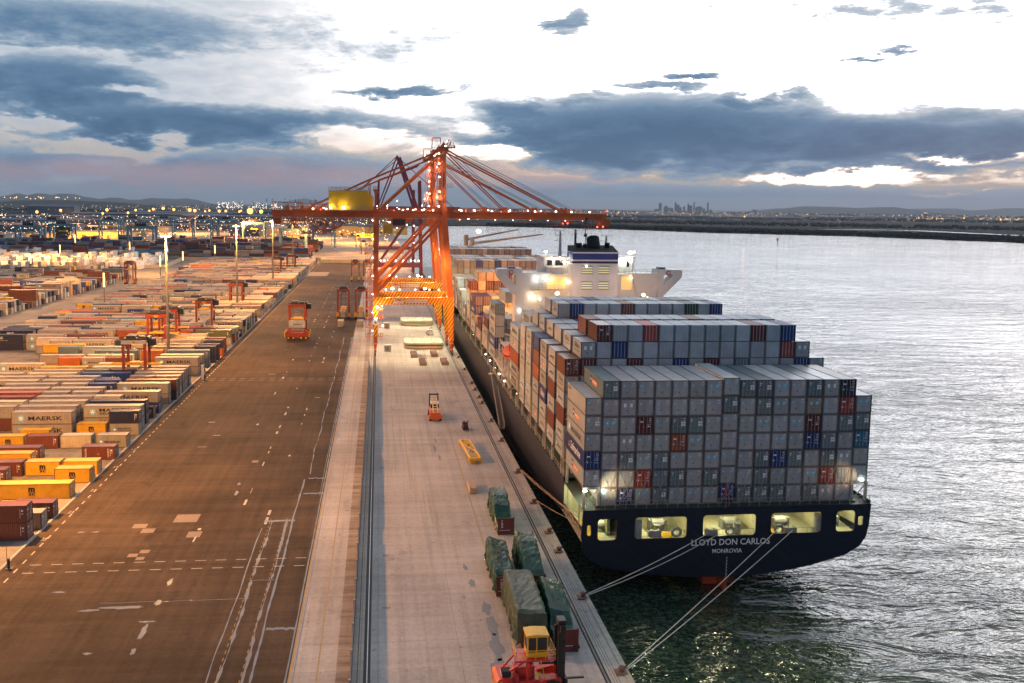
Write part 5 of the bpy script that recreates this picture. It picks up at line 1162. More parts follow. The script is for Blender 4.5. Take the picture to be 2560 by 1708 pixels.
    lamps(mh_, [(-10.4, 3.8, 48, .3), (-14.6, 3.9, 48, .3)], LAMPW, 'house_lamp')
    light('POINT', (-11.4, y0+3.2, 48.2), 420, (1, .8, .25), .3); light('POINT', (-15.6, y0+3.2, 48.2), 260, (1, .8, .25), .3)
    # head of the mast
    q = MB(); c_ = D/2
    q.box(18.6, 24.0, c_-5.5, c_+5.5, 66.9, 67.5); q.box(20.5, 23.7, c_-5.2, c_+5.2, 67.5, 68.6); q.bar((18.6, c_-5, 67.2), (25.8, c_-5, 68.3), .5, .4); q.prism([(21.4, 68.6), (23.2, 68.6), (22.3, 70.2)], 'y', c_-5, c_-3.4); q.rail([(18.3, c_-5.6, 67.5), (26, c_-5.6, 67.7)], 1.3, .06, 1.1); q.path([(18.4, c_-5.6, 67.5), (18.5, c_-5.6, 71.2), (21.2, c_-5.6, 71.2), (21.3, c_-5.6, 69.3)], .14)
    for X in (24.6, 25.6): q.cyl((X, c_-5, 68), (X, c_-5, 69.9), .07, 6)
    q.ball((25.9, c_-5, 68.4), .45)
    O(q, 'mast_head', OS)
    for gy, t_ in ((g1, -1), (g2, 1)):
        yb_ = c_+t_*4.6
        q = MB(); q.bar((23.4, yb_, 67.3), (64, gy, 47.2), .55, .5); q.bar((45, yb_*.5+gy*.5, 56.5), (45, yb_*.5+gy*.5, 57.0), .9, .7); O(q, 'forestay', OS)
        q = MB(); q.bar((23.2, yb_, 66.6), (43.8, gy, 47.4), .38, .36); O(q, 'inner_forestay', OS)
        q = MB(); q.bar((21.0, yb_, 67.2), (-2.2, yb_*.5+gy*.5, 57.3), .38, .38); q.bar((-2.2, yb_*.5+gy*.5, 57.3), (-24, gy, 47.1), .42, .42); q.bar((-2.2, yb_*.5+gy*.5, 57.3), (-2.2, gy, 47), .22); O(q, 'backstay', OS)
        q = MB()
        for k in range(2): q.bar((24.4, yb_+k*.5, 68.2), (67+k*1.2, gy, 47.6), .08); q.bar((24, yb_+k*.4, 67.6), (47+k, gy, 47.4), .07)
        O(q, 'hoist_rope', DARKST)
    for X in (24.8, 43.8, 64): q = MB(); q.prism([(X-1.1, 46.9), (X+1.1, 46.9), (X+.3, 48.8), (X-.3, 48.8)], 'y', g1-.5, g1+.5); q.prism([(X-1.1, 46.9), (X+1.1, 46.9), (X+.3, 48.8), (X-.3, 48.8)], 'y', g2-.5, g2+.5); O(q, 'stay_anchor', OS)
    # ladder tower on the mast and the long stair on the landside leg
    q = MB()
    for z in range(48, 66, 3):
        q.box(18.9, 21.4, -1.4, .8, z, z+.12); q.rail([(18.9, -1.4, z), (21.4, -1.4, z)], 1.1, .05, .9); q.bar((19.4, -.4, z), (20.2, -.4, z+3), .5, .1)
        q.box(23.2, 25.0, -1.0, .4, z+1, z+1.1) if z in (54, 60) else None
        if z in (54, 60): q.rail([(23.2, -1, z+1), (25.0, -1, z+1)], 1.1, .05, .8)
    for X in (18.9, 19.9, 21.0): q.bar((X, -1.3, 47), (X, -1.3, 66), .12)
    O(q, 'mast_ladder', OS)
    q = MB()
    for z in range(6, 45, 3):
        q.box(-3.2, -.9, -1.6, 1.2, z, z+.12); q.rail([(-3.2, -1.6, z), (-.9, -1.6, z)], 1.1, .05, .8); q.bar((-3.0, -1.3, z), (-1.2, -1.3, z+3), .5, .12); q.bar((-3.2, -1.6, z), (-3.2, -1.6, z+3), .12); q.bar((-2.0, -1.6, z), (-2.0, -1.6, z+3), .1)
        if z < 16: q.box(.9, 2.4, -1.2, .4, z, z+.1); q.rail([(.9, -1.2, z), (2.4, -1.2, z)], 1.1, .05, .7)
    O(q, 'stair_tower', OS)
    # trolley, operator's cab, hanging cable loops, rear maintenance basket
    q = MB(); q.box(3.8, 12.2, c_-3, c_+3, 43.6, 44.9); q.box(5.2, 10.2, c_-4.6, c_-4.2, 42.0, 44.8); q.box(5.6, 9.8, c_-4.7, c_-4.1, 42.5, 44.4, 1); O(q, 'trolley', [OS, DARKST])
    q = MB(); q.box(2.6, 5.6, c_-5.4, c_-2.8, 39.6, 42.3); q.box(2.5, 5.7, c_-5.5, c_-2.7, 42.3, 42.5); O(q, 'operator_cab', mat('cab_yellow_olive', (.42, .33, .05), .5, .1))
    q = MB(); X = -20.0
    while X < 2.4:
        pts = []
        for i in range(9): t_ = i/8; pts.append((X+1.9*t_, g1-1, 44.6-2.6*4*t_*(1-t_)))
        q.path(pts, .05, 0, 4); X += 2.0
    q.box(-33, 75, g1-1.06, g1-.94, 44.55, 44.7); O(q, 'festoon_cable', mat('cable_pale', (.45, .4, .36), .6, 0))
    q = MB()
    tri = [(-30, 44.9), (-23.6, 39.4), (-17.5, 39.2), (-12, 41.6), (-8, 44.9)]
    for gy in (g1, g2):
        for (a, z), (b, z2) in zip(tri, tri[1:]): q.bar((a, gy, z), (b, gy, z2), .3)
        for a, z in ((-27, 42.4), (-23.6, 39.4), (-20.5, 39.3), (-17.5, 39.2), (-14, 40.7)): q.bar((a, gy, z), (a, gy, 44.9), .16); q.bar((a, gy, z), (a+3, gy, 44.9), .13)
    q.box(-25, -13.8, g1-.6, g2+.6, 39.2, 39.4); q.rail([(-25, g1-.6, 39.4), (-13.8, g1-.6, 39.4)], 1.1, .05, 1.2); q.box(-33.5, -31, g1, g2, 42.4, 44.9); q.box(-33.5, -12, g1-.7, g1-.2, 42.35, 42.5); q.rail([(-33.5, g1-.7, 42.5), (-12, g1-.7, 42.5)], 1.1, .05, 1.2)
    O(q, 'maintenance_basket', OS)
    q = MB()
    for X in (-33.6, -29.6, -25.2): q.bar((X, g1-1, 47), (X, g1-1, 50.3 if X < -33 else 50), .12); q.ball((X, g1-1, 50.5), .2)
    q.bar((-33.9, g1-1, 49.6), (-28.6, g1-1, 49.5), .28); q.bar((-28.6, g1-1, 49.6), (-28.4, g1-1, 47), .2); q.bar((-25.6, g1-1, 49.2), (-20.8, g1-1, 49.1), .25); q.bar((-20.8, g1-1, 49.2), (-20.7, g1-1, 47), .2); q.cyl((-28.7, g1-1, 47), (-28.7, g1-1, 48.6), 1.2, 12, 0, .5); q.prism([(-24.2, 47), (-20.5, 47), (-21, 48.6)], 'y', g1-1.2, g1+.4); q.box(-22.5, -18.8, g1-.8, g1+1, 47, 48)
    O(q, 'service_jib', OS)
    q = MB()
    for X in (57.6, 59.4, 61.2, 63.0): q.bar((X, g1-.9, 42.9), (X, g1-.9, 44.9), .08)
    q.bar((57.4, g1-.9, 42.9), (63.2, g1-.9, 42.9), .12); q.bar((31.9, g1-.9, 43.2), (34, g1-.9, 43.2), .3); q.bar((31.9, g1-.9, 44.8), (31.9, g1-.9, 43.2), .15); q.bar((34, g1-.9, 44.8), (34, g1-.9, 43.2), .15); q.rail([(70, g1-.9, 41.6), (77, g1-.9, 41.6)], 3, .06, 1.0); q.box(70, 77, g1-1, g1+1, 41.5, 41.65)
    O(q, 'boom_gantry_basket', OS)
    # lamps
    P_ = [(min(X, 77.4), g1-1.3, 47.5, .27) for X in (-20.5, -16.2, -11.8, 15.5, 19.0, 12.4, 28.5, 33, 38.8, 44.6, 53.4, 60.6, 65.9, 72.2, 9.0)]
    P_ += [(X, -1.7, z, .25) for X, z in ((20.4, 48.8), (20.6, 53.6), (20.5, 58.3), (20.4, 62.6), (20.3, 65.8), (18.7, 68.2), (22.4, 68.2))]
    P_ += [(X, D-1.2, 19.6, .24) for X in (3.5, 8.3, 13.8, 18.8, 22.1)]+[(-.95, -1.2, z, .2) for z in range(8, 46, 6)]
    P_ += [(5.8, D-1.3, 20, .55), (17.2, D-1.3, 20, .55), (.6, -.9, 15.8, .42), (.1, -.9, 12.1, .38), (2.4, -.8, 9.6, .28), (4.5, c_-4.6, 43.4, .28), (10.3, c_-4.8, 42.6, .2)]+[(X, g1-.8, 44.5, .13) for X in range(28, 76, 6)]
    lamps(R, P_, LAMPW)
    lamps(R, [(X, g1-1.2, z, .3) for X, z in ((25.9, 68.4), (18.4, 71.2), (78.2, 47.9), (77, 42.6), (75, 42.5))]+[(X, g1-1.35, 47.3, .16) for X in range(-18, 76, 12)], LAMPR, 'warning_lamp')
    return R
c1 = sts(291.5, 'nearest orange quay crane with yellow machinery house and hazard striped portal, numbered six', '6')
c2 = sts(348.8, 'second orange quay crane, its striped portal showing behind the nearest one', None)
for y0, pw in ((291.5, 1.0), (348.8, .9)):
    for X, Y, P in ((5, y0+19, 9000), (17, y0+19, 9000)): light('SPOT', (X, Y, 19.8), P*1.5*pw, (1, .62, .25), .4, (X+1, Y+4, 45), 2.2, blend=1)
    for X, Z, P in ((8.5, 43.2, 85000), (18, 44.2, 85000)): light('SPOT', (X, y0+4, Z), P*pw, (1, .95, .62), .4, (X+1, y0-2, 0), 1.45, blend=1)
    LK_ = .9
    light('POINT', (0.6, y0-2.2, 15), 1400, (1, .6, .25), .3); light('POINT', (20, y0-2.5, 30), 2600, (1, .5, .2), .3); light('POINT', (19.0, y0-3, 52), 1800, (1, .55, .3), .3); light('POINT', (19.2, y0-3, 62), 1200, (1, .55, .3), .3)
    for X in (-24, 0, 16, 34, 50, 66): light('POINT', (X, y0+4.0, 48.4), 120, (1, .6, .4), .3)
    LK_ = 1.0
light('SPOT', (40, 223, 36.5), 300000, (1, .30, .04), .5, (41, 280, 21), .8, blend=.8); light('SPOT', (30, 298, 43), 70000, (.95, 1, .62), .5, (33, 332, 12), 1.1, blend=.8); light('POINT', (44, 392, 38), 36000, (1, .7, .4), .5)
lamps(c2, [(45, 43.2, 38, 1.1), (35, -10.4, 44.3, .4), (28, 3.6, 40.3, .4)], LAMPW, 'boom_floodlight')
# third crane and boom of the far berth: smaller in the picture, same build of frame and boom
c3 = empty('quay_crane', (-1, 470, 0), 0, 'dark red quay crane with a raised lattice boom, far behind the orange ones', 'crane', 'quay cranes')
MAG = mat('far_crane_magenta', (.30, .05, .06), .5, .1)
q = MB()
for yf in (0, 18):
    for X in (0, 24): q.bar((X, yf, 0), (X*.9+1, yf, 62), 1.1)
    q.bar((0, yf, 17), (24, yf, 17), 1.2); q.bar((1, yf, 46), (23, yf, 46), 1.2); q.bar((1, yf, 18), (20, yf, 46), .7); q.bar((1, yf, 62), (22, yf, 70), .6); q.bar((22, yf, 46), (12, yf, 74), .8); q.bar((1, yf, 46), (12, yf, 74), .7)
q.bar((-24, 9, 46), (24, 9, 46), 1.8, 2); q.bar((12, 9, 74), (-22, 9, 47), .35); q.obj('frame', MAG, c3)
q = MB()
for s_ in (-1.5, 1.5):
    q.bar((24, 9+s_, 47), (38, 9+s_, 84), .35); q.bar((24.9, 9+s_, 46), (39.2, 9+s_, 83), .35)
for i in range(14): p = Vector((24, 7.5, 47)).lerp(Vector((38, 7.5, 84)), i/13); p2 = Vector((24.9, 7.5, 46)).lerp(Vector((39.2, 7.5, 83)), min(1, (i+1)/13)); q.bar(p, p2, .18)
q.obj('raised_boom', MAG, c3)
lamps(c3, [(24+1.3*i, 7, 49+3.4*i, .3) for i in range(11)]+[(2+2*i, -1, 20, .35) for i in range(11)], LAMPW)
c4 = empty('quay_crane', (-1, 640, 0), 0, 'distant grey and red quay crane farthest along the berth', 'crane', 'quay cranes')
q = MB()
for yf in (0, 20):
    for X in (0, 26): q.bar((X, yf, 0), (X, yf, 60), 1.4)
    q.bar((0, yf, 18), (26, yf, 18), 1.4); q.bar((0, yf, 47), (26, yf, 47), 1.4); q.bar((26, yf, 47), (14, yf, 84), 1.0); q.bar((0, yf, 47), (14, yf, 84), .9)
q.bar((-26, 10, 47), (60, 10, 47), 2, 2.4); q.bar((14, 10, 84), (55, 10, 48), .5); q.bar((14, 10, 84), (-24, 10, 48), .5); q.obj('frame', MAG, c4)
lamps(c4, [(random.choice((0, 26, 14, 7)), -1, random.uniform(18, 60), .4) for i in range(24)], LAMPW)
# ------------------------------------------------------------------ straddle carriers
SCR = mat('carrier_red', (.27, .034, .012), .42, .12, .8, dirt=.25)
def carrier(loc, rz, label, number='', deck='dark', first=[None]):
    R = empty('straddle_carrier', loc, rz, label, 'straddle carrier', 'straddle carriers')
    bright = deck == 'red'
    for sy in (-1, 1):
        q = MB(); Y = sy*2.35
        q.box(-4.3, 4.3, Y-.35, Y+.35, 1.25, 2.9); q.prism([(-4.3, 2.9), (-2.9, 3.8), (-1.9, 2.9)], 'y', Y-.35, Y+.35); q.prism([(4.3, 2.9), (2.9, 3.8), (1.9, 2.9)], 'y', Y-.35, Y+.35); q.box(-1.2, 1.2, Y-.45, Y+.45, .9, 2.6); q.obj('side_beam', SCR, R)
        for X in (-3.55, -1.85, 1.0, 2.7):
            q = MB(); q.cyl((X+.4, Y-.22, .75), (X+.4, Y+.22, .75), .75, 14); w_ = q.obj('wheel', BLACKR, R); q = MB(); q.cyl((X+.4, Y+sy*.2, .75), (X+.4, Y+sy*.27, .75), .36, 10); q.obj('hub', YELLOWP, w_)
        for X in (-2.75, 2.75):
            q = MB(); q.box(X-.33, X+.33, Y-.3, Y+.3, 2.9, 12.0); q.obj('leg', SCR, R)
        q = MB(); q.box(-3.2, 3.2, Y-.3, Y+.3, 11.9, 12.9); q.obj('top_beam', SCR if not (number == '39') else mat('carrier_grey', (.4, .4, .4), .5, .1), R)
        q = MB()
        for X in (-4.4, 4.35): q.box(X-.12, X+.12, Y-.6, Y+.6, 1.2, 3.0); q.rail([(X-.2, Y-.5, 1.0), (X-.2, Y+.5, 1.0)], 1.2, .05, .5)
        q.obj('guard', YELLOWP, R)
    q = MB()
    for X in (-2.75, 2.75): q.box(X-.3, X+.3, -2.1, 2.1, 12.0, 12.8)
    q.obj('cross_beam', SCR, R)
    q = MB(); q.box(-2.9, 2.9, -1.8, 1.8, 12.9, 13.4); q.box(-2.2, .2, -1.5, 1.5, 13.4, 14.0); q.box(.8, 2.4, -1.2, 1.2, 13.4, 13.8); q.cyl((3.2, -1.4, 13.3), (3.2, 1.4, 13.3), .5, 10); q.rail([(-3, -2.5, 12.9), (3, -2.5, 12.9)], .9, .04, 1.2); q.rail([(-3, 2.5, 12.9), (3, 2.5, 12.9)], .9, .04, 1.2); q.bar((-2, -2.2, 11.9), (2, 2.2, 9.5), .1); q.path([(3.2, 1, 13), (3.3, 1, 8), (2.6, 1.3, 5)], .05)
    q.obj('engine_deck', DARKST, R)
    q = MB(); q.box(3.1, 4.9, -.9, .9, 11.2, 13.0); q.obj('cab', GLASSD, R)
    if number:
        q = MB(); q.quad([(-.6, -2.67, 12.1), (.6, -2.67, 12.1), (.6, -2.67, 12.75), (-.6, -2.67, 12.75)]); text_mb(q, number, -.4, .4, 12.18, 12.68, -2.675, 1, 'y', .03); q.obj('number_plate', [YELLOWP, BLACKT], R)
    return R
def spreader(R, z, half=6.1):
    q = MB()
    for s_ in (-.9, .9): q.box(-half, half, s_-.15, s_+.15, z, z+.35)
    for X in (-half, half): q.box(X-.2, X+.2, -1.2, 1.2, z-.15, z+.4)
    q.box(-1.6, 1.6, -1.2, 1.2, z+.1, z+.7); q.obj('spreader', YELLOWP, R)
    q = MB()
    for X in (-1.5, 1.5):
        for Y in (-1, 1): q.bar((X, Y, z+.6), (X*1.2, Y, 12.8), .05)
    q.obj('hoist_cable', DARKST, R)
for (x, y, rz, lab, num, z, hf) in (
  (-29.25, 325.6, 0, 'red straddle carrier alone on the road holding a grey starred container', '', 7.35, 3.0),
  (-15.1, 386.5, PI/2, 'left straddle carrier of the near pair beside the crane legs', '', 4.2, 6.1),
  (-7.5, 386.5, PI/2, 'right straddle carrier of the near pair beside the crane legs', '', 4.2, 6.1),
  (-14.9, 577, PI/2, 'far straddle carrier on the road, left of the distant pair', '', 9.5, 6.1),
  (-7.3, 577, PI/2, 'far straddle carrier on the road, right of the distant pair', '', 9.5, 6.1),
  (-63.8, 240.5, 0, 'straddle carrier with the number 39 and yellow spreader over the nearest rows', '39', 6.2, 6.3),
  (-71.5, 296.5, 0, 'red straddle carrier with the number 09 over the rows', '09', 6.4, 6.3),
  (-71.0, 309.5, 0, 'red straddle carrier standing just behind carrier 09', '', 6.4, 6.3),
  (-64.2, 336.8, 0, 'red straddle carrier with the number 57 holding a grey container', '57', 9.4, 3.1),
  (-64, 410, 0, 'red straddle carrier holding a rust container, beside the second tall light mast', '', 8.2, 3.1),
  (-68, 606, 0, 'red straddle carrier by the third light mast', '', 6.2, 6.1),
  (-61, 632, 0, 'dark straddle carrier at the far end of the stack rows', '', 6.2, 6.1),
  (-148, 549, PI/2, 'straddle carrier in the aisle between the two container blocks', '', 9, 6.1),
  (-24, 1050, PI/2, 'small pale straddle carrier in the far apron, upper of two', '', 8, 6.1),
  (-15, 900, PI/2, 'small pale straddle carrier in the far apron, lower of two', '', 5, 6.1)):
    R = carrier((x, y, 0), rz, lab, num, 'red'); spreader(R, z, hf)
def cbox(x, y, z, L, rz, col, label):
    return None
# ------------------------------------------------------------------ floodlight masts
def mast(x, y, h, label, big=True, lit=0, hidden=False):
    R = empty('light_mast', (x, y, 0), 0, label, 'light mast', 'floodlight masts in the yard')
    q = MB(); q.cyl((0, 0, 0), (0, 0, h), .5 if big else .28, 10, 0, .26 if big else .16); q.cyl((0, 0, 0), (0, 0, .8), .9, 10); q.obj('pole', mat('mast_pole', (.16, .155, .15), .6, .1), R)
    q = MB()
    if big:
        for i in range(12):
            t_, t2 = 2*PI*i/12, 2*PI*(i+1)/12; q.cyl((1.25*math.cos(t_), 1.25*math.sin(t_), h-.8), (1.25*math.cos(t2), 1.25*math.sin(t2), h-.8), .1, 5)
        for i in range(4): t_ = PI*i/2; q.bar((0, 0, h-.8), (1.25*math.cos(t_), 1.25*math.sin(t_), h-.8), .12)
        for i in range(10): t_, t2 = 2*PI*i/10, 2*PI*(i+1)/10; q.cyl((1.3*math.cos(t_), 1.3*math.sin(t_), 12), (1.3*math.cos(t2), 1.3*math.sin(t2), 12), .06, 5)
    else:
        for z in (h*.45, h*.45-1.6):
            for a in ((-1.4, -.6, 1.4, -.6), (-1.4, .6, 1.4, .6), (-1.4, -.6, -1.4, .6), (1.4, -.6, 1.4, .6)): q.bar((a[0], a[1], z), (a[2], a[3], z), .1)
        for a in ((-1.4, -.6), (1.4, -.6)): q.bar((a[0], a[1], h*.45-1.6), (a[0], a[1], h*.45), .1)
    q.obj('lamp_ring', GREYST, R)
    q = MB()
    if big:
        for i in range(8): t_ = 2*PI*i/8; q.box(1.3*math.cos(t_)-.25, 1.3*math.cos(t_)+.25, 1.3*math.sin(t_)-.2, 1.3*math.sin(t_)+.2, h-1.25, h-1.05)
    else: q.cyl((0, 0, h*.66), (0, 0, h), .34, 8)
    q.obj('lamp_head', mat('mast_lamp', (1, .7, .3), .5, 0, emit=(1, .55, .14), es=6) if big else mat('tube_lamp_warm', (1, .8, .4), .5, 0, emit=(1, .66, .22), es=3.2), R)
    if lit: light('SPOT', (x, y-2.6, h-1.5), lit*SODK, SODIUM, 1.5, (x, y-2.6, 0), 3.12, blend=.12)
    return R
mast(-63.4, 274.5, 40, 'nearest tall floodlight mast rising from between the container rows', lit=330000)
mast(-62.4, 401, 40, 'second tall floodlight mast along the road edge', lit=300000)
mast(-61.9, 531.6, 40, 'third tall floodlight mast along the road edge', lit=300000)
mast(-62.5, 660, 40, 'fourth tall floodlight mast, by the cross wall', lit=260000)
mast(-63.5, 147, 40, 'tall floodlight mast just left of the view', lit=400000)
mast(-63.5, 20, 40, 'tall floodlight mast behind the viewer', lit=210000)
mast(-125, 210, 40, 'tall floodlight mast in the left yard outside the view', lit=330000)
mast(-170, 330, 40, 'tall floodlight mast deep in the left yard', lit=330000)
for i, (x, y, h) in enumerate(((-119.3, 401, 18), (-126.3, 531.7, 18), (-208.9, 560, 17), (-229.6, 671, 17.4), (-260.9, 800, 20), (-195.8, 727, 17.4), (-121.7, 680, 17.4), (-300, 640, 17), (-128, 600, 17))):
    mast(x, y, h, f"short yard mast with a glowing tube top, {ORD[i+1]} nearest of its kind", False)
for p in ((-230, 700, 30, 700000), (-150, 620, 34, 500000), (-330, 720, 30, 500000), (-60, 820, 34, 500000), (-5, 700, 36, 420000), (-10, 900, 36, 700000), (-25, 1150, 36, 900000), (-180, 470, 34, 420000), (-150, 1000, 36, 500000), (-260, 1050, 36, 700000), (-380, 1200, 36, 900000), (-100, 1300, 40, 1000000), (-300, 1450, 40, 1300000), (-500, 1500, 40, 1300000)):
    light('SPOT', p[:3], p[3]*SODK*(.7 if p[1] < 950 else 1.6), SODIUM, 1.5, (p[0], p[1], 0), 2.9, blend=.4)
random.seed(9)
FARM = [(803,492,1.5),(1537,465,1.3),(1690,440,1.4),(1872,460,1.3),(2135,455,1.4),(1220,488,1.1),(737,552,1.1),(40,552,1.2),(320,512,1.2),(1125,537,1.1),(1465,490,1.0),(1040,500,.8),(965,502,.8),(655,355,1.6)]
def far_lamp(sx, sz, D, r, h, lab, m=LAMPF):
    """sx, sz: slopes of the sight line; the mast stands at distance D with its lamp at that height"""
    x, z = sx*D, CAMH+sz*D
    R = empty('distant_light_mast', (x, D, 0), 0, lab, 'light mast', 'distant floodlight masts')
    q = MB(); q.cyl((0, 0, -1), (0, 0, z), .35, 6, 0, .2); q.obj('pole', mat('far_pole', (.35, .2, .1), .7, 0), R); q = MB(); q.ball((0, 0, z), r*1.45); q.obj('lamp_head', m, R)
FL = [(-.292,-.0092,1500,1.6),(-.2434,-.0078,1700,1.6),(-.2330,-.0068,1800,1.9),(-.2218,-.0079,1700,1.7),(-.2049,-.0082,1500,1.8),(-.262,-.0090,1500,1.2),(-.2965,-.013,1300,1.1),(-.34,-.0102,1250,1.2),(-.3645,-.0122,1150,1.2),(-.27,-.0120,1400,1.2),(-.2475,-.0095,1600,1.1),(-.1405,-.0086,1500,3.4),(-.1285,-.0090,1550,2.2),(-.1995,-.0087,1500,1.7),(-.1885,-.0093,1600,1.1),(-.1840,-.0085,1650,1.2),(-.1735,-.0090,1700,1.7),(-.1665,-.0088,1700,1.5),(-.1520,-.0092,1700,1.3),(-.1015,-.0088,1700,1.5),(-.0520,-.0052,1100,2.4),(-.0405,-.0110,1500,1.1),(-.1500,-.0083,1900,1.2)]
for i, (sx, sz, D, r) in enumerate(FL): far_lamp(sx, sz, D, r, 0, f"orange lamp on a distant mast beyond the yard, {ORD[i+1]} of the far masts")

# two added spots, unseen and without a lamp, brighten the water off the stern
for a, b_, p_ in (((30, 38, 44), (33, 93, -7), 60000), ((44, 40, 44), (55, 91, -7), 90000)):
    light('SPOT', a, p_, (.92, 1, .55), .4, b_, .34, blend=1)
# ------------------------------------------------------------------ on the quay
TARP = mat('green_tarpaulin', (.012, .062, .036), .26, .35, .9, bump=.6)
TARPG = mat('grey_green_tarpaulin', (.05, .075, .045), .38, .4, .7, bump=.6)
FLAT = mat('flat_rack_maroon', (.11, .025, .02), .55, .2, 1, dirt=.4)
def tarped(x, y, L, Wd, prof, label, m, end=True):
    """flat rack along Y with a load under a draped cover; prof: (y fraction, left height, right height)"""
    R = empty('tarped_load', (x, y, 0), 0, label, 'tarped load', 'covered loads on flat racks')
    q = MB(); q.box(-1.22, 1.22, -L/2, L/2, .02, .55); r_ = q.obj('flat_rack_bed', FLAT, R)
    for s_ in (-1, 1):
        if s_ == 1 and not end: continue
        q = MB(); q.box(-1.22, 1.22, s_*(L/2-.12), s_*L/2, .55, 2.6)
        for X in (-1.22, 1.07): q.box(X, X+.15, s_*(L/2-.2), s_*(L/2+.03), 0, 2.7)
        for i in range(9): q.box(-1.0+i*.25, -.93+i*.25, s_*(L/2), s_*(L/2+.03), .7, 2.5)
        if s_ == -1: text_mb(q, 'UES', -.75, -.5, 1.1, 2.3, -L/2-.035, 1, 'y', 0, True); q.box(-1, .6, -L/2-.04, -L/2, .72, .76, 1)
        q.obj('end_wall', [FLAT, WHITET], R)
    n_, mm = 22, 26; V = []
    for j in range(n_+1):
        t_ = j/n_; yv = -L/2+.5+(L-.9)*t_
        k = 0
        while k < len(prof)-2 and t_ > prof[k+1][0]: k += 1
        a, b = prof[k], prof[k+1]; f_ = (t_-a[0])/(b[0]-a[0]); hl = a[1]+(b[1]-a[1])*f_; hr = a[2]+(b[2]-a[2])*f_
        ring = []
        for i in range(mm+1):
            u = i/mm
            if u < .36: s_ = u/.36; xx = -Wd/2*(1.06-.1*s_); zz = .3+(hl-.3)*s_; fold = (1-s_)*.14
            elif u > .64: s_ = (1-u)/.36; xx = Wd/2*(1.06-.1*s_); zz = .3+(hr-.3)*s_; fold = (1-s_)*.14
            else: s_ = (u-.36)/.28; xx = -Wd/2*.96+Wd*.96*s_; zz = hl+(hr-hl)*s_-.16*math.sin(PI*s_); fold = .04
            w_ = (math.sin(yv*3.1+i*.35)+.6*math.sin(yv*7.3-i*.5))*fold*1.2+random.uniform(-.08, .08)
            if j in (0, n_): zz = .35+(zz-.35)*.12 if 1 < i < mm-1 else zz*.5; yv2 = yv+(-.25 if j == 0 else .25)
            else: yv2 = yv+random.uniform(-.06, .06)
            ring.append((xx+(w_ if u < .36 or u > .64 else 0), yv2, zz+(w_*.6 if .36 <= u <= .64 else 0)))
        V.append(ring)
    q = MB()
    for a, b in zip(V, V[1:]):
        for i in range(mm): q.quad([a[i], a[i+1], b[i+1], b[i]])
    q.obj('tarpaulin', m, R, smooth=False)
    q = MB()
    for t_ in (.2, .5, .8): yv = -L/2+.5+(L-.9)*t_; q.path([(-Wd/2*1.1, yv, .4), (-Wd/2*1.02, yv+.05, 2.4)], .025)
    q.obj('strap', mat('strap_pale', (.4, .42, .3), .7, 0), R)
random.seed(8)
tarped(19.1, 133.6, 12.0, 2.5, [(0, 1.2, 1.2), (.28, 1.6, 1.7), (.36, 3.4, 3.0), (.62, 4.0, 4.1), (.9, 4.2, 4.2), (1, 3.4, 3.4)], 'green tarped load standing alone, farthest of the five on the quay', TARP)
tarped(16.1, 112.6, 12.0, 2.5, [(0, 1.4, 1.4), (.06, 3.0, 2.4), (.6, 4.4, 3.6), (.78, 4.6, 3.8), (1, 3.2, 3.0)], 'green tarped load with a sloping top, left of the middle pair', TARP)
tarped(20.0, 112.8, 12.0, 2.6, [(0, 1.2, 1.2), (.1, 2.4, 2.4), (.35, 3.8, 3.6), (.6, 4.5, 4.5), (.9, 4.6, 4.7), (1, 3.4, 3.4)], 'glossy green tarped load, right of the middle pair', TARP)
tarped(17.2, 99.8, 13.4, 3.4, [(0, 2.2, 2.2), (.05, 4.0, 3.8), (.5, 4.4, 4.2), (.9, 4.5, 4.3), (1, 3.6, 3.5)], 'largest tarped load with a dusty grey top, left of the front pair', TARPG)
tarped(20.9, 98.6, 13.0, 2.6, [(0, 1.2, 1.2), (.22, 1.5, 1.5), (.3, 3.2, 2.6), (.62, 4.4, 3.6), (.8, 4.6, 3.8), (1, 3.2, 3.0)], 'green tarped load right of the front pair with a maroon end wall', TARP)
# big red forklift truck: local +y points to the mast, local +x toward the viewer
R = empty('heavy_forklift', (15.2, 84.5, 0), -PI/2+.03, 'red heavy forklift truck with a yellow cab and black mast at the lower edge', 'forklift')
RF = mat('forklift_red', (.50, .035, .028), .42, .25, .8, dirt=.35)
def T(q, n_, m, p=None): return q.obj(n_, m, p or R)
q = MB()
q.prism([(-3.55, .9), (-3.55, 1.9), (-3.2, 2.25), (-1.9, 2.35), (-1.9, 1.0)], 'x', -1.45, 1.45)      # counterweight
q.prism([(-1.9, 1.1), (-1.9, 2.35), (-1.2, 2.3), (-1.2, 1.1)], 'x', -1.15, 1.15)
q.box(-1.0, 1.0, -1.3, 2.9, .7, 1.75); q.box(-.75, .35, -1.5, .55, 1.75, 2.75); q.box(-.8, .4, -1.55, .6, 2.75, 2.85)
q.prism([(1.0, 1.7), (1.0, 2.0), (2.4, 2.35), (3.0, 2.3), (3.0, 1.5)], 'x', -1.45, -.55); q.prism([(.6, 1.6), (1.2, 1.95), (2.6, 2.1), (3.1, 1.9), (3.1, 1.5)], 'x', .45, 1.5); T(q, 'chassis', RF)
q = MB()
for i in range(4): q.quad([(1.455, -3.5, .95+i*.27), (1.455, -2.9, 1.1+i*.27), (1.455, -2.9, 1.22+i*.27), (1.455, -3.5, 1.07+i*.27)]); q.quad([(1.4-i*.6, -3.555, .95), (1.15-i*.6, -3.555, .95), (.95-i*.6, -3.555, 1.8), (1.2-i*.6, -3.555, 1.8)])
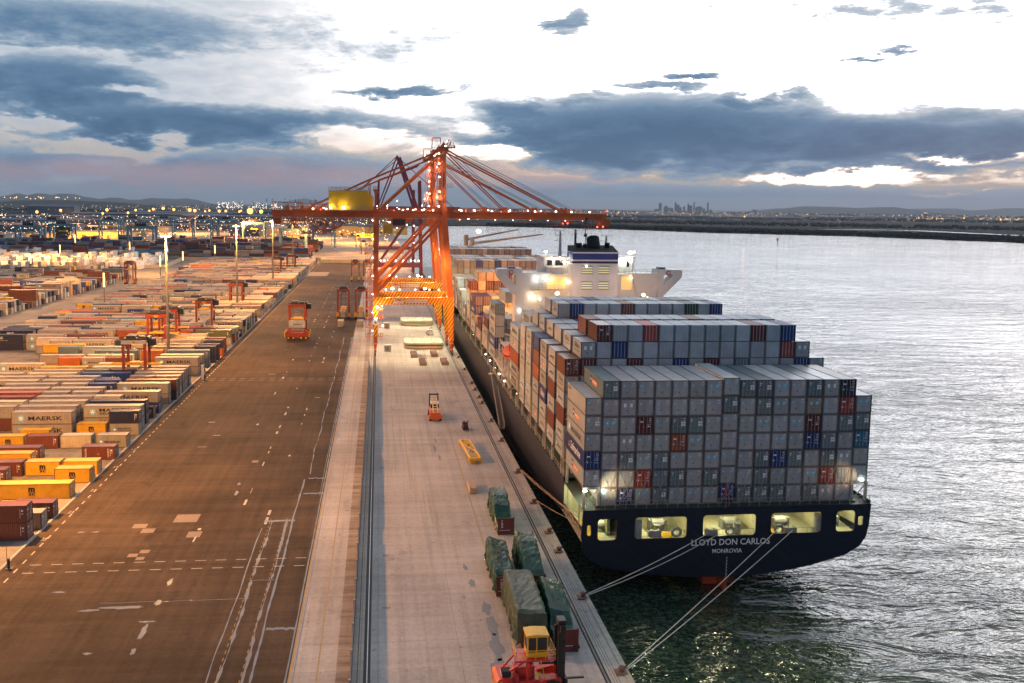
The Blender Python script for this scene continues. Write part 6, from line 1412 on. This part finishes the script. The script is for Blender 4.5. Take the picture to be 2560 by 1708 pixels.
q.quad([(-.4, .62, 1.77), (1.0, .62, 1.77), (1.0, 1.5, 1.77), (-.4, 1.3, 1.77)]); q.quad([(1.46, .0, 1.2), (1.46, .6, 1.2), (1.46, .6, 1.3), (1.46, 0, 1.3)])
for i in range(5): q.box(-.5, 1.0, .7+i*.16, .76+i*.16, 1.77, 1.8)
T(q, 'yellow_marking', YELLOWP)
for X in (-1.55, 1.55):
    for Y, r in ((-2.1, .82), (2.15, .95)):
        q = MB(); q.cyl((X-.36, Y, r), (X+.36, Y, r), r, 22)
        for i in range(22): t_ = 2*PI*i/22; q.box(X-.34, X+.34, Y+r*math.cos(t_)-.05, Y+r*math.cos(t_)+.05, r+r*math.sin(t_)-.05, r+r*math.sin(t_)+.05)
        w_ = T(q, 'wheel', BLACKR); q = MB(); sx = 1 if X > 0 else -1; q.cyl((X+.37*sx, Y, r), (X+.43*sx, Y, r), .42, 14); q.cyl((X+.43*sx, Y, r), (X+.5*sx, Y, r), .16, 8)
        for i in range(8): t_ = 2*PI*i/8; q.ball((X+.44*sx, Y+.3*math.cos(t_), r+.3*math.sin(t_)), .045, seg=4)
        q.obj('hub', YELLOWP, w_)
q = MB(); q.box(-.8, 1.0, -.35, 1.75, 4.15, 4.65); q.prism([(-.45, 6.2), (-.45, 6.42), (.35, 6.52), (1.85, 6.42), (1.85, 6.2)], 'x', -.95, 1.0)
for X in (-.78, .9):
    for Y in (-.35, .55, 1.65): q.box(X, X+.09, Y, Y+.09, 4.6, 6.25)
q.box(.99, 1.0, .7, 1.5, 6.24, 6.3)
cb = T(q, 'cab', YELLOWP); q = MB(); q.box(-.72, .93, -.28, 1.68, 4.66, 6.2); q.obj('glass', GLASSD, cb); q = MB(); q.box(-.3, .3, .5, 1.1, 4.7, 5.6); q.obj('seat', BLACKR, cb)
q = MB(); q.rail([(1.5, -1.6, 4.1), (1.5, 2.4, 4.1), (-.9, 2.4, 4.1)], 1.0, .03, .9); q.rail([(1.5, -1.6, 4.1), (-.9, -1.6, 4.1)], 1.0, .03, .9); q.bar((1.5, .9, 4.1), (1.4, 1.5, 1.9), .05); q.bar((1.1, .9, 4.1), (1.0, 1.5, 1.9), .05); q.obj('cab_handrail', YELLOWP, cb)
q = MB(); q.bar((.9, -2.9, 2.3), (1.1, -.5, 3.9), .16); q.bar((-.7, -2.6, 2.3), (-.6, -1.2, 4.0), .16); q.bar((1.1, -.35, 1.8), (1.1, -.35, 4.0), .3, .2); q.box(-1.0, 1.5, -1.6, 2.4, 3.98, 4.12); q.box(-.9, .9, -1.5, 2.0, 3.6, 3.98); q.bar((-.6, .3, 2.8), (-.6, .3, 3.9), .4); T(q, 'cab_frame', RF)
q = MB(); q.box(.25, 1.15, -2.9, -2.0, 2.3, 2.9); T(q, 'air_filter', BLACKR); q = MB(); q.cyl((-.9, -1.2, 2.3), (-.9, -1.2, 3.2), .1, 8); T(q, 'exhaust', BLACKR); q = MB(); q.cyl((.9, 2.45, 3.45), (.9, .9, 3.45), .12, 8); T(q, 'air_tank', BLACKR)
q = MB(); q.quad([(1.3, -2.9, 2.35), (.5, -2.95, 2.35), (.5, -3.1, 3.0), (1.3, -3.05, 3.0)]); T(q, 'white_panel', WHITEP)
q = MB()
for X in (-.95, .65): q.box(X, X+.3, 3.0, 3.55, .3, 7.2); q.box(X+.05, X+.22, 2.8, 3.0, .4, 6.6)
for z in (.9, 3.2, 5.4, 6.9): q.box(-.95, .95, 3.1, 3.5, z, z+.28)
for X in (-.35, .2): q.cyl((X, 3.2, .5), (X, 3.2, 6.9), .09)
for X in (-.1, 0, .1): q.path([(X, 3.0, 6.9), (X, 2.9, 5), (X, 3.0, 2.5)], .025)
q.box(-.7, .5, 2.9, 3.7, 7.1, 7.6); q.box(-1.4, 1.4, 3.55, 3.75, .7, 1.9); q.box(-1.45, 1.45, 3.5, 3.8, .9, 1.05); T(q, 'mast', mat('mast_black', (.02, .016, .016), .45, .3, 2, dirt=.3))
for X in (-.85, .6): q = MB(); q.box(X, X+.22, 3.75, 6.0, .72, .88); T(q, 'fork', mat('fork_steel', (.04, .04, .045), .4, .2))
# low white trailer tail in front of the cab
# reach truck with a yellow boom frame
R = empty('container_handler', (13, 203, 0), 0, 'orange and white container handler with a cream twin beam on top, mid quay', 'container handler')
q = MB(); q.box(-1.2, 1.2, -4.2, 3.0, .9, 1.9); q.prism([(-1.4, .6), (1.4, .6), (1.5, 1.4), (-1.5, 1.4)], 'y', -4.6, -3.6); q.obj('chassis', mat('handler_orange', (.55, .10, .03), .4, .1, 1), R)
q = MB(); q.box(-.95, .95, -1.2, 1.2, 1.9, 3.6); cb = q.obj('cab', WHITEP, R); q = MB(); q.box(-.97, .97, -1.23, .9, 2.4, 3.3); q.obj('window', GLASSD, cb)
q = MB()
for X in (-.62, .38): q.prism([(-4.4, 1.9), (-4.4, 2.2), (.4, 4.0), (2.5, 4.0), (2.5, 3.7), (.4, 3.7)], 'x', X, X+.24)
for Y, z in ((-4.3, 2.0), (-2.2, 2.9), (0, 3.8), (2, 3.8)): q.box(-.62, .62, Y, Y+.2, z, z+.15)
q.obj('boom', mat('beam_cream', (.70, .52, .22), .5, .1), R)
for X in (-1.15, 1.15):
    for Y in (-3.3, 2.2): q = MB(); q.cyl((X-.25, Y, .62), (X+.25, Y, .62), .62, 14); q.obj('wheel', BLACKR, R)
q = MB(); q.box(-1.1, -.85, 3.0, 3.4, .6, 5.0); q.box(.85, 1.1, 3.0, 3.4, .6, 5.0); q.box(-1, 1, 3.0, 3.3, 2.5, 2.8); q.box(-1, 1, 3, 3.3, 4.6, 4.9); q.obj('mast', DARKST, R)
# small forklift
R = empty('small_forklift', (19.1, 191.2, 0), .05, 'small dark forklift truck with a pale roof near the quay edge', 'forklift')
q = MB(); q.box(-.55, .55, -1.0, 1.2, .25, 1.0); q.box(-.5, .5, .6, 1.3, 1.0, 1.4); q.obj('body', mat('forklift_dark', (.10, .02, .02), .5, .1), R)
q = MB()
for X in (-.5, .44):
    for Y in (-.7, .6): q.box(X, X+.06, Y, Y+.06, 1.0, 2.1)
q.obj('guard_frame', DARKST, R); q = MB(); q.box(-.55, .55, -.75, .7, 2.1, 2.18); q.obj('roof', mat('forklift_roof', (.4, .3, .27), .5, .1), R)
for X in (-.5, .5):
    for Y in (-.7, .8): q = MB(); q.cyl((X-.12, Y, .3), (X+.12, Y, .3), .3, 12); q.obj('wheel', BLACKR, R)
q = MB(); q.box(-.45, -.3, -1.2, -1.0, .1, 2.2); q.box(.3, .45, -1.2, -1.0, .1, 2.2); q.box(-.4, -.28, -2.2, -1.2, .1, .16); q.box(.28, .4, -2.2, -1.2, .1, .16); q.box(-.45, .45, -1.2, -1.05, 1.0, 1.2); q.obj('mast_and_fork', DARKST, R)
# yellow lifting spreader lying on the quay
R = empty('lifting_spreader', (18.05, 171.5, 0), .06, 'yellow steel spreader frame with a cross brace lying on the quay', 'spreader')
q = MB()
for X in (-1.1, .8): q.box(X, X+.3, -6.8, 6.8, .8, 1.3); q.box(X, X+.3, -6.8, -6.4, .1, .8); q.box(X, X+.3, 6.4, 6.8, .1, .8)
q.box(-1.2, 1.2, -7.0, -6.5, .7, 1.2); q.box(-1.2, 1.2, 6.5, 7.0, .7, 1.2); q.box(-1.25, 1.25, -6.5, -5.9, .3, .8)
for Y in (-5.6, -4.9, -4.2, -3.5, 3.6, 4.3, 5.0, 5.7): q.box(-.9, .9, Y, Y+.28, .95, 1.15)
q.obj('frame', YELLOWP, R); q = MB(); q.bar((-.8, -3, 1.2), (.9, 3.3, 1.2), .2); q.bar((.9, -3, 1.22), (-.8, 3.3, 1.22), .2); q.obj('cross_brace', YELLOWP, R)
# crate
R = empty('timber_crate', (16.2, 149.2, 0), 0, 'upright pale slatted timber crate on the quay beyond the tarped loads', 'crate')
q = MB(); q.box(-.55, .55, -2.2, 2.2, .15, 1.0); 
for i in range(5): q.box(-.6+i*.26, -.46+i*.26, -2.26, 2.26, .12, 1.06)
q.obj('slats', mat('crate_timber', (.50, .34, .22), .7, .2, 2), R); q = MB(); q.box(-.62, .62, -2.3, -2.2, 0, .12); q.box(-.62, .62, 2.2, 2.3, 0, .12); q.obj('skids', mat('crate_skid', (.3, .2, .12), .8, .1), R)
# hatch covers stacked under the crane
HC = mat('hatch_cover_paint', (.56, .56, .46), .6, .15, .3, dirt=.35)
for i, (x0, x1, y0, y1, zz, lab) in enumerate(((8.9, 21.9, 301, 313, .25, 'lower pale hatch cover of the near stack under the crane'), (8.7, 22.0, 300.6, 312.4, 1.55, 'upper pale hatch cover of the near stack under the crane'), (9.2, 22.0, 360.5, 372, .25, 'lower pale hatch cover of the far stack under the second crane'), (9.0, 22.1, 360, 371.5, 1.5, 'upper pale hatch cover of the far stack under the second crane'))):
    R = empty('hatch_cover', ((x0+x1)/2, (y0+y1)/2, zz), 0, lab, 'hatch cover', 'hatch covers stacked on the quay'); a, b = (x1-x0)/2, (y1-y0)/2
    q = MB(); q.box(-a, a, -b, b, .25, .85); q.box(-a+.4, a-.4, -b+.3, b-.3, 0, .25); q.obj('panel', HC, R)
    q = MB()
    for X in (-a+.1, -a/2, 0, a/2, a-.35):
        for Y in (-b+.1, b-.35): q.box(X, X+.25, Y, Y+.25, .85, 1.05)
    for X in (-a*.6, -a*.1, a*.4): q.box(X, X+.6, -.4, .2, .85, .95)
    q.obj('locating_cone', mat('cone_rust', (.30, .18, .10), .7, .2), R)
BND = mat('bundle_brown', (.15, .075, .06), .75, .35, 2)
for x, y, lab in ((11.5, 287.5, 'brown strapped bundle, back left of four before the hatch covers'), (13.7, 273.5, 'brown strapped bundle, front left of four before the hatch covers'), (18.2, 289, 'brown strapped bundle, back right of four before the hatch covers'), (20.5, 274, 'brown strapped bundle, front right of four before the hatch covers')):
    R = empty('lashing_gear_bin', (x, y, 0), 0, lab, 'bundle', 'brown bundles on the quay')
    q = MB(); q.box(-1.1, 1.1, -4.2, 4.2, .1, .35); q.box(-1.1, 1.1, -4.2, -4.05, .35, 1.1); q.box(-1.1, 1.1, 4.05, 4.2, .35, 1.1); q.obj('tray', mat('tray_tan', (.36, .27, .17), .7, .2), R)
    q = MB()
    for i in range(12): q.cyl((-.95+i*.17, -4.0, .95+random.uniform(-.1, .1)), (-.95+i*.17, 4.0, .95+random.uniform(-.1, .1)), .1, 6)
    q.box(-1.0, 1.0, -4.0, 4.0, .35, .9); q.obj('rods', BND, R)
for x, y, s_, lab in ((3.1, 297, 1.1, 'pale concrete block near the crane leg, nearer one'), (3.3, 353.5, 1.15, 'pale concrete block near the crane leg, farther one')):
    R = empty('cabin_block', (x, y, 0), 0, lab, 'block'); q = MB(); q.box(-s_, s_, -s_, s_, .1, 2.2); q.box(-s_-.08, s_+.08, -s_-.08, s_+.08, 2.2, 2.3); q.obj('box_body', mat('block_pale', (.52, .50, .44), .7, .15, 1), R); q = MB(); q.box(-s_*.4, s_*.3, -s_-.03, -s_, .2, 1.9); q.obj('door', GREYST, R)
R = empty('service_truck', (19.5, 336, 0), .1, 'white pickup truck parked between the hatch covers', 'truck')
q = MB(); q.box(-.95, .95, -2.7, 2.7, .5, 1.15); q.box(-.9, .9, -.1, 1.6, 1.15, 1.85); q.obj('body', WHITEP, R); q = MB(); q.box(-.92, .92, -.12, 1.62, 1.3, 1.7); q.obj('window', GLASSD, R)
q = MB(); q.box(-.8, .8, -2.5, -.3, 1.15, 1.5); q.cyl((-.7, -1, 1.5), (.7, 2, 2.6), .2); q.obj('load', mat('load_tan', (.4, .26, .18), .7, .3, 3), R)
for X in (-.9, .9):
    for Y in (-1.8, 1.8): q = MB(); q.cyl((X-.12, Y, .4), (X+.12, Y, .4), .4, 12); q.obj('wheel', BLACKR, R)
# small things at the yard edge
q = MB(); q.cyl((-49.45, 120.2, 0), (-49.45, 120.2, 2.9), .04, 6); q.cyl((-49.15, 120.0, 0), (-49.15, 120.0, 1.3), .16, 10); q.cyl((-49.15, 120, 1.3), (-49.15, 120, 1.4), .2, 10); q.box(-49.5, -48.6, 119.5, 120.5, 0, .1); tag(q.obj('marker_post', DARKST), 'black marker post with a thin pole at the corner of the yard, lower left', 'post')
q = MB(); q.box(-48.9, -48.3, 249.4, 249.9, 0, 4.2); q.box(-48.0, -47.6, 248.2, 248.6, 0, 1.6, 1); tag(q.obj('gate_cabinet', [WHITEP, DARKST]), 'tall narrow white cabinet at the gap between yard rows', 'cabinet')
# cross wall and side walls round the yard
CW = mat('wall_panel', (.42, .37, .30), .7, .15, .4)
def wall(a, b, h, label, step=6.5):
    q = MB(); a = Vector(a); b = Vector(b); n_ = int((b-a).length/step)
    d = (b-a)/n_; q2 = MB()
    for i in range(n_):
        p = a+d*i; q.bar(p+Vector((0, 0, h/2)), p+d*.97+Vector((0, 0, h/2)), .25, h); q2.bar(p, p+Vector((0, 0, h+.1)), .4)
    e = empty('boundary_wall', a, 0, label, 'wall'); 
    for o in (q.obj('panel', CW, e), q2.obj('post', GREYST, e)): o.location = -a
wall((-49, 755, 0), (-3, 755, 0), 2.7, 'low pale wall across the road between the two terminals')
wall((-166, 776, 0), (-49.5, 780, 0), 3.0, 'long pale panel wall behind the far container rows')
wall((-158.7, 688, 0), (-166, 775, 0), 3.0, 'pale panel wall turning the corner beside the white refrigerated boxes')
wall((-250, 655, 0), (-159, 687, 0), 2.4, 'low pale wall in front of the white refrigerated boxes')
# ------------------------------------------------------------------ rail mounted yard cranes of the far terminal
BLUES = mat('yard_crane_blue', (.13, .26, .32), .5, .12, .5)
def rtg(x, y, label, h=26, w=23, d=12):
    R = empty('yard_crane', (x, y, 0), 0, label, 'yard crane', 'blue yard cranes')
    for X in (0, w):
        for Y in (0, d): q = MB(); q.bar((X, Y, .8), (X, Y, h), 1.6, 1.4); q.obj('leg', BLUES, R)
        q = MB(); q.box(X-1, X+1, -1.5, d+1.5, .6, 2.2); q.bar((X, 0, 2), (X, d, h*.5), .5); q.bar((X, d, h*.5), (X, 0, h), .5); q.obj('side_frame', GREYST, R)
    q = MB()
    for Y in (0, d): q.box(-1.5, w+1.5, Y-.8, Y+.8, h, h+2.4)
    q.obj('top_beam', BLUES, R)
    q = MB(); q.box(w*.3, w*.75, -.5, d+.5, h+2.4, h+4.6); 
    for i in range(5): q.cyl((w*.3+i*2.2, 1, h+4.6), (w*.3+i*2.2, 1, h+6.2), .8, 6)
    q.rail([(0, -1, h+2.4), (w, -1, h+2.4)], 1.2, .08, 3); q.obj('trolley', DARKST, R)
    q = MB(); q.box(w*.35, w*.7, 2, 8, h-6, h-4.6); q.obj('spreader', YELLOWP, R)
    lamps(R, [(X, -1, h-.4, .42) for X in (5, 9, 16)]+[(w+.9, -.9, z, .26) for z in range(6, int(h), 7)], mat('lamp_cool_dim', (1, 1, 1), .5, 0, emit=(.86, 1, .88), es=3), 'lamp')
for i, (x, y, h) in enumerate(((-358, 925, 22), (-352, 1000, 22), (-398, 1105, 24), (-340, 1130, 24), (-330, 1200, 25), (-300, 1240, 25), (-233, 860, 24), (-235, 1160, 26), (-205, 1165, 26), (-150, 1010, 26), (-90, 830, 24), (-70, 960, 24))):
    rtg(x, y, f"blue yard crane straddling the dark far stacks, {ORD[i+1]} of the row", h)
# sheds and low buildings beyond
SHED = mat('shed_cladding', (.15, .15, .17), .8, .15, .02); SHEDW = mat('shed_glow_yellow', (.6, .38, .1), .6, .1, .02, emit=(1, .5, .1), es=.25)  # yellow sheds carry their lamplight in wall colour and a weak glow
def shed(x, y, w, d, h, label, m=SHED, wins=0):
    R = empty('warehouse', (x, y, -1), 0, label, 'warehouse'); q = MB(); q.box(-w/2, w/2, 0, d, 0, h); q.obj('wall', m, R)
    q = MB(); q.prism([(-.5, h), (d/2, h+h*.22), (d+.5, h)], 'x', -w/2-.5, w/2+.5); q.obj('roof', mat('shed_roof', (.13, .13, .16), .9, .1, .02), R)
    q = MB()
    for i in range(max(2, int(w/22))): X = -w/2+w*(i+.5)/max(2, int(w/22)); q.box(X-2.4, X+2.4, -.15, 0, .5, min(5, h*.6))
    q.obj('door', mat('shed_door', (.1, .1, .11), .6, 0), R)
SHEDS = [(-.378, 1450, 150, 60, 12, 0), (-.37, 1750, 240, 60, 14, 0), (-.288, 1500, 170, 50, 9, 0), (-.262, 1650, 110, 40, 10, 0), (-.305, 1250, 60, 18, 9, 1), (-.283, 1240, 40, 18, 9, 1), (-.352, 1240, 60, 18, 7, 1), (-.225, 1900, 260, 60, 12, 0), (-.20, 1650, 150, 40, 10, 0), (-.13, 1350, 90, 30, 13, 0), (-.105, 1330, 70, 30, 14, 0), (-.075, 1500, 120, 30, 8, 0), (-.045, 1650, 120, 40, 8, 0), (-.25, 2600, 420, 80, 16, 0), (-.205, 2900, 380, 90, 18, 0), (-.155, 2500, 300, 80, 14, 0), (-.35, 3300, 160, 60, 30, 0), (-.085, 2700, 280, 80, 14, 0), (-.035, 1420, 34, 26, 16, 1), (-.018, 1420, 26, 26, 15, 1), (-.008, 1430, 26, 26, 15, 1), (.012, 1500, 60, 26, 12, 1), (-.31, 2300, 400, 70, 12, 0), (.34, 4600, 420, 90, 14, 0), (.44, 4300, 500, 90, 14, 0), (.56, 5200, 700, 100, 14, 0), (.64, 6200, 900, 200, 16, 0)]
for i, (s_, D, w_, d, h, lit) in enumerate(SHEDS):
    shed(s_*D, D, w_, d, h, f"{'lamp-lit yellow' if lit else 'long grey'} low warehouse on the far plain, {ORD[i+1]} of the sheds", SHEDW if lit else SHED)
q = MB(); q.box(-30, -6, 1180, 1182, 6, 11); q.box(-29, -28, 1180, 1182, 0, 6); q.box(-8, -7, 1180, 1182, 0, 6)
tag(q.obj('gate_gantry', YELLOWP), 'yellow gantry across the far end of the apron', 'gantry')
# refinery
R = empty('refinery', (-1150, 8000, 0), 0, 'refinery with thin columns and strings of white lamps on the horizon, left', 'refinery')
random.seed(4); q = MB(); l_ = MB()
for i in range(26):
    X = random.uniform(-260, 300); h = random.choice([35, 45, 55, 70, 60]); r = random.uniform(2.5, 5); q.cyl((X, 0, 0), (X, 0, h), r, 8)
    for k in range(6): l_.ball((X+random.uniform(-9, 9), -8, random.uniform(8, h)), random.uniform(2, 3.4), seg=6)
for X, h in ((420, 88), (545, 80), (590, 92), (600, 86), (170, 90)): q.cyl((X, 0, 0), (X, 0, h), 4.5, 8); [l_.ball((X, -8, z), 2.8, seg=6) for z in range(10, int(h*.7), 14)]
for i in range(40): l_.ball((random.uniform(-300, 760), -8, random.uniform(4, 24)), 2.4, seg=6)
q.obj('column', mat('refinery_steel', (.08, .08, .09), .6, 0), R); l_.obj('column_lamp', mat('far_lamp_white', (1, 1, 1), .5, 0, emit=(1, .85, .7), es=2.6), R)
# city skyline
TWR = mat('tower_facade', (.10, .12, .15), .5, .2, .05)
random.seed(14)
D = 12500
SK = [(.3222,.0067,34),(.3275,.0022,26),(.3292,.0037,24),(.3310,.0020,26),(.3354,.0012,50),(.3401,.0079,20),(.3415,.0045,24),(.3436,.0052,24),(.3460,.0020,30),(.3505,.0030,26),(.3551,.0062,16),(.3566,.0042,30),(.3590,.0042,26),(.3621,.0083,16),(.3650,.0022,26),(.3682,.0032,40),(.3705,.0030,30),(.3787,.0079,20),(.3825,-.0006,40),(.3740,.0010,30),(.4354,.0003,60),(.3180,-.0004,50)]
for i, (a, e, w_) in enumerate(SK):
    R = empty('city_tower', (a*D, D, 0), 0, f"hazy city tower on the horizon, {ORD[i+1]} of the skyline listed from its left part", 'tower', 'towers of the city skyline')
    z = CAMH+e*D; q = MB(); q.box(-w_/2, w_/2, 0, w_, 0, z*.93); q.box(-w_*.3, w_*.3, 4, w_-4, z*.93, z); q.obj('shaft', TWR, R)
q = MB(); q.cyl((0, 0, 0), (0, 0, 34), 5, 12, 0, 4); q.cyl((0, 0, 34), (0, 0, 44), 6, 12, 0, 12); q.cyl((0, 0, 44), (0, 0, 50), 11, 12, 0, 9); q.cyl((0, 0, 50), (0, 0, 66), 1, 6)
R = empty('control_tower', (3866, 5985, -4), 0, 'flared airport control tower on the plain at the right', 'tower'); q.obj('shaft', TWR, R); q = MB(); q.cyl((0, 0, 44.5), (0, 0, 47.5), 11.2, 12); q.obj('lit_windows', mat('tower_lit', (1, .6, .3), .5, 0, emit=(1, .55, .3), es=2), R)
# beacon in the river
R = empty('channel_beacon', (654.8, 1410, -7), 0, 'small dark channel beacon standing in the river', 'beacon'); q = MB(); q.cyl((0, 0, -2), (0, 0, 7), .5, 8); q.obj('pile', DARKST, R); q = MB(); q.box(-1.4, 1.4, -1, 1, 7, 10); q.obj('daymark', DARKST, R)
# the little lamps of the port, town and airport: beyond counting
random.seed(77)
for nm, m, rng in (('distant_lights_warm', mat('far_lamp_warm', (1, .6, .3), .5, 0, emit=(1, .50, .16), es=6), 0), ('distant_lights_white', mat('far_lamp_cool', (1, 1, 1), .5, 0, emit=(1, .88, .78), es=3.6), 1)):
    q = MB()
    def L(a, D, z, r): q.ball((a*D, D, z), r, seg=4)
    for i in range(620):
        a = random.uniform(-.41, 0.02); D = random.uniform(1000, 2400); L(a, D, random.uniform(4, 16), random.uniform(.3, .75)*D/1500)
    for i in range(260):
        a = random.uniform(-.41, .1); D = random.uniform(3000, 9500); L(a, D, random.uniform(5, 22), random.uniform(.8, 1.7)*D/6000)
    for i in range(420):
        a = random.uniform(.1, .82); D = random.uniform(3300, 11000); L(a, D, random.uniform(3, 16), random.uniform(.8, 2.0)*D/6500)
    if not rng:
        for i in range(90): a = .54+random.random()*.26; D = 5600+random.uniform(-300, 500); L(a, D, random.uniform(4, 14), random.uniform(.8, 2.4))
        for i in range(24): L(-.158+i*.0034, 2600+i*20, 10, 1.7)
        for i in range(20): L(-.1245+i*.0023, 2000, 9, 1.1)
        for i in range(22): L(-.4+random.random()*.08, 7000, 60+random.uniform(0, 20), 3)
    tag(q.obj(nm, m, fix=False), 'countless small orange lamps scattered over the far plain' if not rng else 'countless small white lamps scattered over the far plain', 'lights', kind='stuff')
for i, (a, D, h, lab) in enumerate(((.423, 3600, 24, 'bright lamp among the trees across the river, left'), (.742, 3900, 22, 'bright lamp near the right edge of the far plain'), (.695, 4400, 24, 'bright lamp beside the airport'), (.273, 5200, 26, 'red-orange lamp left of the skyline'))):
    R = empty('distant_light_mast', (a*D, D, -4), 0, lab, 'light mast', 'distant floodlight masts'); q = MB(); q.cyl((0, 0, 0), (0, 0, h), .5, 6); q.obj('pole', DARKST, R); q = MB(); q.ball((0, 0, h), 3.2); q.obj('lamp_head', LAMPF, R)
# trees in the port
TRF = mat('tree_foliage', (.035, .055, .028), .9, .5, .3); TRK = mat('tree_bark', (.08, .06, .045), .9, .2)
random.seed(6)
for i, (a, D, h) in enumerate(((-.3395, 1060, 20), (-.3355, 1150, 17), (-.3635, 920, 11), (-.3555, 905, 12), (-.308, 1350, 12), (-.298, 1360, 11), (-.10, 1450, 12), (-.09, 1480, 11))):
    R = empty('tree', (a*D, D, 0), 0, f"dark broad tree among the port buildings, {ORD[i+1]} of the few", 'tree', 'trees in the port'); q = MB(); q.cyl((0, 0, 0), (0, 0, h*.5), .5, 7, 0, .25); q.bar((0, 0, h*.4), (h*.2, 0, h*.7), .25); q.bar((0, 0, h*.4), (-h*.2, .5, h*.65), .25); q.obj('trunk', TRK, R)
    q = MB()
    for k in range(420):
        while True:
            v = Vector((random.uniform(-1, 1), random.uniform(-1, 1), random.uniform(-1, 1)))
            if .3 < v.length < 1: break
        c = Vector((v.x*h*.34, v.y*h*.34, h*.64+v.z*h*.36)); s_ = h*.055; n1_ = Vector((random.uniform(-1, 1), random.uniform(-1, 1), random.uniform(-1, 1))).normalized(); n2_ = n1_.orthogonal().normalized()
        q.quad([c+n1_*s_, c+n2_*s_, c-n1_*s_, c-n2_*s_])
    q.obj('crown', TRF, R)
# second ship ahead, with its white house and deck cranes
sh2 = empty('feeder_ship', (44, 520, 0), 0, 'smaller white-housed ship with pale deck cranes moored beyond the container ship', 'ship')
q = MB(); q.prism([(-14, -7), (14, -7), (15, 5), (-15, 5)], 'y', -30, 120); q.obj('hull', mat('hull_dark_green', (.03, .05, .04), .5, .1, .1), sh2)
q = MB(); q.box(-10, 6, -20, -8, 5, 24); q.box(-11.5, 8, -21, -8, 24, 24.6); 
for k in range(5): q.box(-10.2, 6.2, -20.2, -20, 8+k*3.3, 8.2+k*3.3)
q.obj('deckhouse', WHITEP, sh2)
q = MB(); q.cyl((11, 5, 5), (11, 5, 30), 1.5, 10); q.bar((11, 5, 27), (52, -2, 33), 1.8, 1.8, w2=.7, h2=.7); q.obj('deck_crane', mat('deck_crane_cream', (.55, .38, .25), .5, .1), sh2); q = MB(); q.cyl((11, 40, 5), (11, 40, 31), 1.5, 10); q.bar((11, 40, 28), (44, 34, 35), 1.6, 1.6, w2=.6, h2=.6); q.obj('deck_crane', mat('deck_crane_cream', (.55, .38, .25), .5, .1), sh2)
lamps(sh2, [(33, -3, 25, 1.0), (-6, -20.5, 25.2, .4), (-3, -20.5, 25.2, .4)], LAMPW)
light('POINT', (36, 495, 27), 9000, (1, .9, .75), .5)
